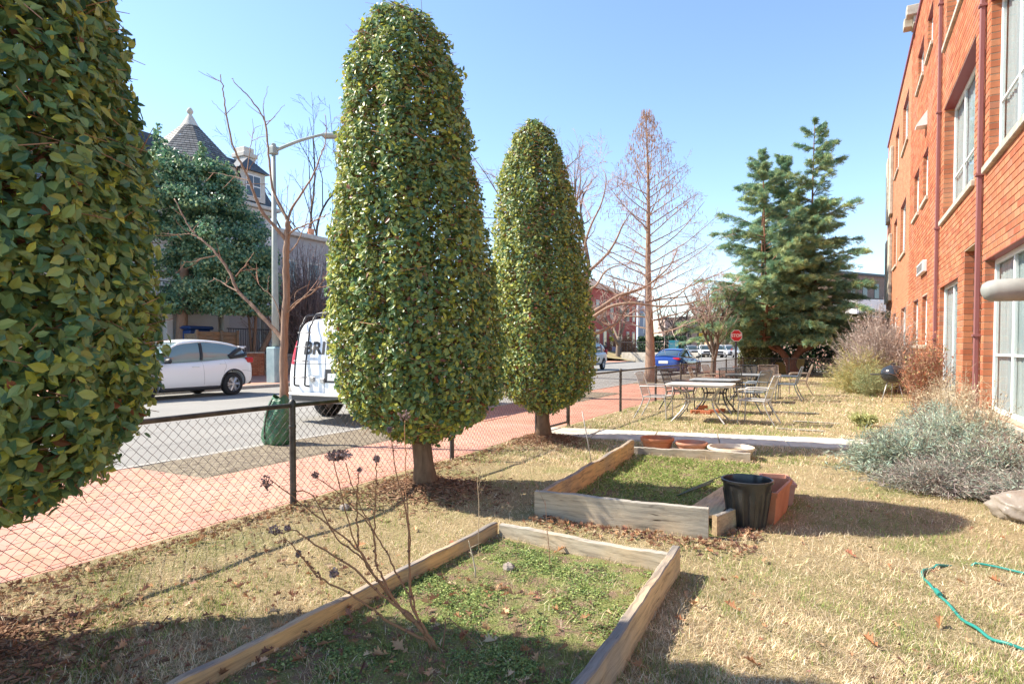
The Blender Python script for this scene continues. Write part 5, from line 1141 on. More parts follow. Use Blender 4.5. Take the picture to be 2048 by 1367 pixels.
# ---- young street tree with a watering bag
T = Tree(3); tr = tracer(250, 200, 2.169); w0 = depth((-7.33, 6.51, 0.5))
e = thing('street_tree', 'young bare street tree with forked trunk and a green watering bag', 'tree', (-7.33, 6.51, 0), local=False)
limbs = [([(692, 1500), (690, 1290), (688, 1150), (690, 1040), (700, 850), (698, 700), (702, 600), (706, 520)], 0.0, 0.095, 0.055),
 ([(690, 1050), (660, 1010), (600, 945), (550, 890), (490, 830), (455, 750), (400, 670), (350, 620), (300, 580), (255, 510), (215, 430)], 0.6, 0.058, 0.014),
 ([(701, 610), (660, 560), (600, 490), (565, 420), (540, 350), (500, 270), (470, 200), (440, 60), (425, -40), (415, -110)], -0.5, 0.047, 0.010),
 ([(706, 525), (680, 470), (640, 380), (625, 250), (610, 110), (590, 60), (540, -10), (490, -60), (462, -95)], 0.4, 0.038, 0.008),
 ([(706, 525), (725, 470), (770, 400), (820, 320), (850, 240), (872, 170), (868, 60)], 0.5, 0.036, 0.008),
 ([(700, 590), (740, 560), (790, 540), (850, 510), (890, 490)], -0.4, 0.026, 0.010),
 ([(695, 940), (715, 905), (750, 870), (800, 845), (850, 800), (870, 760)], 0.3, 0.030, 0.008), ([(695, 930), (740, 890), (800, 830), (855, 810)], -0.3, 0.020, 0.006), ([(703, 670), (740, 630), (775, 560), (800, 470), (830, 390)], 0.3, 0.018, 0.006),
 ([(490, 830), (450, 810), (420, 790), (385, 770)], 0.2, 0.022, 0.008), ([(480, 765), (505, 735), (535, 710)], 0.1, 0.016, 0.007), ([(395, 675), (340, 685), (300, 700), (255, 702)], -0.2, 0.016, 0.006), ([(310, 590), (270, 580), (220, 585), (155, 578)], 0.2, 0.013, 0.004), ([(290, 575), (305, 550), (325, 530)], 0.1, 0.012, 0.005),
 ([(300, 590), (255, 560), (210, 510)], -0.2, 0.010, 0.004), ([(540, 350), (480, 335), (420, 320), (360, 315)], 0.3, 0.014, 0.004), ([(620, 365), (560, 365), (490, 365)], -0.2, 0.010, 0.004), ([(610, 110), (650, 70), (690, 20)], 0.2, 0.012, 0.004), ([(610, 110), (600, 40), (605, 0), (622, -60)], -0.2, 0.012, 0.004), ([(440, 60), (470, 30), (500, 0)], 0.1, 0.009, 0.003), ([(440, 70), (400, 30), (375, 0)], 0.1, 0.008, 0.003),
 ([(530, 310), (545, 200), (560, 130), (590, 110)], 0.2, 0.013, 0.004), ([(540, 300), (570, 250), (600, 210)], 0.1, 0.009, 0.003), ([(700, 490), (705, 380), (690, 330)], 0.1, 0.009, 0.003), ([(705, 390), (720, 320)], 0.1, 0.007, 0.003), ([(770, 400), (775, 300), (780, 260)], 0.1, 0.009, 0.003), ([(690, 1010), (650, 870), (600, 820), (565, 770)], 0.3, 0.014, 0.005), ([(620, 835), (622, 780), (625, 760)], 0.1, 0.008, 0.004), ([(735, 870), (745, 830), (800, 800)], 0.2, 0.010, 0.004), ([(850, 240), (890, 170)], 0.1, 0.008, 0.004)]
for pts, k, r0, r1 in limbs:
    P = smooth_path(tr(pts, w0, abs(k), 1 if k >= 0 else -1), 5*len(pts)); P += T.r.normal(0, 0.006, P.shape)*np.linspace(0.2, 1, len(P))[:, None]; R_ = np.linspace(r0, r1, len(P))*(0.72 if r0 > 0.09 else 0.62); R_ *= 1+0.06*np.sin(np.arange(len(P))*1.3)
    if r0 > 0.09: R_[:3] *= [1.35, 1.2, 1.08]
    T.thick.append((P, R_))
    if 0.012 < r0 < 0.09:
        for q in range(3):
            i = T.r.integers(len(P)//3, len(P)-1); d = unit(P[i]-P[i-1]); u, w = perp(d); an = T.r.uniform(0.5, 1.0); az = T.r.random()*6.28
            T.put(T.path(P[i], d*math.cos(an)+(u*math.cos(az)+w*math.sin(az))*math.sin(an), T.r.uniform(0.12, 0.4), 4, 0.12, 0.08), np.linspace(0.006, 0.0025, 5))
T.build(e, M['bark_tan'], (0.36, 0.20, 0.14), 9)
# watering bag: slumped pear-shaped sleeve
t = NT('green_tarp'); n = t.noise(5, 4); t.set(t.ramp(n, [(0.35, (0.03, 0.10, 0.045)), (0.65, (0.07, 0.19, 0.09))]), 0.42, 0, 0.5); t.bump(t.noise(16, 3, dist=1.0), 0.6, 0.03); M['tarp'] = t.m
bg_ = thing('watering_bag', 'slumped green tarpaulin watering bag zipped around the young street tree', 'watering bag', (-7.33, 6.51, 0))
b = MB(); m, n = 22, 44; a = np.arange(n)*2*PI/n; V_ = []
for q in range(m):
    h = q/(m-1); rr = np.interp(h, [0, 0.06, 0.3, 0.7, 0.9, 1.0], [0.19, 0.215, 0.22, 0.185, 0.13, 0.095])
    rad = rr*(1+0.07*np.sin(a*5+h*6)*np.clip(1.2-h, 0.2, 1)+0.04*np.sin(a*9-h*11)); V_.append(np.stack([rad*np.cos(a)*1.05+0.05*h, rad*np.sin(a)*0.92, np.full(n, 0.01+h*0.70+0.03*np.sin(a*2+1)*h)], -1))
i = np.arange(m-1)[:, None]*n; j = np.arange(n)[None]; b.add(np.concatenate(V_), np.stack([i+j, i+(j+1) % n, i+n+(j+1) % n, i+n+j], -1).reshape(-1, 4)); b.build('bag_sleeve', M['tarp'], bg_, smooth=True)
b = MB(); b.tube(smooth_path([(-0.05, -0.195, 0.1), (-0.03, -0.205, 0.3), (0.0, -0.185, 0.5), (0.03, -0.12, 0.68)], 16), 0.012, 6); b.build('zip_seam', M['fence'], bg_, smooth=True)

# ---- spreading bare tree behind the far holly, limbs reaching right
T = Tree(5); tr = tracer(1140, 230, 3.179); base = np.array([-7.0, 16.3, 0]); w0 = depth(base)
e = thing('spreading_bare_tree', 'bare tree with long pale limbs reaching right from behind the far holly', 'tree', base, local=False)
crotch = base+[0.15, 0.1, 1.9]; T.thick.append((smooth_path([base-[0, 0, 0.1], base+[0.02, 0, 0.6], base+[0.08, 0.05, 1.3], crotch, crotch+[0.05, 0.1, 0.5]], 14), np.linspace(0.21, 0.15, 14)))
spec = dict(levels=5, kids=[6, 8, 7, 5], angle=[0.7, 0.75, 0.65, 0.6], len=[0.45, 0.5, 0.55, 0.6], wander=[0.10, 0.14, 0.18, 0.2], up=[0.03, 0.03, 0.02, 0.0], rr=0.55)
L_ = [([(-60, 1420), (120, 1272), (210, 1215), (300, 1155), (390, 1125), (480, 1090), (560, 1030), (640, 950), (680, 860)], 1.0, 0.105, 0.016), ([(-40, 1440), (120, 1300), (240, 1225), (330, 1200), (420, 1195), (560, 1215), (720, 1205), (850, 1165), (930, 1110)], -1.2, 0.08, 0.012),
 ([(-20, 1480), (150, 1390), (250, 1345), (310, 1310), (350, 1240), (420, 1180), (470, 1090)], 0.5, 0.085, 0.012), ([(-60, 1250), (60, 1050), (130, 985), (230, 890), (290, 800), (330, 710), (360, 660), (400, 600)], 0.8, 0.085, 0.012), ([(-80, 1180), (100, 1140), (170, 1080), (220, 1000), (290, 960), (380, 940), (430, 830)], -0.7, 0.06, 0.010),
 ([(-90, 1100), (-40, 800), (20, 620), (60, 450), (70, 330)], 0.6, 0.07, 0.008), ([(-60, 1050), (100, 800), (200, 560), (230, 400), (195, 330)], 1.2, 0.06, 0.007), ([(-100, 1100), (-160, 800), (-190, 560)], 0.5, 0.07, 0.01), ([(250, 1340), (200, 1310), (215, 1260), (250, 1215)], 0.2, 0.04, 0.012), ([(480, 1190), (620, 1165), (760, 1150), (860, 1100), (960, 1110)], 1.5, 0.04, 0.008)]
for pts, k, r0, r1 in L_:
    P = tr(pts, w0, abs(k), 1 if k >= 0 else -1)
    if pts[0][0] < 0 and pts[0][1] > 1000: P = np.concatenate([[crotch], P[1:]])
    P = smooth_path(P, 5*len(pts)); R_ = np.linspace(r0*0.7, r1*0.7, len(P)); T.put(P, R_)
    T.kids(P, R_*0.6, 1, spec, np.linalg.norm(P[-1]-P[0])*0.62, 0.3)
T.build(e, M['bark_tan'], (0.42, 0.28, 0.23), 8, 0.004)

# ---- dawn redwood by the kerb
T = Tree(8); base = gp(1300, 764); base[2] = -0.02
e = thing('conical_bare_tree', 'tall straight bare conifer with a narrow cone of drooping twigs by the kerb', 'tree', base, local=False)
H_ = 11.0; n = 24; zz = np.linspace(0, H_, n); P = np.stack([base[0]-0.018*zz+0.02*np.sin(zz), base[1]+0.02*np.cos(zz*0.8), zz-0.05], -1)
T.thick.append((P, np.interp(zz, [0, 0.4, 1.2, 4, H_], [0.32, 0.23, 0.185, 0.125, 0.012])))
spec = dict(levels=4, kids=[8, 5, 3], angle=[0.85, 0.7, 0.6], len=[0.42, 0.5, 0.5], wander=[0.05, 0.1, 0.14], up=[0.03, 0.02, -0.02], rr=0.5, taper=0.25)
for q in range(60):
    z = 2.0+(H_-2.4)*(q/59)**0.95; L = np.interp(z, [1.9, 3.2, 6, 9, H_], [3.1, 3.5, 2.5, 1.15, 0.25])*T.r.uniform(0.75, 1.15); az = q*2.4+T.r.normal(0, 0.3); el = np.interp(z, [2, 5, H_], [0.12, 0.42, 0.8])
    d = np.array([math.cos(az)*math.cos(el), math.sin(az)*math.cos(el), math.sin(el)]); c = np.array([np.interp(z, zz, P[:, 0]), np.interp(z, zz, P[:, 1]), z])
    T.grow(c, d, L, np.interp(z, [2, 6, H_], [0.04, 0.03, 0.01]), 0, spec)
T.build(e, M['bark_tan'], (0.42, 0.32, 0.28), 10, 0.0042)
N = 1500; z = rng.uniform(6.2, H_+0.1, N); rr = np.interp(z, [6, 9, H_], [2.3, 1.1, 0.22])*np.sqrt(rng.random(N)); a = rng.random(N)*2*PI
A = np.stack([base[0]-0.018*z+rr*np.cos(a), base[1]+rr*np.sin(a), z+0.25*rr], -1); b = MB(); tt = np.tile([0.40, 0.24, 0.14], (N, 1))*(0.6+0.7*rng.random((N, 1))); b.cones(A, A-np.array([0, 0, 1])*(0.06+0.12*rng.random((N, 1))), 0.008, 0.012, 3, tint=tt); tag(b.build('catkins', M['twig'], e), kind='stuff')

# ---- generic bare trees farther away
def bare(name, label, base, h, r, seed, mat, tint, spread=0.6, minr=0.01, kids=(7, 7, 6), group=None, lean=(0, 0), trunk_h=0.3):
    T = Tree(seed); e = thing(name, label, 'tree', base, group=group, local=False); base = np.array(base, float)
    spec = dict(levels=5, kids=list(kids)+[5], angle=[spread, spread, 0.6, 0.55], len=[0.62, 0.55, 0.5, 0.5], wander=[0.1, 0.14, 0.16, 0.2], up=[0.06, 0.04, 0.02, 0.0], rr=0.62)
    d = unit(np.array([lean[0], lean[1], 1.0])); P = T.path(base-[0, 0, 0.1], d, h*trunk_h, 5, 0.04, 0.02); R_ = np.linspace(r*1.2, r*0.85, 6); T.put(P, R_)
    top = P[-1]; n0 = 5
    for q in range(n0):
        az = q*2*PI/n0+T.r.normal(0, 0.3); an = spread*T.r.uniform(0.5, 1.2); dd = unit(np.array([math.cos(az)*math.sin(an), math.sin(az)*math.sin(an), math.cos(an)])+d*0.2); T.grow(top-[0, 0, h*0.03*q], dd, h*(0.72-0.1*T.r.random()), r*0.6, 1, spec)
    T.build(e, mat, tint, 8, minr); return e
FT = 'bare winter trees along the far street'
bare('bare_tree', 'small bare tree with forked grey trunk between the blue car and the stop sign', gp(1425, 752), 4.6, 0.13, 21, M['bark_grey'], (0.36, 0.25, 0.20), 0.65, 0.006, group=FT)
bare('bare_tree', 'dark branching tree behind the turquoise sign board', gp(1362, 712, -0.1), 10.5, 0.42, 22, M['bark_dark'], (0.24, 0.17, 0.15), 0.8, 0.02, (6, 5, 4), FT, trunk_h=0.2)
for k, (px, w, h, lab) in enumerate([(1235, 66, 9, 'pinkish bare tree in front of the red brick house'), (1405, 95, 12, 'hazy bare tree behind the parked cars, right of the turquoise sign'), (1450, 110, 13, 'distant bare tree above the parked silver cars'), (1330, 120, 14, 'tall hazy bare tree far behind the kerb-side conifer'), (1660, 70, 8, 'bare brownish tree seen under the right side of the cedar')]):
    p = dp(px, 700, w); p[2] = 0; bare('bare_tree', lab, p, h, h*0.028, 30+k, M['bark_grey'], (0.40, 0.27, 0.22), 0.75, 0.024, (6, 5, 4), FT)
# large bare tree behind the lamp post, crown showing beside the middle holly
p = dp(668, 700, 46); p[2] = 0; bare('bare_tree', 'large dark bare tree whose crown shows left of the middle holly', p, 17.5, 0.2, 41, M['bark_dark'], (0.17, 0.13, 0.13), 0.55, 0.012, (6, 6, 5), FT, trunk_h=0.32)
p = dp(1150, 700, 30); p[2] = 0; bare('bare_tree', 'fine-twigged bare tree rising between the farthest holly and the conical tree', p, 11.5, 0.22, 43, M['bark_grey'], (0.42, 0.27, 0.22), 0.5, 0.006, (8, 8, 7), FT)
# bare thicket in front of the flat-roofed row house, leaning trunks beside it
p = dp(612, 700, 34); p[2] = 0.1; shrub_mass('bare_thicket', 'tall leafless thicket in front of the pale flat-roofed row house', 'shrub', [((p[0], p[1], 0), (2.2, 2.6, 7.2), 800, [(0.26, 0.20, 0.19), (0.32, 0.24, 0.21)], 0, None, None, 0.7), ((p[0]+2.4, p[1]+2.2, 0), (2.0, 2.4, 6.4), 600, [(0.26, 0.20, 0.19)], 0, None, None, 0.7)], M['dry'])
T = Tree(51); p = dp(505, 700, 31.0); p[2] = 0.4; e = thing('multi_stem_tree', 'dark tree with several leaning stems between the railing and the lamp post', 'tree', p, local=False)
for dx, dz, r0 in ((1.9, 3.6, 0.17), (1.2, 2.2, 0.13), (0.25, 3.4, 0.11), (-0.2, 3.0, 0.09)):
    P = smooth_path([p, p+_rt*dx*0.35+[0, 0, dz*0.35], p+_rt*dx+[0, 0, dz]], 12); T.put(P, np.linspace(r0, r0*0.5, 12)); T.kids(P, np.linspace(r0, r0*0.5, 12)*0.6, 1, dict(levels=4, kids=[5, 5, 4], angle=[0.6], len=[0.6, 0.55], wander=[0.12], up=[0.04], rr=0.5), dz*0.8, 0.5)
T.build(e, M['bark_tan'], (0.22, 0.15, 0.13), 8, 0.008)

# ---- evergreen broadleaf tree before the turret house
p = dp(362, 700, 29.0); p[2] = 0.1; e = thing('evergreen_tree', 'dense blue green evergreen tree in front of the turret house', 'tree', p, local=False)
b = MB(); b.tube(smooth_path([p-[0, 0, 0.1], p+[0, 0, 0.8], p+[0.1, 0, 2.4], p+[0.3, 0.1, 6]], 14), np.linspace(0.42, 0.16, 14)*np.interp(np.arange(14), [0, 2, 13], [1.15, 0.9, 1]), 12); b.build('trunk', M['bark_tan'], e, smooth=True)
clumps = []
OUT = [(625, 345, 540), (560, 318, 542), (500, 310, 535), (450, 305, 510), (400, 302, 478), (360, 302, 462), (335, 304, 425), (315, 306, 345), (290, 306, 330)]
for k in range(330):
    y = 305+(628-305)*rng.random()**0.8; lo = np.interp(y, [q[0] for q in OUT[::-1]], [q[1] for q in OUT[::-1]]); hi = np.interp(y, [q[0] for q in OUT[::-1]], [q[2] for q in OUT[::-1]]); x = lo+(hi-lo)*rng.random()
    mid = (lo+hi)/2; half = max(8, (hi-lo)/2); dd = math.sqrt(max(0, 1-((x-mid)/half)**2))*half*29/FPX
    clumps.append((dp(x, y, 29-dd*rng.uniform(-0.9, 1.0)), rng.uniform(0.25, 0.62)*min(1, half/45+0.25)))
for x0_, ytop, ybot, wd in ((316, 250, 330, 14), (402, 285, 350, 16), (455, 325, 380, 13)):
    for k in range(16): y = ytop+(ybot-ytop)*(k+rng.random())/16; clumps.append((dp(x0_+rng.normal(0, wd*(y-ytop)/(ybot-ytop)*0.7+1), y, 28.6+rng.normal(0, 0.3)), 0.10+0.22*(y-ytop)/(ybot-ytop)))
P = []; Nn = []
for c, r_ in clumps:
    n = int(270*(r_/0.5)**2); D = unit(rng.normal(0, 1, (n, 3))); D[:, 2] = np.where(D[:, 2] < -0.3, -D[:, 2], D[:, 2]); P.append(c+D*[1, 1, 0.75]*r_*np.abs(rng.normal(0.8, 0.35, (n, 1)))); Nn.append(D)
P = np.concatenate(P); Nn = np.concatenate(Nn); N = len(P); nn = unit(Nn+rng.normal(0, 0.8, (N, 3))); td = unit(np.cross(nn, rng.normal(0, 1, (N, 3))))
c = np.array([[0.085, 0.20, 0.13], [0.12, 0.255, 0.15], [0.20, 0.32, 0.165], [0.31, 0.39, 0.19]])[rng.integers(0, 4, N)]*(0.7+0.6*rng.random((N, 1)))
b = MB(); b.scatter(LEAFM_V*[1.3, 1, 1], LEAFM_F, P, basis(nn, td), 0.135*(0.7+0.6*rng.random(N)), tint=c); tag(b.build('crown', M['leaf'], e), kind='stuff')

# ---- deodar cedar
CB = gp(1589, 749); CB[2] = 0; wC = depth(CB)
e = thing('cedar_tree', 'large blue green cedar with layered drooping branches and forked trunk', 'tree', CB, local=False)
T = Tree(61); trc = lambda pts: np.array([dp(x, y, wC) for x, y in pts])
NP, NT_, NS, NC = [], [], [], []
ledr = [([(1589, 752), (1578, 725), (1560, 700), (1545, 670), (1541, 600), (1540, 500), (1541, 400), (1542, 290)], 0.36, 1.0), ([(1589, 752), (1582, 728), (1600, 702), (1618, 690), (1630, 670), (1626, 600), (1618, 500), (1618, 380), (1622, 258)], 0.40, -0.4), ([(1585, 735), (1572, 712), (1530, 680), (1515, 620), (1511, 500), (1508, 345)], 0.22, -1.2), ([(1600, 702), (1600, 650), (1592, 500), (1590, 300)], 0.2, 1.4)]
for pts, r0, off in ledr:
    P = trc(pts); P[3:] += _fw*off; P = smooth_path(P, 40); R_ = np.interp(np.arange(40), [0, 6, 39], [r0, r0*0.5, 0.015]); T.put(P, R_)
    ztop = P[-1, 2]; nbr = int(104*(ztop/13))
    for q in range(nbr):
        t_ = 0.17+0.83*(q+rng.random())/nbr; x = t_*39; i = int(min(x, 38)); c = P[i]+(P[i+1]-P[i])*(x-i); h = c[2]/ztop
        if c[2] < 1.9: continue
        L = np.interp(h, [0.1, 0.3, 0.6, 0.85, 1.0], [4.4, 3.9, 2.7, 1.35, 0.45])*rng.uniform(0.6, 1.15); az = rng.random()*2*PI; 
        out_ = np.array([math.cos(az), math.sin(az), 0]); 
        if off != 0 and (out_@_fw)*off < -0.5 and rng.random() < 0.3: out_ = -out_
        el = np.interp(h, [0.1, 0.5, 1], [0.02, 0.32, 0.75])+rng.normal(0, 0.12)
        n = 12; s_ = np.linspace(0, 1, n)[:, None]; Bp = c+out_*L*s_*math.cos(el)+np.array([0, 0, 1])*(math.sin(el)*L*s_-0.13*L*s_**2.6); T.put(Bp, np.linspace(0.035*(L/3)+0.008, 0.006, n))
        nsub = int(15+L*9); side = np.cross(out_, [0, 0, 1]); 
        for k in range(nsub):
            s1 = 0.03+0.97*rng.random()**0.9; j = min(int(s1*(n-1)), n-2); p0 = Bp[j]+(Bp[j+1]-Bp[j])*(s1*(n-1)-j); sg = rng.choice([-1, 1]); l2 = (0.20+0.55*(1-s1)+0.15*rng.random())*min(1, L/2.5)*1.2
            dd = unit(out_*0.9+side*sg*rng.uniform(0.2, 0.9)+np.array([0, 0, rng.uniform(-0.25, 0.3)])); m = int(9+l2*25); s2 = rng.random((m, 1)); pp = p0+dd*l2*s2-np.array([0, 0, 1])*0.3*l2*s2**2
            pp = pp[pp[:, 2] > 1.5]; m = len(pp)
            if m == 0: continue
            NP.append(pp+rng.normal(0, 0.025, pp.shape)); NT_.append(unit(dd+rng.normal(0, 0.5, (m, 3))+np.array([0, 0, 0.1]))); NS.append(0.15+0.11*rng.random(m)); cc = np.array([0.18, 0.30, 0.19]) if rng.random() < 0.6 else np.array([0.36, 0.42, 0.20]); tipc = (s1 > 0.75)*0.25; NC.append(np.tile(cc*(0.75+0.5*rng.random()+tipc), (m, 1))*(0.8+0.4*rng.random((m, 1))))
T.build(e, M['bark_red'], (0.13, 0.08, 0.06), 9, 0.008)
P = np.concatenate(NP); td = np.concatenate(NT_); S = np.concatenate(NS); C_ = np.concatenate(NC); N = len(P)
tv = np.array([[-0.05, -0.4, 0], [0.05, -0.4, 0.02], [0.0, 1.0, 0.0], [-0.42, 0.55, 0.05], [-0.33, 0.62, 0.1]]); tf = [[0, 1, 2], [0, 3, 4]]
b = MB(); b.scatter(tv, tf, P, basis(unit(np.array([0, 0, 1.0])+rng.normal(0, 0.6, (N, 3))), td), S, tint=C_); tag(b.build('needles', M['needle'], e), kind='stuff')

# ---- clipped evergreen hedge behind the cedar, paler bush at its left end
def hedge(name, label, x0, x1, y0, y1, h, cols, n, size, seed):
    e = thing(name, label, 'hedge', ((x0+x1)/2, (y0+y1)/2, 0), local=False); L = x1-x0
    u = rng.random(n); P = np.stack([x0+L*rng.random(n), y0+(y1-y0)*rng.random(n), h*rng.random(n)], -1); f_ = rng.random(n) < 0.6; P[f_, 1] = y0+rng.random(f_.sum())*0.25; tp = ~f_ & (rng.random(n) < 0.6); P[tp, 2] = h-rng.random(tp.sum())*0.3
    P += 0.14*np.stack([wob(P, 2.2, seed), wob(P, 2.2, seed+3), wob(P, 1.7, seed+5)], -1); P[:, 2] = np.maximum(P[:, 2], 0.03); nn = unit(np.array([-0.2, -0.6, 0.5])+rng.normal(0, 0.6, (n, 3))); td = unit(np.cross(nn, rng.normal(0, 1, (n, 3))))
    c = np.array(cols)[rng.integers(0, len(cols), n)]*(0.6+0.7*rng.random((n, 1))); b = MB(); b.scatter(LEAFM_V*[1.2, 1, 1], LEAFM_F, P, basis(nn, td), size*(0.7+0.6*rng.random(n)), tint=c); tag(b.build('foliage', M['leaf'], e), kind='stuff')
    b = MB(); k = 60; A = np.stack([x0+L*rng.random(k), np.full(k, (y0+y1)/2)+rng.normal(0, 0.2, k), np.zeros(k)], -1); b.cones(A, A+np.stack([rng.normal(0, 0.3, k), rng.normal(0, 0.3, k), np.full(k, h*0.9)], -1), 0.03, 0.01, 4, tint=(0.1, 0.08, 0.06)); tag(b.build('stems', M['twig'], e), kind='stuff'); return e
DK = [(0.035, 0.07, 0.035), (0.05, 0.10, 0.045), (0.075, 0.13, 0.05)]
hedge('evergreen_hedge', 'dark glossy evergreen hedge behind the cedar trunk', -5.2, 1.6, 40.0, 41.6, 2.55, DK, 11000, 0.16, 1)
hedge('bushy_hedge', 'paler olive bush at the left end of the hedge by the stop sign', -5.0, -3.4, 36.0, 37.6, 1.6, [(0.13, 0.16, 0.06), (0.20, 0.22, 0.08), (0.26, 0.26, 0.11)], 3800, 0.13, 7)

# ================================================================ VEHICLES
def paint(name, c, rough=0.25): 
    t = NT(name); t.set(c, rough, 0.0, 0.5, coat=0.6); return t.m
M['white_paint'] = paint('white_car_paint', (0.80, 0.80, 0.80)); M['blue_paint'] = paint('blue_car_paint', (0.015, 0.06, 0.30)); M['silver_paint'] = paint('silver_car_paint', (0.42, 0.43, 0.45)); M['grey_paint'] = paint('grey_car_paint', (0.25, 0.26, 0.28))
t = NT('car_glass'); t.set((0.035, 0.055, 0.06), 0.05, 0, 0.8, coat=0.5); M['car_glass'] = t.m
t = NT('car_glass_pale'); t.set((0.16, 0.235, 0.245), 0.05, 0, 0.8, coat=0.6); M['car_glass_pale'] = t.m  # pale teal reflection put into the base colour of the glass
M['tyre'] = flat('tyre', (0.025, 0.025, 0.026), 0.85); M['rim'] = flat('alloy', (0.55, 0.55, 0.56), 0.3, 0.6); M['trim'] = flat('black_trim', (0.03, 0.03, 0.032), 0.6); M['red_lamp'] = flat('red_lamp', (0.50, 0.02, 0.03), 0.2); M['clear_lamp'] = flat('clear_lamp', (0.6, 0.62, 0.65), 0.1); M['plate'] = flat('number_plate', (0.70, 0.70, 0.68), 0.5)
from mathutils.bvhtree import BVHTree
def loft(sections):
    """closed surface through mirrored half sections (each a list of (x, y, z) from bottom centre to top centre)"""
    m = len(sections[0]); V = []
    for s in sections: V += [p for p in s] + [(-p[0], p[1], p[2]) for p in s[-2:0:-1]]
    k = 2*m-2; n = len(sections)
    f = [[i*k+j, i*k+(j+1) % k, (i+1)*k+(j+1) % k, (i+1)*k+j] for i in range(n-1) for j in range(k)]
    return np.array(V), f, k, n
def body_mesh(st, rear_lean=0.0):
    S = []
    for y, zb, zt, w, wt in st:
        zs = zb+(zt-zb)*0.42; zm = zb+(zt-zb)*0.75
        S.append([(0, y, zb), (0.72*w, y, zb), (0.96*w, y, zb+0.05), (w, y, zs), (w*0.992, y, zm), (wt, y, zt-0.025), (wt*0.85, y, zt), (0, y, zt+0.035)])
    V, f, k, n = loft(S); b = MB(); b.add(V, f); b.F.append((np.arange(k)[None, ::-1], 0)); b.F.append((np.arange(k)[None]+(n-1)*k, 0)); return b
def cut_arches(o, axles, r, w, zc):
    for ya in axles:
        for sx in (-1, 1):
            bb = MB(); a = np.arange(28)*2*PI/28; pts = [(ya+r*math.cos(q), zc+r*math.sin(q)) for q in a]; bb.prism(pts, 0, sx*(w-0.27) if sx > 0 else -(w+0.1), sx*(w+0.1) if sx > 0 else -(w-0.27)); c = bb.build('cutter', M['trim']); md = o.modifiers.new('b', 'BOOLEAN'); md.operation = 'DIFFERENCE'; md.object = c; md.solver = 'EXACT'; bake(o); bpy.data.objects.remove(c, do_unlink=True)
    o.data.materials.clear(); 
    return o
def wheel(e, x, y, r, sx, rimm, spokes=6, wd=0.2):
    n = 36; w = MB(); prof = [(r*0.62, -wd/2), (r*0.80, -wd/2-0.005), (r*0.95, -wd/2+0.015), (r, -wd/2+0.05), (r, wd/2-0.05), (r*0.95, wd/2-0.015), (r*0.80, wd/2+0.005), (r*0.62, wd/2)]
    a = np.arange(n)*2*PI/n; v = np.stack([np.repeat(np.array(prof)[:, 1:2], n, 1), np.array(prof)[:, :1]*np.cos(a), np.array(prof)[:, :1]*np.sin(a)], -1).reshape(-1, 3); i = np.arange(len(prof)-1)[:, None]*n; j = np.arange(n)[None]
    w.add(v, np.stack([i+j, i+n+j, i+n+(j+1) % n, i+(j+1) % n], -1).reshape(-1, 4)); wo_ = w.build('wheel', M['tyre'], e, local=True, smooth=True, sharp=50); wo_.location = (x, y, r)
    b = MB(); xo = sx*(wd/2-0.02)
    def disc(r0, r1, x0, x1, m=28):
        a = np.arange(m)*2*PI/m; vv = np.concatenate([np.stack([np.full(m, x0), r0*np.cos(a), r0*np.sin(a)], -1), np.stack([np.full(m, x1), r1*np.cos(a), r1*np.sin(a)], -1)]); b.add(vv, [[q, (q+1) % m, m+(q+1) % m, m+q] for q in range(m)])
    disc(r*0.66, r*0.60, xo+sx*0.02, xo-sx*0.03); disc(r*0.60, r*0.001, xo-sx*0.075, xo-sx*0.075); disc(r*0.12, r*0.001, xo+sx*0.012, xo+sx*0.012)
    for q in range(spokes):
        for dv in (-0.13, 0.13):
            an = q*2*PI/spokes; c0 = np.array([xo, r*0.10*math.cos(an), r*0.10*math.sin(an)]); c1 = np.array([xo+sx*0.005, r*0.63*math.cos(an+dv), r*0.63*math.sin(an+dv)]); b.tube([c0, c1], [0.022, 0.016], 5)
    b.build('rim', rimm, wo_, local=True, smooth=True, sharp=40); return wo_
def surf_curve(tree, pts, sx, r, off=0.002):
    P = []
    for y, z in pts:
        h = tree.ray_cast(Vector((sx*2.0, y, z)), Vector((-sx, 0, 0)))
        P.append((h[0].x+sx*off if h[0] is not None else sx*0.9, y, z))
    return np.array(P)
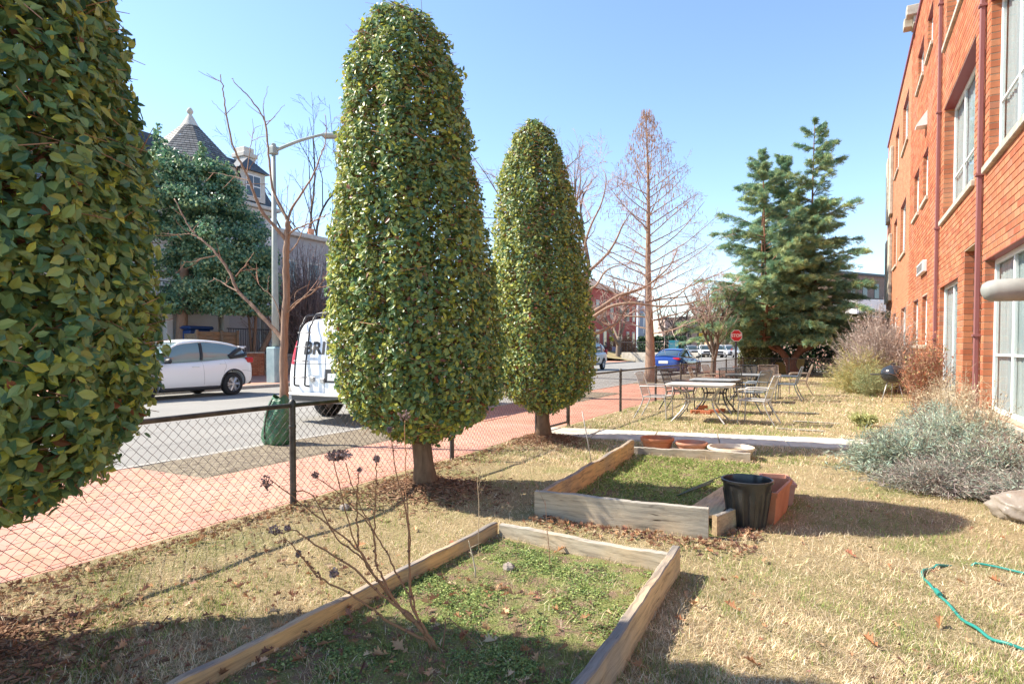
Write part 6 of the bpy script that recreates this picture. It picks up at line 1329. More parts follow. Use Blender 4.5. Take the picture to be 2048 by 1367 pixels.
def car(name, label, loc, rz, sty, pm, group=None, glass='car_glass', detail=True, scale=1.0):
    e = thing(name, label, 'car', loc, rz, group); e.scale = (scale,)*3
    b = body_mesh(sty['body']); o = b.build('body', pm, e, local=True, smooth=True); o.parent = None; mod(o, 'SUBSURF', levels=2, render_levels=2); bake(o); cut_arches(o, sty['axles'], sty['wr']+0.055, sty['w'], sty['wr']+0.01); o.data.materials.append(pm); o.parent = e
    o.data.polygons.foreach_set('use_smooth', np.ones(len(o.data.polygons), bool)); o.data.set_sharp_from_angle(angle=R(35))
    tree = BVHTree.FromPolygons([v.co for v in o.data.vertices], [p.vertices[:] for p in o.data.polygons])
    S = []
    for y, zb, zr, wb, wr_ in sty['cabin']: S.append([(0, y, zb-0.1), (wb*0.8, y, zb-0.1), (wb, y, zb), (wb*0.55+wr_*0.45+0.012, y, zb+(zr-zb)*0.5), (wr_+0.015, y, zr-0.05), (wr_*0.86, y, zr-0.006), (0, y, zr+0.012)])
    V, f, k, n = loft(S); b = MB(); b.add(V, f); b.F.append((np.arange(k)[None, ::-1], 0)); b.F.append((np.arange(k)[None]+(n-1)*k, 0))
    g = b.build('windows', M[glass], e, local=True, smooth=True); g.parent = None; mod(g, 'SUBSURF', levels=2, render_levels=2); bake(g); g.parent = e
    g.data.polygons.foreach_set('use_smooth', np.ones(len(g.data.polygons), bool))
    gt = BVHTree.FromPolygons([v.co for v in g.data.vertices], [p.vertices[:] for p in g.data.polygons])
    # roof skin laid over the glasshouse
    y0, y1 = sty['roof']; ny, nx = 22, 14; VV = []
    cy = [q[0] for q in sty['cabin']]; cw = [q[4] for q in sty['cabin']]
    for yy in np.linspace(y0, y1, ny):
        wr_ = np.interp(yy, sorted(cy), [w for _, w in sorted(zip(cy, cw))])
        for s in np.linspace(-1, 1, nx):
            h = gt.ray_cast(Vector((s*wr_*0.97, yy, 3)), Vector((0, 0, -1))); VV.append((s*wr_*0.97, yy, (h[0].z if h[0] is not None else 1.4)+0.012))
    b = MB(); b.add(VV, [[i*nx+j, i*nx+j+1, (i+1)*nx+j+1, (i+1)*nx+j] for i in range(ny-1) for j in range(nx-1)]); rf = b.build('roof', pm, e, local=True, smooth=True); mod(rf, 'SOLIDIFY', thickness=0.02, offset=1)
    for sx in (-1, 1):
        for pil in sty.get('pillars', []):
            P = np.array([(lambda h: (h[0].x+sx*0.004 if h[0] is not None else sx*0.7, y, z))(gt.ray_cast(Vector((sx*2, y, z)), Vector((-sx, 0, 0)))) for y, z in smooth_path([(q[0], q[1], 0) for q in pil[1]], 12)[:, :2]]); b = MB(); b.tube(P, pil[2], 6); b.build('pillar', pm if pil[0] == 'paint' else M['trim'], e, local=True, smooth=True)
        for ya in sty['axles']:
            wheel(e, sx*(sty['w']-0.115), ya, sty['wr'], sx, M['rim'])
            if detail:
                a = np.linspace(R(-12), R(192), 24); P = surf_curve(tree, [(ya+(sty['wr']+0.075)*math.cos(q), sty['wr']+0.01+(sty['wr']+0.075)*math.sin(q)) for q in a], sx, 0.02, 0.0); b = MB(); b.tube(P, 0.022, 6); b.build('arch_trim', M['trim'] if sty.get('clad') else pm, e, local=True, smooth=True)
        if detail:
            for seam in sty.get('seams', []):
                b = MB(); b.tube(surf_curve(tree, [tuple(q[:2]) for q in smooth_path([(q[0], q[1], 0) for q in seam], 14)], sx, 0.004, -0.001), 0.004, 4); b.build('door_seam', M['trim'], e, local=True)
            for yh, zh in sty.get('handles', []):
                P = surf_curve(tree, [(yh-0.1, zh), (yh, zh+0.006), (yh+0.1, zh+0.004)], sx, 0.01, 0.012); b = MB(); b.tube(P, 0.013, 6); b.build('door_handle', pm, e, local=True, smooth=True)
            if 'mirror' in sty:
                ym, zm = sty['mirror']; b = MB(); xs_ = sty['w']+0.06; b.bevbox((sx*xs_-0.1, ym-0.05, zm-0.06), (sx*xs_+0.1, ym+0.06, zm+0.07), 0.04); b.box((sx*xs_-0.16 if sx > 0 else sx*xs_+0.05, ym-0.02, zm-0.06), (sx*xs_-0.05 if sx > 0 else sx*xs_+0.16, ym+0.02, zm-0.03)); b.build('mirror', M['trim'], e, local=True)
            if sty.get('clad'):
                P = surf_curve(tree, [(y, sty['sillz']) for y in np.linspace(sty['axles'][0]+0.4, sty['axles'][1]-0.4, 12)], sx, 0.05, -0.02); b = MB(); b.tube(P, 0.065, 8); b.build('sill', M['trim'], e, local=True, smooth=True)
        for nm, m_, box in sty['lamps']:
            x0, y0_, z0, x1, y1_, z1 = box; b = MB(); b.bevbox((min(sx*x0, sx*x1), y0_, z0), (max(sx*x0, sx*x1), y1_, z1), 0.03); b.build(nm, M[m_], e, local=True, smooth=True, sharp=30)
    for nm, m_, box in sty.get('extras', []):
        b = MB(); b.bevbox(box[:3], box[3:], 0.012); b.build(nm, M[m_], e, local=True)
    return e
HATCH = dict(w=0.885, wr=0.335, axles=(-1.30, 1.30), clad=True, sillz=0.27, roof=(-1.84, 0.22), mirror=(0.72, 1.02),
    body=[(-2.08, 0.42, 0.86, 0.66, 0.60), (-2.02, 0.30, 1.02, 0.80, 0.74), (-1.75, 0.24, 1.12, 0.875, 0.80), (-1.3, 0.20, 1.09, 0.895, 0.82), (-0.6, 0.18, 1.03, 0.895, 0.83), (0.2, 0.18, 0.99, 0.895, 0.83), (0.9, 0.18, 0.98, 0.895, 0.82), (1.3, 0.20, 0.95, 0.89, 0.79), (1.7, 0.22, 0.87, 0.86, 0.72), (1.98, 0.28, 0.74, 0.76, 0.62), (2.08, 0.36, 0.62, 0.58, 0.5)],
    cabin=[(-2.0, 1.00, 1.06, 0.72, 0.66), (-1.86, 1.06, 1.40, 0.77, 0.58), (-1.3, 1.06, 1.53, 0.81, 0.62), (-0.5, 1.02, 1.60, 0.82, 0.645), (0.2, 0.98, 1.56, 0.82, 0.64), (0.72, 0.96, 1.30, 0.81, 0.67), (1.2, 0.93, 0.99, 0.78, 0.70)],
    pillars=[('paint', [(0.1, 1.50), (0.35, 1.43), (0.75, 1.22), (1.12, 1.0)], 0.028), ('trim', [(-0.32, 1.04), (-0.36, 1.5)], 0.045), ('paint', [(0.1, 1.50), (-0.5, 1.55), (-1.2, 1.49), (-1.8, 1.37)], 0.03), ('trim', [(-1.2, 1.12), (-1.55, 1.3), (-1.8, 1.36)], 0.06), ('trim', [(-1.9, 1.2), (-1.6, 1.14), (-1.25, 1.1)], 0.055)],
    seams=[[(-0.33, 1.02), (-0.34, 0.7), (-0.36, 0.36)], [(-1.02, 1.04), (-1.06, 0.85), (-0.98, 0.70), (-0.9, 0.36)], [(0.86, 0.96), (0.9, 0.7), (0.86, 0.36)], [(-1.6, 0.72), (-1.85, 0.70), (-2.0, 0.66)]], handles=[(-0.1, 0.86), (-0.95, 0.92)],
    lamps=[('taillight', 'red_lamp', (0.64, -2.04, 0.94, 0.83, -1.80, 1.10)), ('headlight', 'clear_lamp', (0.5, 1.80, 0.70, 0.80, 1.98, 0.84))], extras=[('spoiler', 'white_paint', (-0.58, -1.98, 1.395, 0.58, -1.72, 1.425)), ('rear_bumper', 'trim', (-0.62, -2.10, 0.30, 0.62, -1.98, 0.46)), ('number_plate', 'plate', (-0.26, -2.09, 0.66, 0.26, -2.05, 0.8))])
SEDAN = dict(w=0.925, wr=0.335, axles=(-1.40, 1.45), roof=(-0.95, 0.35), mirror=(0.72, 0.98),
    body=[(-2.34, 0.42, 0.86, 0.66, 0.56), (-2.27, 0.30, 1.02, 0.84, 0.72), (-1.9, 0.24, 1.08, 0.915, 0.80), (-1.4, 0.20, 1.03, 0.935, 0.83), (-0.6, 0.17, 0.97, 0.935, 0.85), (0.3, 0.17, 0.94, 0.935, 0.85), (1.0, 0.17, 0.92, 0.935, 0.84), (1.5, 0.2, 0.86, 0.92, 0.80), (2.0, 0.24, 0.74, 0.86, 0.70), (2.3, 0.34, 0.58, 0.66, 0.5)],
    cabin=[(-2.05, 1.02, 1.06, 0.66, 0.58), (-1.6, 1.0, 1.20, 0.76, 0.57), (-0.9, 0.97, 1.40, 0.81, 0.58), (-0.2, 0.94, 1.455, 0.82, 0.60), (0.4, 0.92, 1.39, 0.82, 0.60), (0.95, 0.90, 1.14, 0.80, 0.64), (1.4, 0.87, 0.92, 0.76, 0.66)],
    pillars=[('paint', [(-1.75, 1.08), (-1.3, 1.24), (-0.6, 1.38), (0.1, 1.39), (0.6, 1.24), (1.2, 1.0)], 0.03), ('trim', [(-0.25, 0.98), (-0.3, 1.36)], 0.035)], seams=[[(-0.3, 0.95), (-0.32, 0.3)], [(-1.05, 0.98), (-1.0, 0.4)], [(0.85, 0.9), (0.85, 0.3)]], handles=[(-0.15, 0.82), (-0.9, 0.84)],
    lamps=[('taillight', 'red_lamp', (0.48, -2.30, 0.86, 0.86, -2.06, 0.98)), ('headlight', 'clear_lamp', (0.5, 2.0, 0.6, 0.8, 2.2, 0.72))], extras=[('number_plate', 'plate', (-0.26, -2.345, 0.66, 0.26, -2.30, 0.81)), ('spoiler', 'blue_paint', (-0.66, -2.24, 1.065, 0.66, -2.08, 1.09)), ('rear_bumper', 'trim', (-0.7, -2.345, 0.30, 0.7, -2.2, 0.42))])
SUV = dict(w=0.95, wr=0.36, axles=(-1.40, 1.42), roof=(-2.1, 0.35), mirror=(0.85, 1.2),
    body=[(-2.32, 0.5, 0.98, 0.72, 0.66), (-2.27, 0.38, 1.14, 0.86, 0.80), (-2.0, 0.32, 1.18, 0.94, 0.86), (-1.4, 0.28, 1.15, 0.96, 0.88), (0.0, 0.28, 1.12, 0.96, 0.88), (0.9, 0.28, 1.12, 0.96, 0.88), (1.4, 0.30, 1.10, 0.95, 0.87), (1.9, 0.34, 1.04, 0.93, 0.82), (2.25, 0.4, 0.92, 0.84, 0.7), (2.32, 0.46, 0.8, 0.7, 0.6)],
    cabin=[(-2.25, 1.1, 1.16, 0.78, 0.7), (-2.1, 1.12, 1.60, 0.82, 0.66), (-1.4, 1.12, 1.72, 0.86, 0.7), (-0.4, 1.1, 1.77, 0.87, 0.71), (0.3, 1.08, 1.72, 0.87, 0.70), (0.8, 1.06, 1.42, 0.85, 0.72), (1.2, 1.04, 1.1, 0.82, 0.74)],
    pillars=[('paint', [(0.2, 1.66), (0.6, 1.5), (1.1, 1.14)], 0.035), ('paint', [(-1.3, 1.16), (-1.4, 1.66)], 0.06), ('trim', [(-0.2, 1.12), (-0.25, 1.7)], 0.04)],
    lamps=[('taillight', 'red_lamp', (0.7, -2.3, 0.95, 0.88, -2.1, 1.3)), ('headlight', 'clear_lamp', (0.5, 2.06, 0.82, 0.85, 2.24, 0.96))], extras=[('grille', 'trim', (-0.46, 2.24, 0.66, 0.46, 2.34, 0.94)), ('front_bumper', 'trim', (-0.75, 2.2, 0.42, 0.75, 2.345, 0.56)), ('number_plate', 'plate', (-0.22, 2.33, 0.58, 0.22, 2.355, 0.68))])
PICK = dict(SUV); PICK = {**SUV, 'roof': (-0.7, 0.35), 'body': [(-2.9, 0.55, 1.02, 0.8, 0.76), (-2.85, 0.45, 1.16, 0.95, 0.9)]+SUV['body'][2:], 'cabin': [(-0.95, 1.12, 1.2, 0.82, 0.74), (-0.8, 1.12, 1.66, 0.84, 0.70), (-0.3, 1.12, 1.80, 0.87, 0.71), (0.3, 1.08, 1.76, 0.87, 0.70), (0.8, 1.06, 1.46, 0.85, 0.72), (1.2, 1.04, 1.1, 0.82, 0.74)], 'lamps': [SUV['lamps'][1]]}
car('parked_hatchback', 'white electric hatchback parked across the street, pointing left', (-16.95, 11.30, 0.0), PI, HATCH, M['white_paint'], 'parked cars', 'car_glass_pale', scale=1.03)
pb = gp(1345, 752, -0.09); car('parked_sedan', 'blue fastback sedan parked at the near kerb, seen from behind', (pb[0]-0.35, pb[1]+2.4, -0.09), R(-4), SEDAN, M['blue_paint'], 'parked cars')
car('parked_suv', 'pale car mostly hidden behind the farthest holly, only its rear wheel showing', (-14.6, 37.3, 0.0), PI, SUV, M['silver_paint'], 'parked cars', detail=False)
for px, w, sty, pm, rz, lab in [(1383, 96, SUV, 'grey_paint', 24, 'grey car at the left end of the distant parked row'), (1408, 94, PICK, 'white_paint', 20, 'white van-like car second from the left in the distant row'), (1436, 90, PICK, 'white_paint', 16, 'white pickup with black grille in the distant row of cars'), (1459, 88, SUV, 'silver_paint', 22, 'silver car third from the right end of the distant row'), (1484, 84, SUV, 'grey_paint', 22, 'grey silver car nearest the stop sign in the distant row'), (1512, 82, SUV, 'silver_paint', 22, 'silver car half hidden by the cedar in the distant row')]:
    p = dp(px, 700, w); car('parked_suv', lab, (p[0], p[1], 0.02), PI+R(rz), sty, M[pm], 'parked cars', detail=False)

# white work van, seen from behind
vx, vy = -8.93, 11.85
van = thing('work_van', 'white work van with rear ladder and black lettering parked behind the street tree', 'van', (vx, vy, -0.06))
S = []
for y, zb, wl, zr, wrf, zbelt in [(-2.80, 0.62, 0.90, 1.95, 0.70, 1.15), (-2.76, 0.50, 0.97, 2.02, 0.77, 1.15), (-2.60, 0.42, 1.0, 2.07, 0.80, 1.17), (-1.7, 0.40, 1.0, 2.10, 0.82, 1.18), (0, 0.40, 1.0, 2.10, 0.82, 1.18), (1.15, 0.40, 1.0, 2.07, 0.80, 1.18), (1.7, 0.40, 1.0, 1.75, 0.76, 1.16), (2.15, 0.40, 0.99, 1.28, 0.80, 1.1), (2.75, 0.42, 0.95, 1.10, 0.74, 0.98), (2.95, 0.5, 0.8, 0.92, 0.62, 0.85)]:
    ln = (lambda z: y+0.20*max(0, (z-1.0)/1.1) if y < -2.5 else y)
    S.append([(0, ln(zb), zb), (wl*0.75, ln(zb), zb), (wl*0.98, ln(zb), zb+0.06), (wl, ln(0.8), (zb+zbelt)/2), (wl*0.985, ln(zbelt), zbelt), ((wl+wrf)/2+0.02, ln((zbelt+zr)/2), (zbelt+zr)/2), (wrf+0.02, ln(zr), zr-0.10), (wrf*0.85, ln(zr), zr), (0, ln(zr)+0.0, zr+0.04)])
V, f, k, n = loft(S); b = MB(); b.add(V, f); b.F.append((np.arange(k)[None, ::-1], 0)); b.F.append((np.arange(k)[None]+(n-1)*k, 0))
o = b.build('body', M['white_paint'], van, local=True, smooth=True); o.parent = None; mod(o, 'SUBSURF', levels=2, render_levels=2); bake(o); cut_arches(o, (-1.75, 1.75), 0.42, 1.0, 0.37); o.data.materials.append(M['white_paint']); o.parent = van
o.data.polygons.foreach_set('use_smooth', np.ones(len(o.data.polygons), bool)); o.data.set_sharp_from_angle(angle=R(35))
vt = BVHTree.FromPolygons([v.co for v in o.data.vertices], [p.vertices[:] for p in o.data.polygons])
def vr(x, z, off=0.004):
    h = vt.ray_cast(Vector((x, -5, z)), Vector((0, 1, 0))); return np.array([x, (h[0].y if h[0] is not None else -2.7)-off, z])
def vpanel(name, pts, m, off=0.006, n=8):
    """panel hugging the rear doors; pts = (x0, x1, z0, z1)"""
    x0, x1, z0, z1 = pts; VV = [vr(x, z, off) for z in np.linspace(z0, z1, n) for x in np.linspace(x0, x1, n)]; b = MB(); b.add(VV, [[i*n+j, i*n+j+1, (i+1)*n+j+1, (i+1)*n+j] for i in range(n-1) for j in range(n-1)]); return b.build(name, m, van, local=True, smooth=True)
for sx in (-1, 1):
    vpanel('taillight', tuple(sorted((sx*0.90, sx*0.80)))+(1.15, 1.62), M['red_lamp'], 0.012)
    for ya in (-1.75, 1.75): wheel(van, sx*0.87, ya, 0.37, sx, M['rim'], 8, 0.24)
vpanel('licence_recess', (0.02, 0.42, 0.80, 1.06), M['trim'], 0.006); vpanel('number_plate', (0.09, 0.36, 0.84, 0.98), M['plate'], 0.012, 3)
for x in (0.0,): b = MB(); b.tube([vr(x, z, 0.001) for z in np.linspace(0.6, 1.98, 20)], 0.006, 4); b.build('door_seam', M['trim'], van, local=True)
b = MB(); b.tube([vr(x, 1.16, 0.001) for x in np.linspace(-0.88, 0.88, 20)], 0.004, 4); b.build('door_seam', M['trim'], van, local=True)
M['rail'] = flat('dark_rail', (0.05, 0.05, 0.055), 0.4, 0.3); ladder = None
for x in (-0.68, -0.40):
    P = [vr(x, 0.72, 0.0), vr(x, 0.74, 0.10)]+[vr(x, z, 0.11) for z in np.linspace(0.8, 1.9, 10)]; tp = vr(x, 1.95, 0.08); P += [tp, tp+[0, 0.10, 0.16], tp+[0, 0.30, 0.20]]; b = MB(); b.tube(smooth_path(P, 40), 0.017, 8); q = b.build('ladder_rail', M['rail'], van, local=True, smooth=True)
for z in (0.90, 1.22, 1.50, 1.78): b = MB(); b.tube([vr(-0.72, z, 0.11), vr(-0.36, z, 0.11)], 0.013, 8); b.build('ladder_rung', M['alu'], van, local=True, smooth=True)
for x, z in ((-0.30, 0.86), (-0.03, 0.84)): b = MB(); c = vr(x, z, 0.02); b.bevbox(c-[0.05, 0.02, 0.05], c+[0.05, 0.015, 0.05], 0.012); b.build('latch', M['alu'], van, local=True)
b = MB(); b.bevbox((-0.98, -2.98, 0.42), (0.98, -2.72, 0.60), 0.03); b.build('rear_bumper', M['grey_paint'], van, local=True); b = MB(); b.bevbox((-0.62, -3.03, 0.46), (0.62, -2.982, 0.565), 0.012); b.build('bumper_step', M['trim'], van, local=True)
for sx in (-1, 1): b = MB(); b.tube([(sx*0.62, -2.3, 2.15), (sx*0.62, 1.0, 2.15)], 0.02, 8); b.build('roof_rail', M['rail'], van, local=True, smooth=True)
for y in (-2.3, -0.6, 1.0): b = MB(); b.tube(smooth_path([(-0.66, y, 2.06), (-0.64, y, 2.17), (0, y, 2.2), (0.64, y, 2.17), (0.66, y, 2.06)], 20), 0.02, 8); b.build('roof_bar', M['rail'], van, local=True, smooth=True)
# lettering on the rear doors: flat letters laid on the paint
cu = bpy.data.curves.new('lettering', 'FONT'); cu.body = 'BRIN'; cu.size = 0.36; cu.extrude = 0.0; cu.space_character = 1.05; cu.offset = 0.012
to = bpy.data.objects.new('lettering_src', cu); col.objects.link(to); dg = bpy.context.evaluated_depsgraph_get(); dg.update(); me = bpy.data.meshes.new_from_object(to.evaluated_get(dg)); bpy.data.objects.remove(to, do_unlink=True)
import bmesh
bm = bmesh.new(); bm.from_mesh(me); bmesh.ops.triangulate(bm, faces=bm.faces); bmesh.ops.subdivide_edges(bm, edges=[e_ for e_ in bm.edges if e_.calc_length() > 0.08], cuts=2, use_grid_fill=False); bmesh.ops.triangulate(bm, faces=bm.faces)
for v in bm.verts: q = vr(-0.60+v.co.x*1.08, 1.36+v.co.y*0.95, 0.008); v.co = Vector(tuple(q))
bm.to_mesh(me); bm.free(); me.materials.clear(); me.materials.append(M['trim']); lo = bpy.data.objects.new('lettering', me); col.objects.link(lo); lo.parent = van
# traffic cones on the van roof
M['cone_orange'] = flat('cone_orange', (0.62, 0.17, 0.05), 0.5); M['cone_white'] = flat('cone_white', (0.72, 0.70, 0.64), 0.5)
cn = thing('traffic_cone', 'white and orange traffic cone stowed on the roof of the white van', 'traffic cone', (vx-0.12, vy-2.15, 2.06))
b = MB(); b.bevbox((-0.2, -0.2, 0.0), (0.2, 0.2, 0.03), 0.008); b.build('cone_base', M['trim'], cn, local=True); b = MB(); b.lathe([(0.165, 0.03), (0.13, 0.18)], 24); b.build('cone_band', M['cone_white'], cn, local=True, smooth=True); b = MB(); b.lathe([(0.13, 0.18), (0.08, 0.40)], 24); b.build('cone_band', M['cone_orange'], cn, local=True, smooth=True); b = MB(); b.lathe([(0.08, 0.40), (0.045, 0.56), (0.035, 0.58), (0.03, 0.66), (0.001, 0.665)], 24); b.build('cone_tip', M['cone_white'], cn, local=True, smooth=True)

# ================================================================ FAR SIDE OF THE STREET
M['plaster_grey'] = mat_var('grey_plaster', (0.36, 0.34, 0.34), (0.44, 0.42, 0.41), 1.2)
M['plaster'] = mat_var('pale_plaster', (0.60, 0.58, 0.55), (0.68, 0.66, 0.63), 1.2, bump=0.1); M['trimstone'] = mat_var('trim_stone', (0.50, 0.46, 0.40), (0.60, 0.56, 0.50), 3)
M['slate'] = mat_var('slate', (0.035, 0.045, 0.06), (0.08, 0.09, 0.10), 6, rough=0.5, spec=0.5); M['slate_b'] = mat_tint('slate_shingle', 0.55, 0.4)
M['darkglass'] = flat('dark_window', (0.05, 0.06, 0.075), 0.1, 0, 0.7); M['garage'] = flat('garage_door', (0.60, 0.60, 0.60), 0.5)
YZ = 1.0
t = NT('yard'); t.set(t.ramp(t.noise(6, 5), [(0.35, (0.10, 0.10, 0.05)), (0.65, (0.22, 0.18, 0.11))]), 0.95); M['yard'] = t.m
b = MB(); b.box((-60, 6, -0.15), (-24.75, 60, YZ)); tag(b.build('yard', M['yard']), kind='structure')
rw = thing('retaining_wall', 'low red brick retaining wall behind the white hatchback', 'wall', (-24.6, 14, 0.1), local=False)
b = MB(); b.box((-24.745, 8, 0.0), (-24.62, 21.1, 1.14)); b.build('wall_core', M['mortar'], rw)
nb = MB(); cap = []
for k in range(14):
    y = 17.2+(k % 2)*0.12
    while y < 21.05:
        r_ = rng.random(); nb.bevbox((-24.63, y, 0.1+k*0.075), (-24.605, min(y+0.225, 21.1), 0.165+k*0.075), 0.004, tint=(r_, r_, r_)); y += 0.24
tag(nb.build('bricks', M['brick_mass'], rw), kind='stuff'); b = MB(); b.bevbox((-24.80, 8, 1.142), (-24.57, 21.1, 1.22), 0.015); b.build('coping', M['sill'], rw)
sw = thing('stone_wall', 'short grey stone wall between the brick wall and the lamp post', 'wall', (-24.6, 22.5, 0.1), local=False)
b = MB(); b.box((-24.745, 21.15, 0.0), (-24.64, 30, 1.10)); b.build('wall_core', M['mortar'], sw)
for k in range(5):
    y = 21.16
    while y < 25.5:
        l = rng.uniform(0.3, 0.6); b = MB(); b.bevbox((-24.66, y+0.01, 0.12+k*0.2), (-24.59, y+l-0.01, 0.30+k*0.2), 0.02, jit=0.006); b.build('stone_block', M['stone'], sw); y += l

th = thing('turret_house', 'pale house with slate mansard and pointed corner turret behind the evergreen', 'house', (-30, 20.9, YZ), local=False)
HX = -30.0
b = MB(); b.box((-42, 12.5, YZ-0.1), (HX, 26.3, 9.4)); b.build('wall', M['plaster'], th)
b = MB(); b.bevbox((-42.3, 12.3, 9.4), (HX+0.45, 26.7, 9.62), 0.04); b.bevbox((-42.2, 12.4, 9.12), (HX+0.28, 26.55, 9.398), 0.04); b.build('cornice', M['trimstone'], th)
b = MB(); z0, z1 = 9.62, 12.2; q0 = [(-42.1, 12.5), (HX+0.25, 12.5), (HX+0.25, 26.5), (-42.1, 26.5)]; q1 = [(-40.8, 13.8), (HX-0.95, 13.8), (HX-0.95, 25.2), (-40.8, 25.2)]
b.faces([(*q, z0) for q in q0]+[(*q, z1) for q in q1], [[0, 1, 5, 4], [1, 2, 6, 5], [2, 3, 7, 6], [3, 0, 4, 7], [4, 5, 6, 7]]); b.build('mansard_roof', M['slate'], th)
def dormer(y, z=9.75):
    b = MB(); b.box((HX-1.2, y-0.85, z), (HX+0.30, y+0.85, z+1.65)); d = b.build('dormer', M['trimstone'], th)
    def sub(b, nm, m): o = b.build(nm, m, None); o.data.transform(Matrix.Translation((30, -20.9, -YZ))); o.parent = d
    b = MB(); b.bevbox((HX+0.30, y-0.5, z+0.2), (HX+0.35, y+0.5, z+1.45), 0.01); sub(b, 'window_frame', M['white_frame'])
    for sy in (-1, 1):
        for sz in (0, 1): b = MB(); b.box((HX+0.352, y+(0.03 if sy > 0 else -0.45), z+0.25+sz*0.6), (HX+0.362, y+(0.45 if sy > 0 else -0.03), z+0.78+sz*0.6)); sub(b, 'pane', M['darkglass'])
    b = MB(); b.faces([(HX+0.5, y-1.1, z+1.65), (HX+0.5, y+1.1, z+1.65), (HX-1.3, y+1.1, z+1.65), (HX-1.3, y-1.1, z+1.65), (HX-0.1, y, z+2.5), (HX-1.6, y, z+2.5)], [[0, 1, 4], [1, 2, 5, 4], [2, 3, 5], [3, 0, 4, 5], [3, 2, 1, 0]]); sub(b, 'dormer_roof', M['slate'])
dormer(24.8); dormer(16.6)
b = MB(); b.bevbox((-31.9, 25.3, 9.7), (-31.0, 26.1, 12.6), 0.02); b.bevbox((-32.0, 25.2, 12.6), (-30.9, 26.2, 12.85), 0.03); b.bevbox((-31.85, 25.35, 12.85), (-31.05, 26.05, 13.2), 0.03); b.build('chimney', M['trimstone'], th)
# turret
tc = np.array([-29.6, 20.9]); an8 = np.arange(8)*PI/4+PI/8
def octo(r, z): return [(tc[0]+r*math.cos(q), tc[1]+r*math.sin(q), z) for q in an8]
def oct_band(b, z0, r0, z1, r1, mi=0, tint=None): v = octo(r0, z0)+octo(r1, z1); b.add(v, [[k, (k+1) % 8, 8+(k+1) % 8, 8+k] for k in range(8)], mi, tint)
b = MB(); oct_band(b, YZ-0.1, 1.95, 10.35, 1.95); b.build('turret_wall', M['plaster'], th)
b = MB(); oct_band(b, 10.05, 2.0, 10.35, 2.25); oct_band(b, 10.35, 2.25, 10.55, 2.38); oct_band(b, 10.55, 2.38, 10.57, 1.5); b.build('turret_cornice', M['trimstone'], th)
b = MB(); nC = 15; zr0, zr1, rr0, rr1 = 10.56, 12.75, 2.45, 0.36
for k in range(nC):
    za, zb_ = zr0+(zr1-zr0)*k/nC, zr0+(zr1-zr0)*(k+1)/nC; ra, rb2 = rr0+(rr1-rr0)*k/nC, rr0+(rr1-rr0)*(k+1)/nC
    for s in range(8):
        A0, A1 = np.array(octo(ra+0.035, za))[[s, (s+1) % 8]]; B0, B1 = np.array(octo(rb2+0.01, zb_))[[s, (s+1) % 8]]; m = max(2, int(round(np.linalg.norm(A1-A0)/0.2)))
        for q in range(m):
            f0, f1 = (q+0.03)/m, (q+0.97)/m; v_ = [A0+(A1-A0)*f0, A0+(A1-A0)*f1, B0+(B1-B0)*f1, B0+(B1-B0)*f0]; g_ = rng.uniform(0.09, 0.2); b.add(v_, [[0, 1, 2, 3]], 0, np.array([1.0, 0.98, 0.95])*g_)
    oct_band(b, za, ra+0.036, za+0.001, ra-0.06, 0, (0.05, 0.05, 0.055))
tag(b.build('turret_shingles', M['slate_b'], th), kind='stuff')
b = MB(); b.lathe([(0.44, 12.68), (0.40, 12.74), (0.12, 13.25), (0.08, 13.33), (0.14, 13.38), (0.16, 13.47), (0.11, 13.58), (0.05, 13.65), (0.001, 13.67)], 20, c=(tc[0], tc[1], 0)); b.build('finial', M['trimstone'], th, smooth=True, sharp=40)
# windows, porch, doors of the turret house
def hwin(y, z, w, h, X=HX, par=th, base=(30, -20.9, -YZ)):
    b = MB(); b.bevbox((X+0.002, y-w/2-0.12, z-0.1), (X+0.07, y+w/2+0.12, z+h+0.14), 0.015); d = b.build('window', M['trimstone'], par)
    for sz in (0, 1):
        b = MB(); b.box((X+0.072, y-w/2, z+sz*h/2+0.03), (X+0.082, y+w/2, z+(sz+1)*h/2-0.03)); o = b.build('pane', M['darkglass'], None); o.data.transform(Matrix.Translation(base)); o.parent = d
for z in (4.6, 7.2):
    for y in (14.2, 16.6, 24.0, 25.4): hwin(y, z, 0.8, 1.6)
b = MB(); b.bevbox((HX+0.01, 15, 3.3), (HX+2.6, 26.2, 3.6), 0.03); b.build('porch_slab', M['trimstone'], th)
for y in (15.2, 18.2, 21.2, 23.7, 26.0): b = MB(); b.bevbox((HX+2.3, y-0.16, YZ-0.05), (HX+2.58, y+0.16, 3.298), 0.02); b.build('porch_pillar', M['plaster'], th)
b = MB()
for y in np.arange(15.1, 26.2, 0.16): b.tube([(HX+2.5, y, 3.6), (HX+2.5, y, 4.45)], 0.012, 4)
b.tube([(HX+2.5, 15.1, 4.46), (HX+2.5, 26.1, 4.46)], 0.025, 6); b.build('porch_railing', M['rail'], th)
for y0, y1 in ((18.5, 20.9), (21.5, 23.4)):
    b = MB(); b.bevbox((HX+2.32, y0, YZ), (HX+2.36, y1, 3.25), 0.01); gd = b.build('garage_door', M['garage'], th)
    for k in range(4): b = MB(); b.bevbox((HX+2.362, y0+0.06, YZ+0.08+k*0.53), (HX+2.372, y1-0.06, YZ+0.55+k*0.53), 0.004); o = b.build('door_panel', M['garage'], None); o.data.transform(Matrix.Translation((30, -20.9, -YZ))); o.parent = gd
b = MB(); b.bevbox((HX+2.33, 16.2, YZ), (HX+2.38, 17.2, 3.2), 0.01); dd = b.build('front_door', M['garage'], th)
M['amber'] = flat('amber_glass', (0.45, 0.30, 0.08), 0.3)
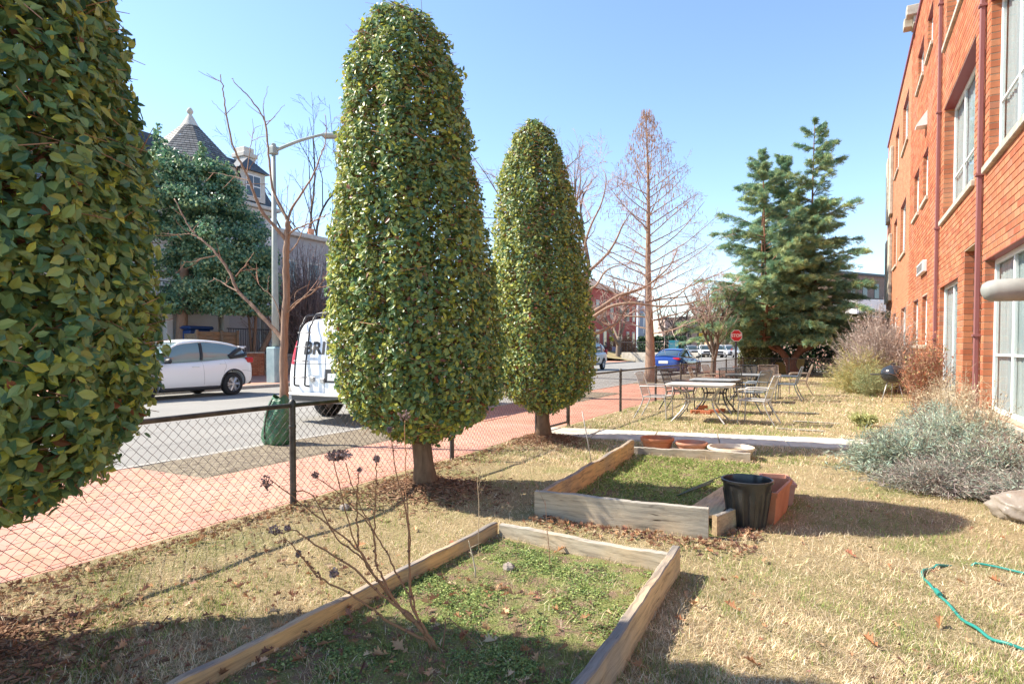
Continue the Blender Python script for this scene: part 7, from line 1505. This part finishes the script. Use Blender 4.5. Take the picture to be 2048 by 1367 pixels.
for k in range(2): b = MB(); b.box((HX+2.382, 16.75, YZ+0.9+k*0.42), (HX+2.39, 17.05, YZ+1.2+k*0.42)); o = b.build('pane', M['amber'], None); o.data.transform(Matrix.Translation((30, -20.9, -YZ))); o.parent = dd
# row house with flat roof
rh = thing('row_house', 'pale flat-roofed row house behind the bare thicket', 'house', (-31, 31, YZ), local=False)
b = MB(); b.box((-42, 27.0, YZ-0.1), (-31, 44, 8.5)); b.build('wall', M['plaster_grey'], rh); b = MB(); b.bevbox((-42.1, 26.9, 8.5), (-30.7, 44.2, 8.8), 0.04); b.build('cornice', M['trimstone'], rh)
for z in (2.2, 5.2):
    for y in (28.6, 30.6, 32.6, 35, 37, 39): hwin(y, z, 0.9, 1.7, -31, rh, (31, -31, -YZ))
b = MB(); b.lathe([(0.28, 8.8), (0.28, 9.3), (0.22, 9.35), (0.24, 9.7), (0.16, 9.72)], 12, c=(-33, 32.4, 0)); b.build('chimney_pot', M['terracotta_pale'], rh, smooth=True, sharp=40)
# things in the yard
M['planter_wood'] = mat_wood('planter_wood', (0.30, 0.19, 0.11), (0.12, 0.08, 0.05), (0.26, 0.21, 0.16), 1)
pw = thing('wooden_planter', 'tall wooden planter box on the retaining wall beside the evergreen', 'planter', (-25.4, 18.6, 1.2), local=False)
for k in range(5): b = MB(); b.bevbox((-25.25, 17.9, 1.22+k*0.19), (-25.21, 20.1, 1.39+k*0.19), 0.006); b.build('plank', M['planter_wood'], pw)
for y in (17.95, 19.2, 20.05): b = MB(); b.bevbox((-25.21, y-0.05, 1.2), (-25.12, y+0.05, 2.22), 0.008); b.build('post', M['planter_wood'], pw)
b = MB(); b.box((-26.0, 17.92, 1.2), (-25.26, 20.08, 2.05)); b.build('soil', M['potsoil'], pw)
bn = thing('recycling_bin', 'dark blue lidded wheelie bin behind the wooden planter', 'bin', (-26.6, 18.9, 1.0), local=False)
M['bin_blue'] = flat('blue_plastic', (0.02, 0.06, 0.20), 0.45)
b = MB(); b.bevbox((-26.95, 18.4, 1.0), (-26.3, 19.5, 2.25), 0.05); b.build('bin_body', M['bin_blue'], bn); b = MB(); b.bevbox((-27.02, 18.3, 2.252), (-26.2, 19.62, 2.42), 0.07); b.build('lid', M['bin_blue'], bn)
ir = thing('iron_railing', 'black iron railing on the terrace left of the leaning trunks', 'railing', (-26.5, 21.8, 1.0), local=False)
for y in np.arange(20.6, 23.1, 0.14): b = MB(); b.tube([(-26.5, y, 1.0), (-26.5, y, 2.35)], 0.013, 5); b.build('baluster', M['rail'], ir, smooth=True)
b = MB(); b.tube([(-26.5, 20.5, 2.36), (-26.5, 23.2, 2.36)], 0.025, 6); b.tube([(-26.5, 20.5, 1.15), (-26.5, 23.2, 1.15)], 0.018, 6); b.build('handrail', M['rail'], ir, smooth=True)
# street lamp across the road
M['lamp_green'] = mat_var('pale_green_paint', (0.28, 0.31, 0.28), (0.36, 0.385, 0.345), 4, rough=0.5)
lb = gp(552, 764, 0.1); lw = depth(lb)
lp = thing('street_lamp', 'tall pale green street lamp post with long arm across the road', 'street lamp', lb, local=False)
b = MB(); b.bevbox(lb+[-0.26, -0.26, -0.1], lb+[0.26, 0.26, 1.35], 0.05); b.build('base', mat_var('lamp_base', (0.22, 0.33, 0.35), (0.32, 0.43, 0.44), 3), lp)
tp = dp(552, 300, lw); tp[:2] = lb[:2]; b = MB(); b.tube([lb+[0, 0, 1.3], lb+[0, 0, 3], tp], [0.14, 0.125, 0.07], 14); b.build('pole', M['lamp_green'], lp, smooth=True)
b = MB(); b.bevbox(tp-[0.14, 0.14, 0.25], tp+[0.14, 0.14, 0.05], 0.03); b.lathe([(0.1, 0.05), (0.09, 0.15), (0.001, 0.2)], 12, c=tp); b.build('pole_cap', M['lamp_green'], lp)
end = dp(648, 268, lw-0.2); b = MB(); b.tube(smooth_path([tp-[0, 0, 0.12], tp+(end-tp)*0.5+[0, 0, 0.0], end], 16), np.linspace(0.07, 0.045, 16), 10); b.build('arm', M['lamp_green'], lp, smooth=True)
b = MB(); b.bevbox((-0.1, -0.05, -0.12), (0.75, 0.28, 0.06), 0.06, M=Matrix.Translation(tuple(end)) @ Matrix.Rotation(YAW, 4, 'Z')); b.build('lamp_head', M['lamp_green'], lp)

# ================================================================ FAR END OF THE STREET
def face_cam(w): return YAW
def at(px, w, z=0.0): p = dp(px, 700, w); p[2] = z; return p
# red brick house
rb = thing('red_brick_house', 'red brick house at the far corner behind bare branches', 'house', (-25, 68, 0), local=False)
M['redbrick'] = mat_var('red_painted_brick', (0.36, 0.07, 0.055), (0.46, 0.12, 0.09), 5)
b = MB(); b.box((-40, 66.5, -0.1), (-25, 84, 8.2)); b.build('wall', M['redbrick'], rb)
b = MB(); b.faces([(-40.3, 66.2, 8.2), (-24.7, 66.2, 8.2), (-24.7, 84.3, 8.2), (-40.3, 84.3, 8.2), (-32.5, 66.2, 11.5), (-32.5, 84.3, 11.5)], [[0, 1, 4], [1, 2, 5, 4], [2, 3, 5], [3, 0, 4, 5], [3, 2, 1, 0]]); b.build('roof', mat_var('brown_roof', (0.20, 0.15, 0.12), (0.30, 0.23, 0.19), 3), rb)
for z in (1.6, 5.0):
    for y in (68.5, 71, 73.5, 77, 80, 82.5): hwin(y, z, 0.9, 1.8, -25, rb, (25, -68, 0))
for z in (1.2, 4.5):
    for x in (-26.6, -28.4, -31): b = MB(); b.bevbox((x-0.45, 66.42, z), (x+0.45, 66.498, z+1.8), 0.02); b.build('window', M['darkglass'], rb)
b = MB(); v, f = grid(-25, -18.4, 60.2, 80, 14, 20, lambda X, Y: 0.1+0.9*np.clip((-18.6-X)/5, 0, 1)+0.1*wob(np.stack([X, Y, X*0], -1), 0.9)); b.add(v, f); tag(b.build('grass_bank', M['lawn'], smooth=True), kind='structure')
p = at(1252, 74, 0.6); shrub_mass('dry_shrub', 'rusty brown dry shrub on the bank before the red house', 'shrub', [((p[0], p[1], 0), (2.4, 2.0, 3.0), 420, [(0.40, 0.22, 0.14), (0.5, 0.32, 0.2)], 5, (0.2, False), [(0.48, 0.27, 0.15), (0.4, 0.22, 0.13)], 0.6)], M['dry'])
# pale houses closing the far view
for px0, px1, w, h, c, lab in [(1276, 1300, 100, 8.5, (0.30, 0.36, 0.42), 'narrow blue grey house beyond the red brick house'), (1420, 1500, 150, 8.5, (0.42, 0.27, 0.17), 'long tan brick building behind the distant parked cars'), (1330, 1420, 165, 9, (0.38, 0.28, 0.24), 'brownish row of houses at the end of the street')]:
    p0, p1 = at(px0, w), at(px1, w); e = thing('far_house', lab, 'house', (p0+p1)/2, local=False); d = unit(p1-p0); nrm_ = np.array([-d[1], d[0], 0]); L = np.linalg.norm(p1-p0); m4 = np.eye(4); m4[:3, 0] = d; m4[:3, 1] = nrm_; m4[:3, 3] = p0
    mm = mat_var('far_wall', c, tuple(q*1.2 for q in c), 2); b = MB(); b.box((0, 0, -0.1), (L, 8, h), M=m4); b.build('wall', mm, e); b = MB(); b.bevbox((-0.3, -0.3, h), (L+0.3, 8.3, h+0.4), 0.05, M=m4); b.build('roof', M['slate'], e)
    for z in (1.2, 4.2):
        for x in np.arange(1.2, L-0.8, 2.6): b = MB(); b.bevbox((x-0.5, -0.08, z), (x+0.5, -0.004, z+1.7), 0.02, M=m4); b.build('window', M['darkglass'], e)
# low wall, dark hedge and sign board
p0, p1 = at(1243, 64), at(1372, 60); e = thing('low_wall', 'low pale concrete wall behind the blue sedan', 'wall', (p0+p1)/2, local=False); d = unit(p1-p0); m4 = np.eye(4); m4[:3, 0] = d; m4[:3, 1] = [-d[1], d[0], 0]; m4[:3, 3] = p0; L = np.linalg.norm(p1-p0)
for x in np.arange(0, L, 1.6): b = MB(); b.bevbox((x+0.01, 0, -0.1), (x+1.59, 0.25, 0.95), 0.02, M=m4); b.build('wall_panel', M['concrete'], e)
b = MB()
for x in np.arange(0, L, 0.3): b.tube([(m4 @ np.array([x, 0.12, 0.95, 1]))[:3], (m4 @ np.array([x, 0.12, 2.0, 1]))[:3]], 0.02, 4)
b.tube([(m4 @ np.array([0, 0.12, 2.0, 1]))[:3], (m4 @ np.array([L, 0.12, 2.0, 1]))[:3]], 0.03, 4); b.build('railing', M['rail'], e)
pc = at(1320, 67); hedge('dark_hedge', 'dark evergreen shrubs behind the low concrete wall', pc[0]-2.5, pc[0]+2.5, pc[1], pc[1]+2.0, 2.6, DK, 2600, 0.3, 9)
p = at(1347, 46); sg = thing('sign_board', 'turquoise information board with pale lines standing behind the blue sedan', 'sign', p, YAW)
M['turquoise'] = flat('turquoise_board', (0.06, 0.42, 0.48), 0.5); M['pale_text'] = flat('pale_print', (0.50, 0.68, 0.68), 0.5)
b = MB(); b.bevbox((-0.36, -0.03, 0.3), (0.36, 0.03, 1.95), 0.015); b.build('board', M['turquoise'], sg, local=True)
for k in range(7): b = MB(); b.box((-0.28, -0.034, 1.72-k*0.13), (0.28-0.09*(k % 3), -0.031, 1.76-k*0.13)); b.build('text_line', M['pale_text'], sg, local=True)
for sx in (-1, 1): b = MB(); b.tube([(sx*0.39, 0, -0.1), (sx*0.39, 0, 2.05)], 0.025, 8); b.build('post', M['rail'], sg, local=True)
# stop sign
M['sign_red'] = flat('sign_red', (0.52, 0.02, 0.03), 0.4); M['sign_white'] = flat('sign_white', (0.75, 0.75, 0.73), 0.4); M['sign_yellow'] = flat('sign_yellow', (0.62, 0.60, 0.02), 0.45); M['sign_amber'] = flat('sign_amber', (0.68, 0.45, 0.02), 0.45); M['sign_green'] = flat('sign_green', (0.02, 0.22, 0.14), 0.45)
def lettering(txt, size, parent, m, loc):
    cu = bpy.data.curves.new('lettering', 'FONT'); cu.body = txt; cu.size = size; cu.align_x = 'CENTER'; cu.align_y = 'CENTER'; cu.offset = size*0.02
    to = bpy.data.objects.new('tmp', cu); col.objects.link(to); dg = bpy.context.evaluated_depsgraph_get(); dg.update(); me = bpy.data.meshes.new_from_object(to.evaluated_get(dg)); bpy.data.objects.remove(to, do_unlink=True)
    me.materials.clear(); me.materials.append(m); o = bpy.data.objects.new('lettering', me); col.objects.link(o); o.parent = parent; o.location = loc; o.rotation_euler = (R(90), 0, 0); return o
p = dp(1472, 740, 29.6); p[2] = 0; wS = depth(p); s = wS/FPX
st = thing('stop_sign', 'red octagonal stop sign on a dark post, half covered by cedar twigs', 'sign', (p[0], p[1], 0), YAW)
zc = dp(1471, 671, wS)[2]; b = MB(); b.tube([(0, 0.05, -0.1), (0, 0.05, zc+0.3)], 0.05, 10); b.build('post', M['rail'], st, local=True, smooth=True)
o8 = [(0.29*math.cos(q), zc+0.29*math.sin(q)) for q in an8]; b = MB(); b.prism(o8, 1, -0.012, -0.004); b.build('border', M['sign_white'], st, local=True); o8 = [(0.265*math.cos(q), zc+0.265*math.sin(q)) for q in an8]; b = MB(); b.prism(o8, 1, -0.018, -0.0125); b.build('face', M['sign_red'], st, local=True); lettering('STOP', 0.205, st, M['sign_white'], (0, -0.021, zc))
# school sign, yard sign, amber sign, lamp pole with street-name plate
p = at(1221, 76); z0 = dp(1221, 661, 76)[2]; z1 = dp(1221, 682, 76)[2]; hh = z0-z1
ss = thing('school_sign', 'stack of yellow and white traffic plates on a post before the red house', 'sign', p, YAW); b = MB(); b.tube([(0, 0.05, -0.1), (0, 0.05, z0)], 0.035, 8); b.build('post', M['lamp_green'], ss, local=True, smooth=True)
for nm, m_, a, c, w_ in (('plate', 'sign_yellow', 0.74, 1.0, 0.42), ('plate', 'sign_white', 0.44, 0.73, 0.40), ('plate', 'sign_yellow', 0.0, 0.43, 0.40)): b = MB(); b.bevbox((-w_, -0.012, z1+hh*a), (w_, 0.0, z1+hh*c), 0.005); b.build(nm, M[m_], ss, local=True)
b = MB(); b.faces([(0.16, -0.016, z1+hh*0.36), (0.22, -0.016, z1+hh*0.30), (-0.02, -0.016, z1+hh*0.16), (0.06, -0.016, z1+hh*0.08), (-0.2, -0.016, z1+hh*0.07), (-0.14, -0.016, z1+hh*0.28), (-0.08, -0.016, z1+hh*0.20)], [[0, 6, 5, 4, 3, 2, 1]]); b.build('arrow', M['trim'], ss, local=True)
b = MB(); b.box((0.12, -0.016, z1+hh*0.52), (0.2, -0.013, z1+hh*0.68)); b.box((-0.26, -0.016, z1+hh*0.53), (-0.1, -0.013, z1+hh*0.66)); b.build('marks', M['sign_red'], ss, local=True)
p = at(1231, 73, 0.5); ys_ = thing('yard_sign', 'tilted pale lilac placard on the bank left of the dry shrub', 'sign', p, YAW); b = MB(); b.bevbox((-0.52, -0.015, 0.3), (0.52, 0.0, 1.0), 0.006, M=Matrix.Rotation(R(8), 4, 'Y')); b.build('placard', flat('lilac_placard', (0.46, 0.40, 0.50), 0.6), ys_, local=True)
for sx in (-1, 1): b = MB(); b.tube([(sx*0.35, 0.01, -0.5), (sx*0.35, 0.01, 0.6)], 0.012, 5); b.build('leg', M['alu'], ys_, local=True)
p = at(1403, 62); z = dp(1403, 669.5, 62)[2]; am = thing('amber_sign', 'small amber traffic plate above the parked cars', 'sign', p, YAW); b = MB(); b.tube([(0, 0.04, -0.1), (0, 0.04, z+0.2)], 0.03, 8); b.build('post', M['lamp_green'], am, local=True); b = MB(); b.bevbox((-0.27, -0.012, z-0.17), (0.27, 0, z+0.17), 0.006); b.build('plate', M['sign_amber'], am, local=True); b = MB(); b.box((-0.13, -0.016, z-0.02), (0.10, -0.013, z+0.03)); b.faces([(0.08, -0.016, z-0.08), (0.2, -0.016, z), (0.08, -0.016, z+0.09)], [[0, 1, 2]]); b.build('arrow', M['trim'], am, local=True)
p = at(1289, 70); zt_ = dp(1289, 560, 70)[2]; pl_ = thing('street_lamp', 'blue grey lamp pole with green street-name plate left of the conical tree', 'street lamp', p, YAW); M['blue_pole'] = flat('blue_grey_paint', (0.36, 0.42, 0.50), 0.45); b = MB(); b.bevbox((-0.28, -0.28, -0.1), (0.28, 0.28, 0.9), 0.06); b.build('base', M['blue_pole'], pl_, local=True); b = MB(); b.tube([(0, 0, 0.85), (0, 0, zt_)], [0.13, 0.08], 12); b.build('pole', M['blue_pole'], pl_, local=True, smooth=True); zg = dp(1282, 630, 70)[2]; b = MB(); b.bevbox((-0.75, -0.16, zg-0.16), (-0.10, -0.14, zg+0.16), 0.01); b.build('name_plate', M['sign_green'], pl_, local=True)
for k in range(3): b = MB(); b.box((-0.68+k*0.2, -0.165, zg-0.05), (-0.56+k*0.2, -0.161, zg+0.06)); b.build('text_mark', M['pale_text'], pl_, local=True)
b = MB(); b.tube(smooth_path([(0, 0, zt_-0.2), (0.8, 0, zt_+0.3), (1.8, 0, zt_+0.35)], 10), 0.05, 8); b.bevbox((1.6, -0.15, zt_+0.22), (2.3, 0.15, zt_+0.36), 0.04); b.build('lamp_arm', M['blue_pole'], pl_, local=True)
# building past the cedar on the right
p0, p1 = at(1668, 74), at(1800, 80); e = thing('far_building', 'brown brick building with white canopy seen between the cedar and the orange wall', 'building', (p0+p1)/2, local=False); d = unit(p1-p0); m4 = np.eye(4); m4[:3, 0] = d; m4[:3, 1] = [-d[1], d[0], 0]; m4[:3, 3] = p0; L = np.linalg.norm(p1-p0)
b = MB(); b.box((0, 0, -0.1), (L, 10, 10.2), M=m4); b.build('wall', mat_var('brown_brick', (0.22, 0.14, 0.11), (0.30, 0.20, 0.16), 3), e); b = MB(); b.bevbox((-0.3, -3.0, 4.9), (L, -0.01, 7.0), 0.05, M=m4); b.build('canopy', M['white_frame'], e); b = MB(); b.bevbox((-0.2, -0.2, 10.2), (L+0.2, 10.2, 10.5), 0.03, M=m4); b.build('coping', M['slate'], e)
for x in np.arange(1.0, L-1, 2.3): b = MB(); b.bevbox((x-0.45, -0.07, 7.5), (x+0.45, -0.004, 9.3), 0.02, M=m4); b.build('window', M['darkglass'], e)
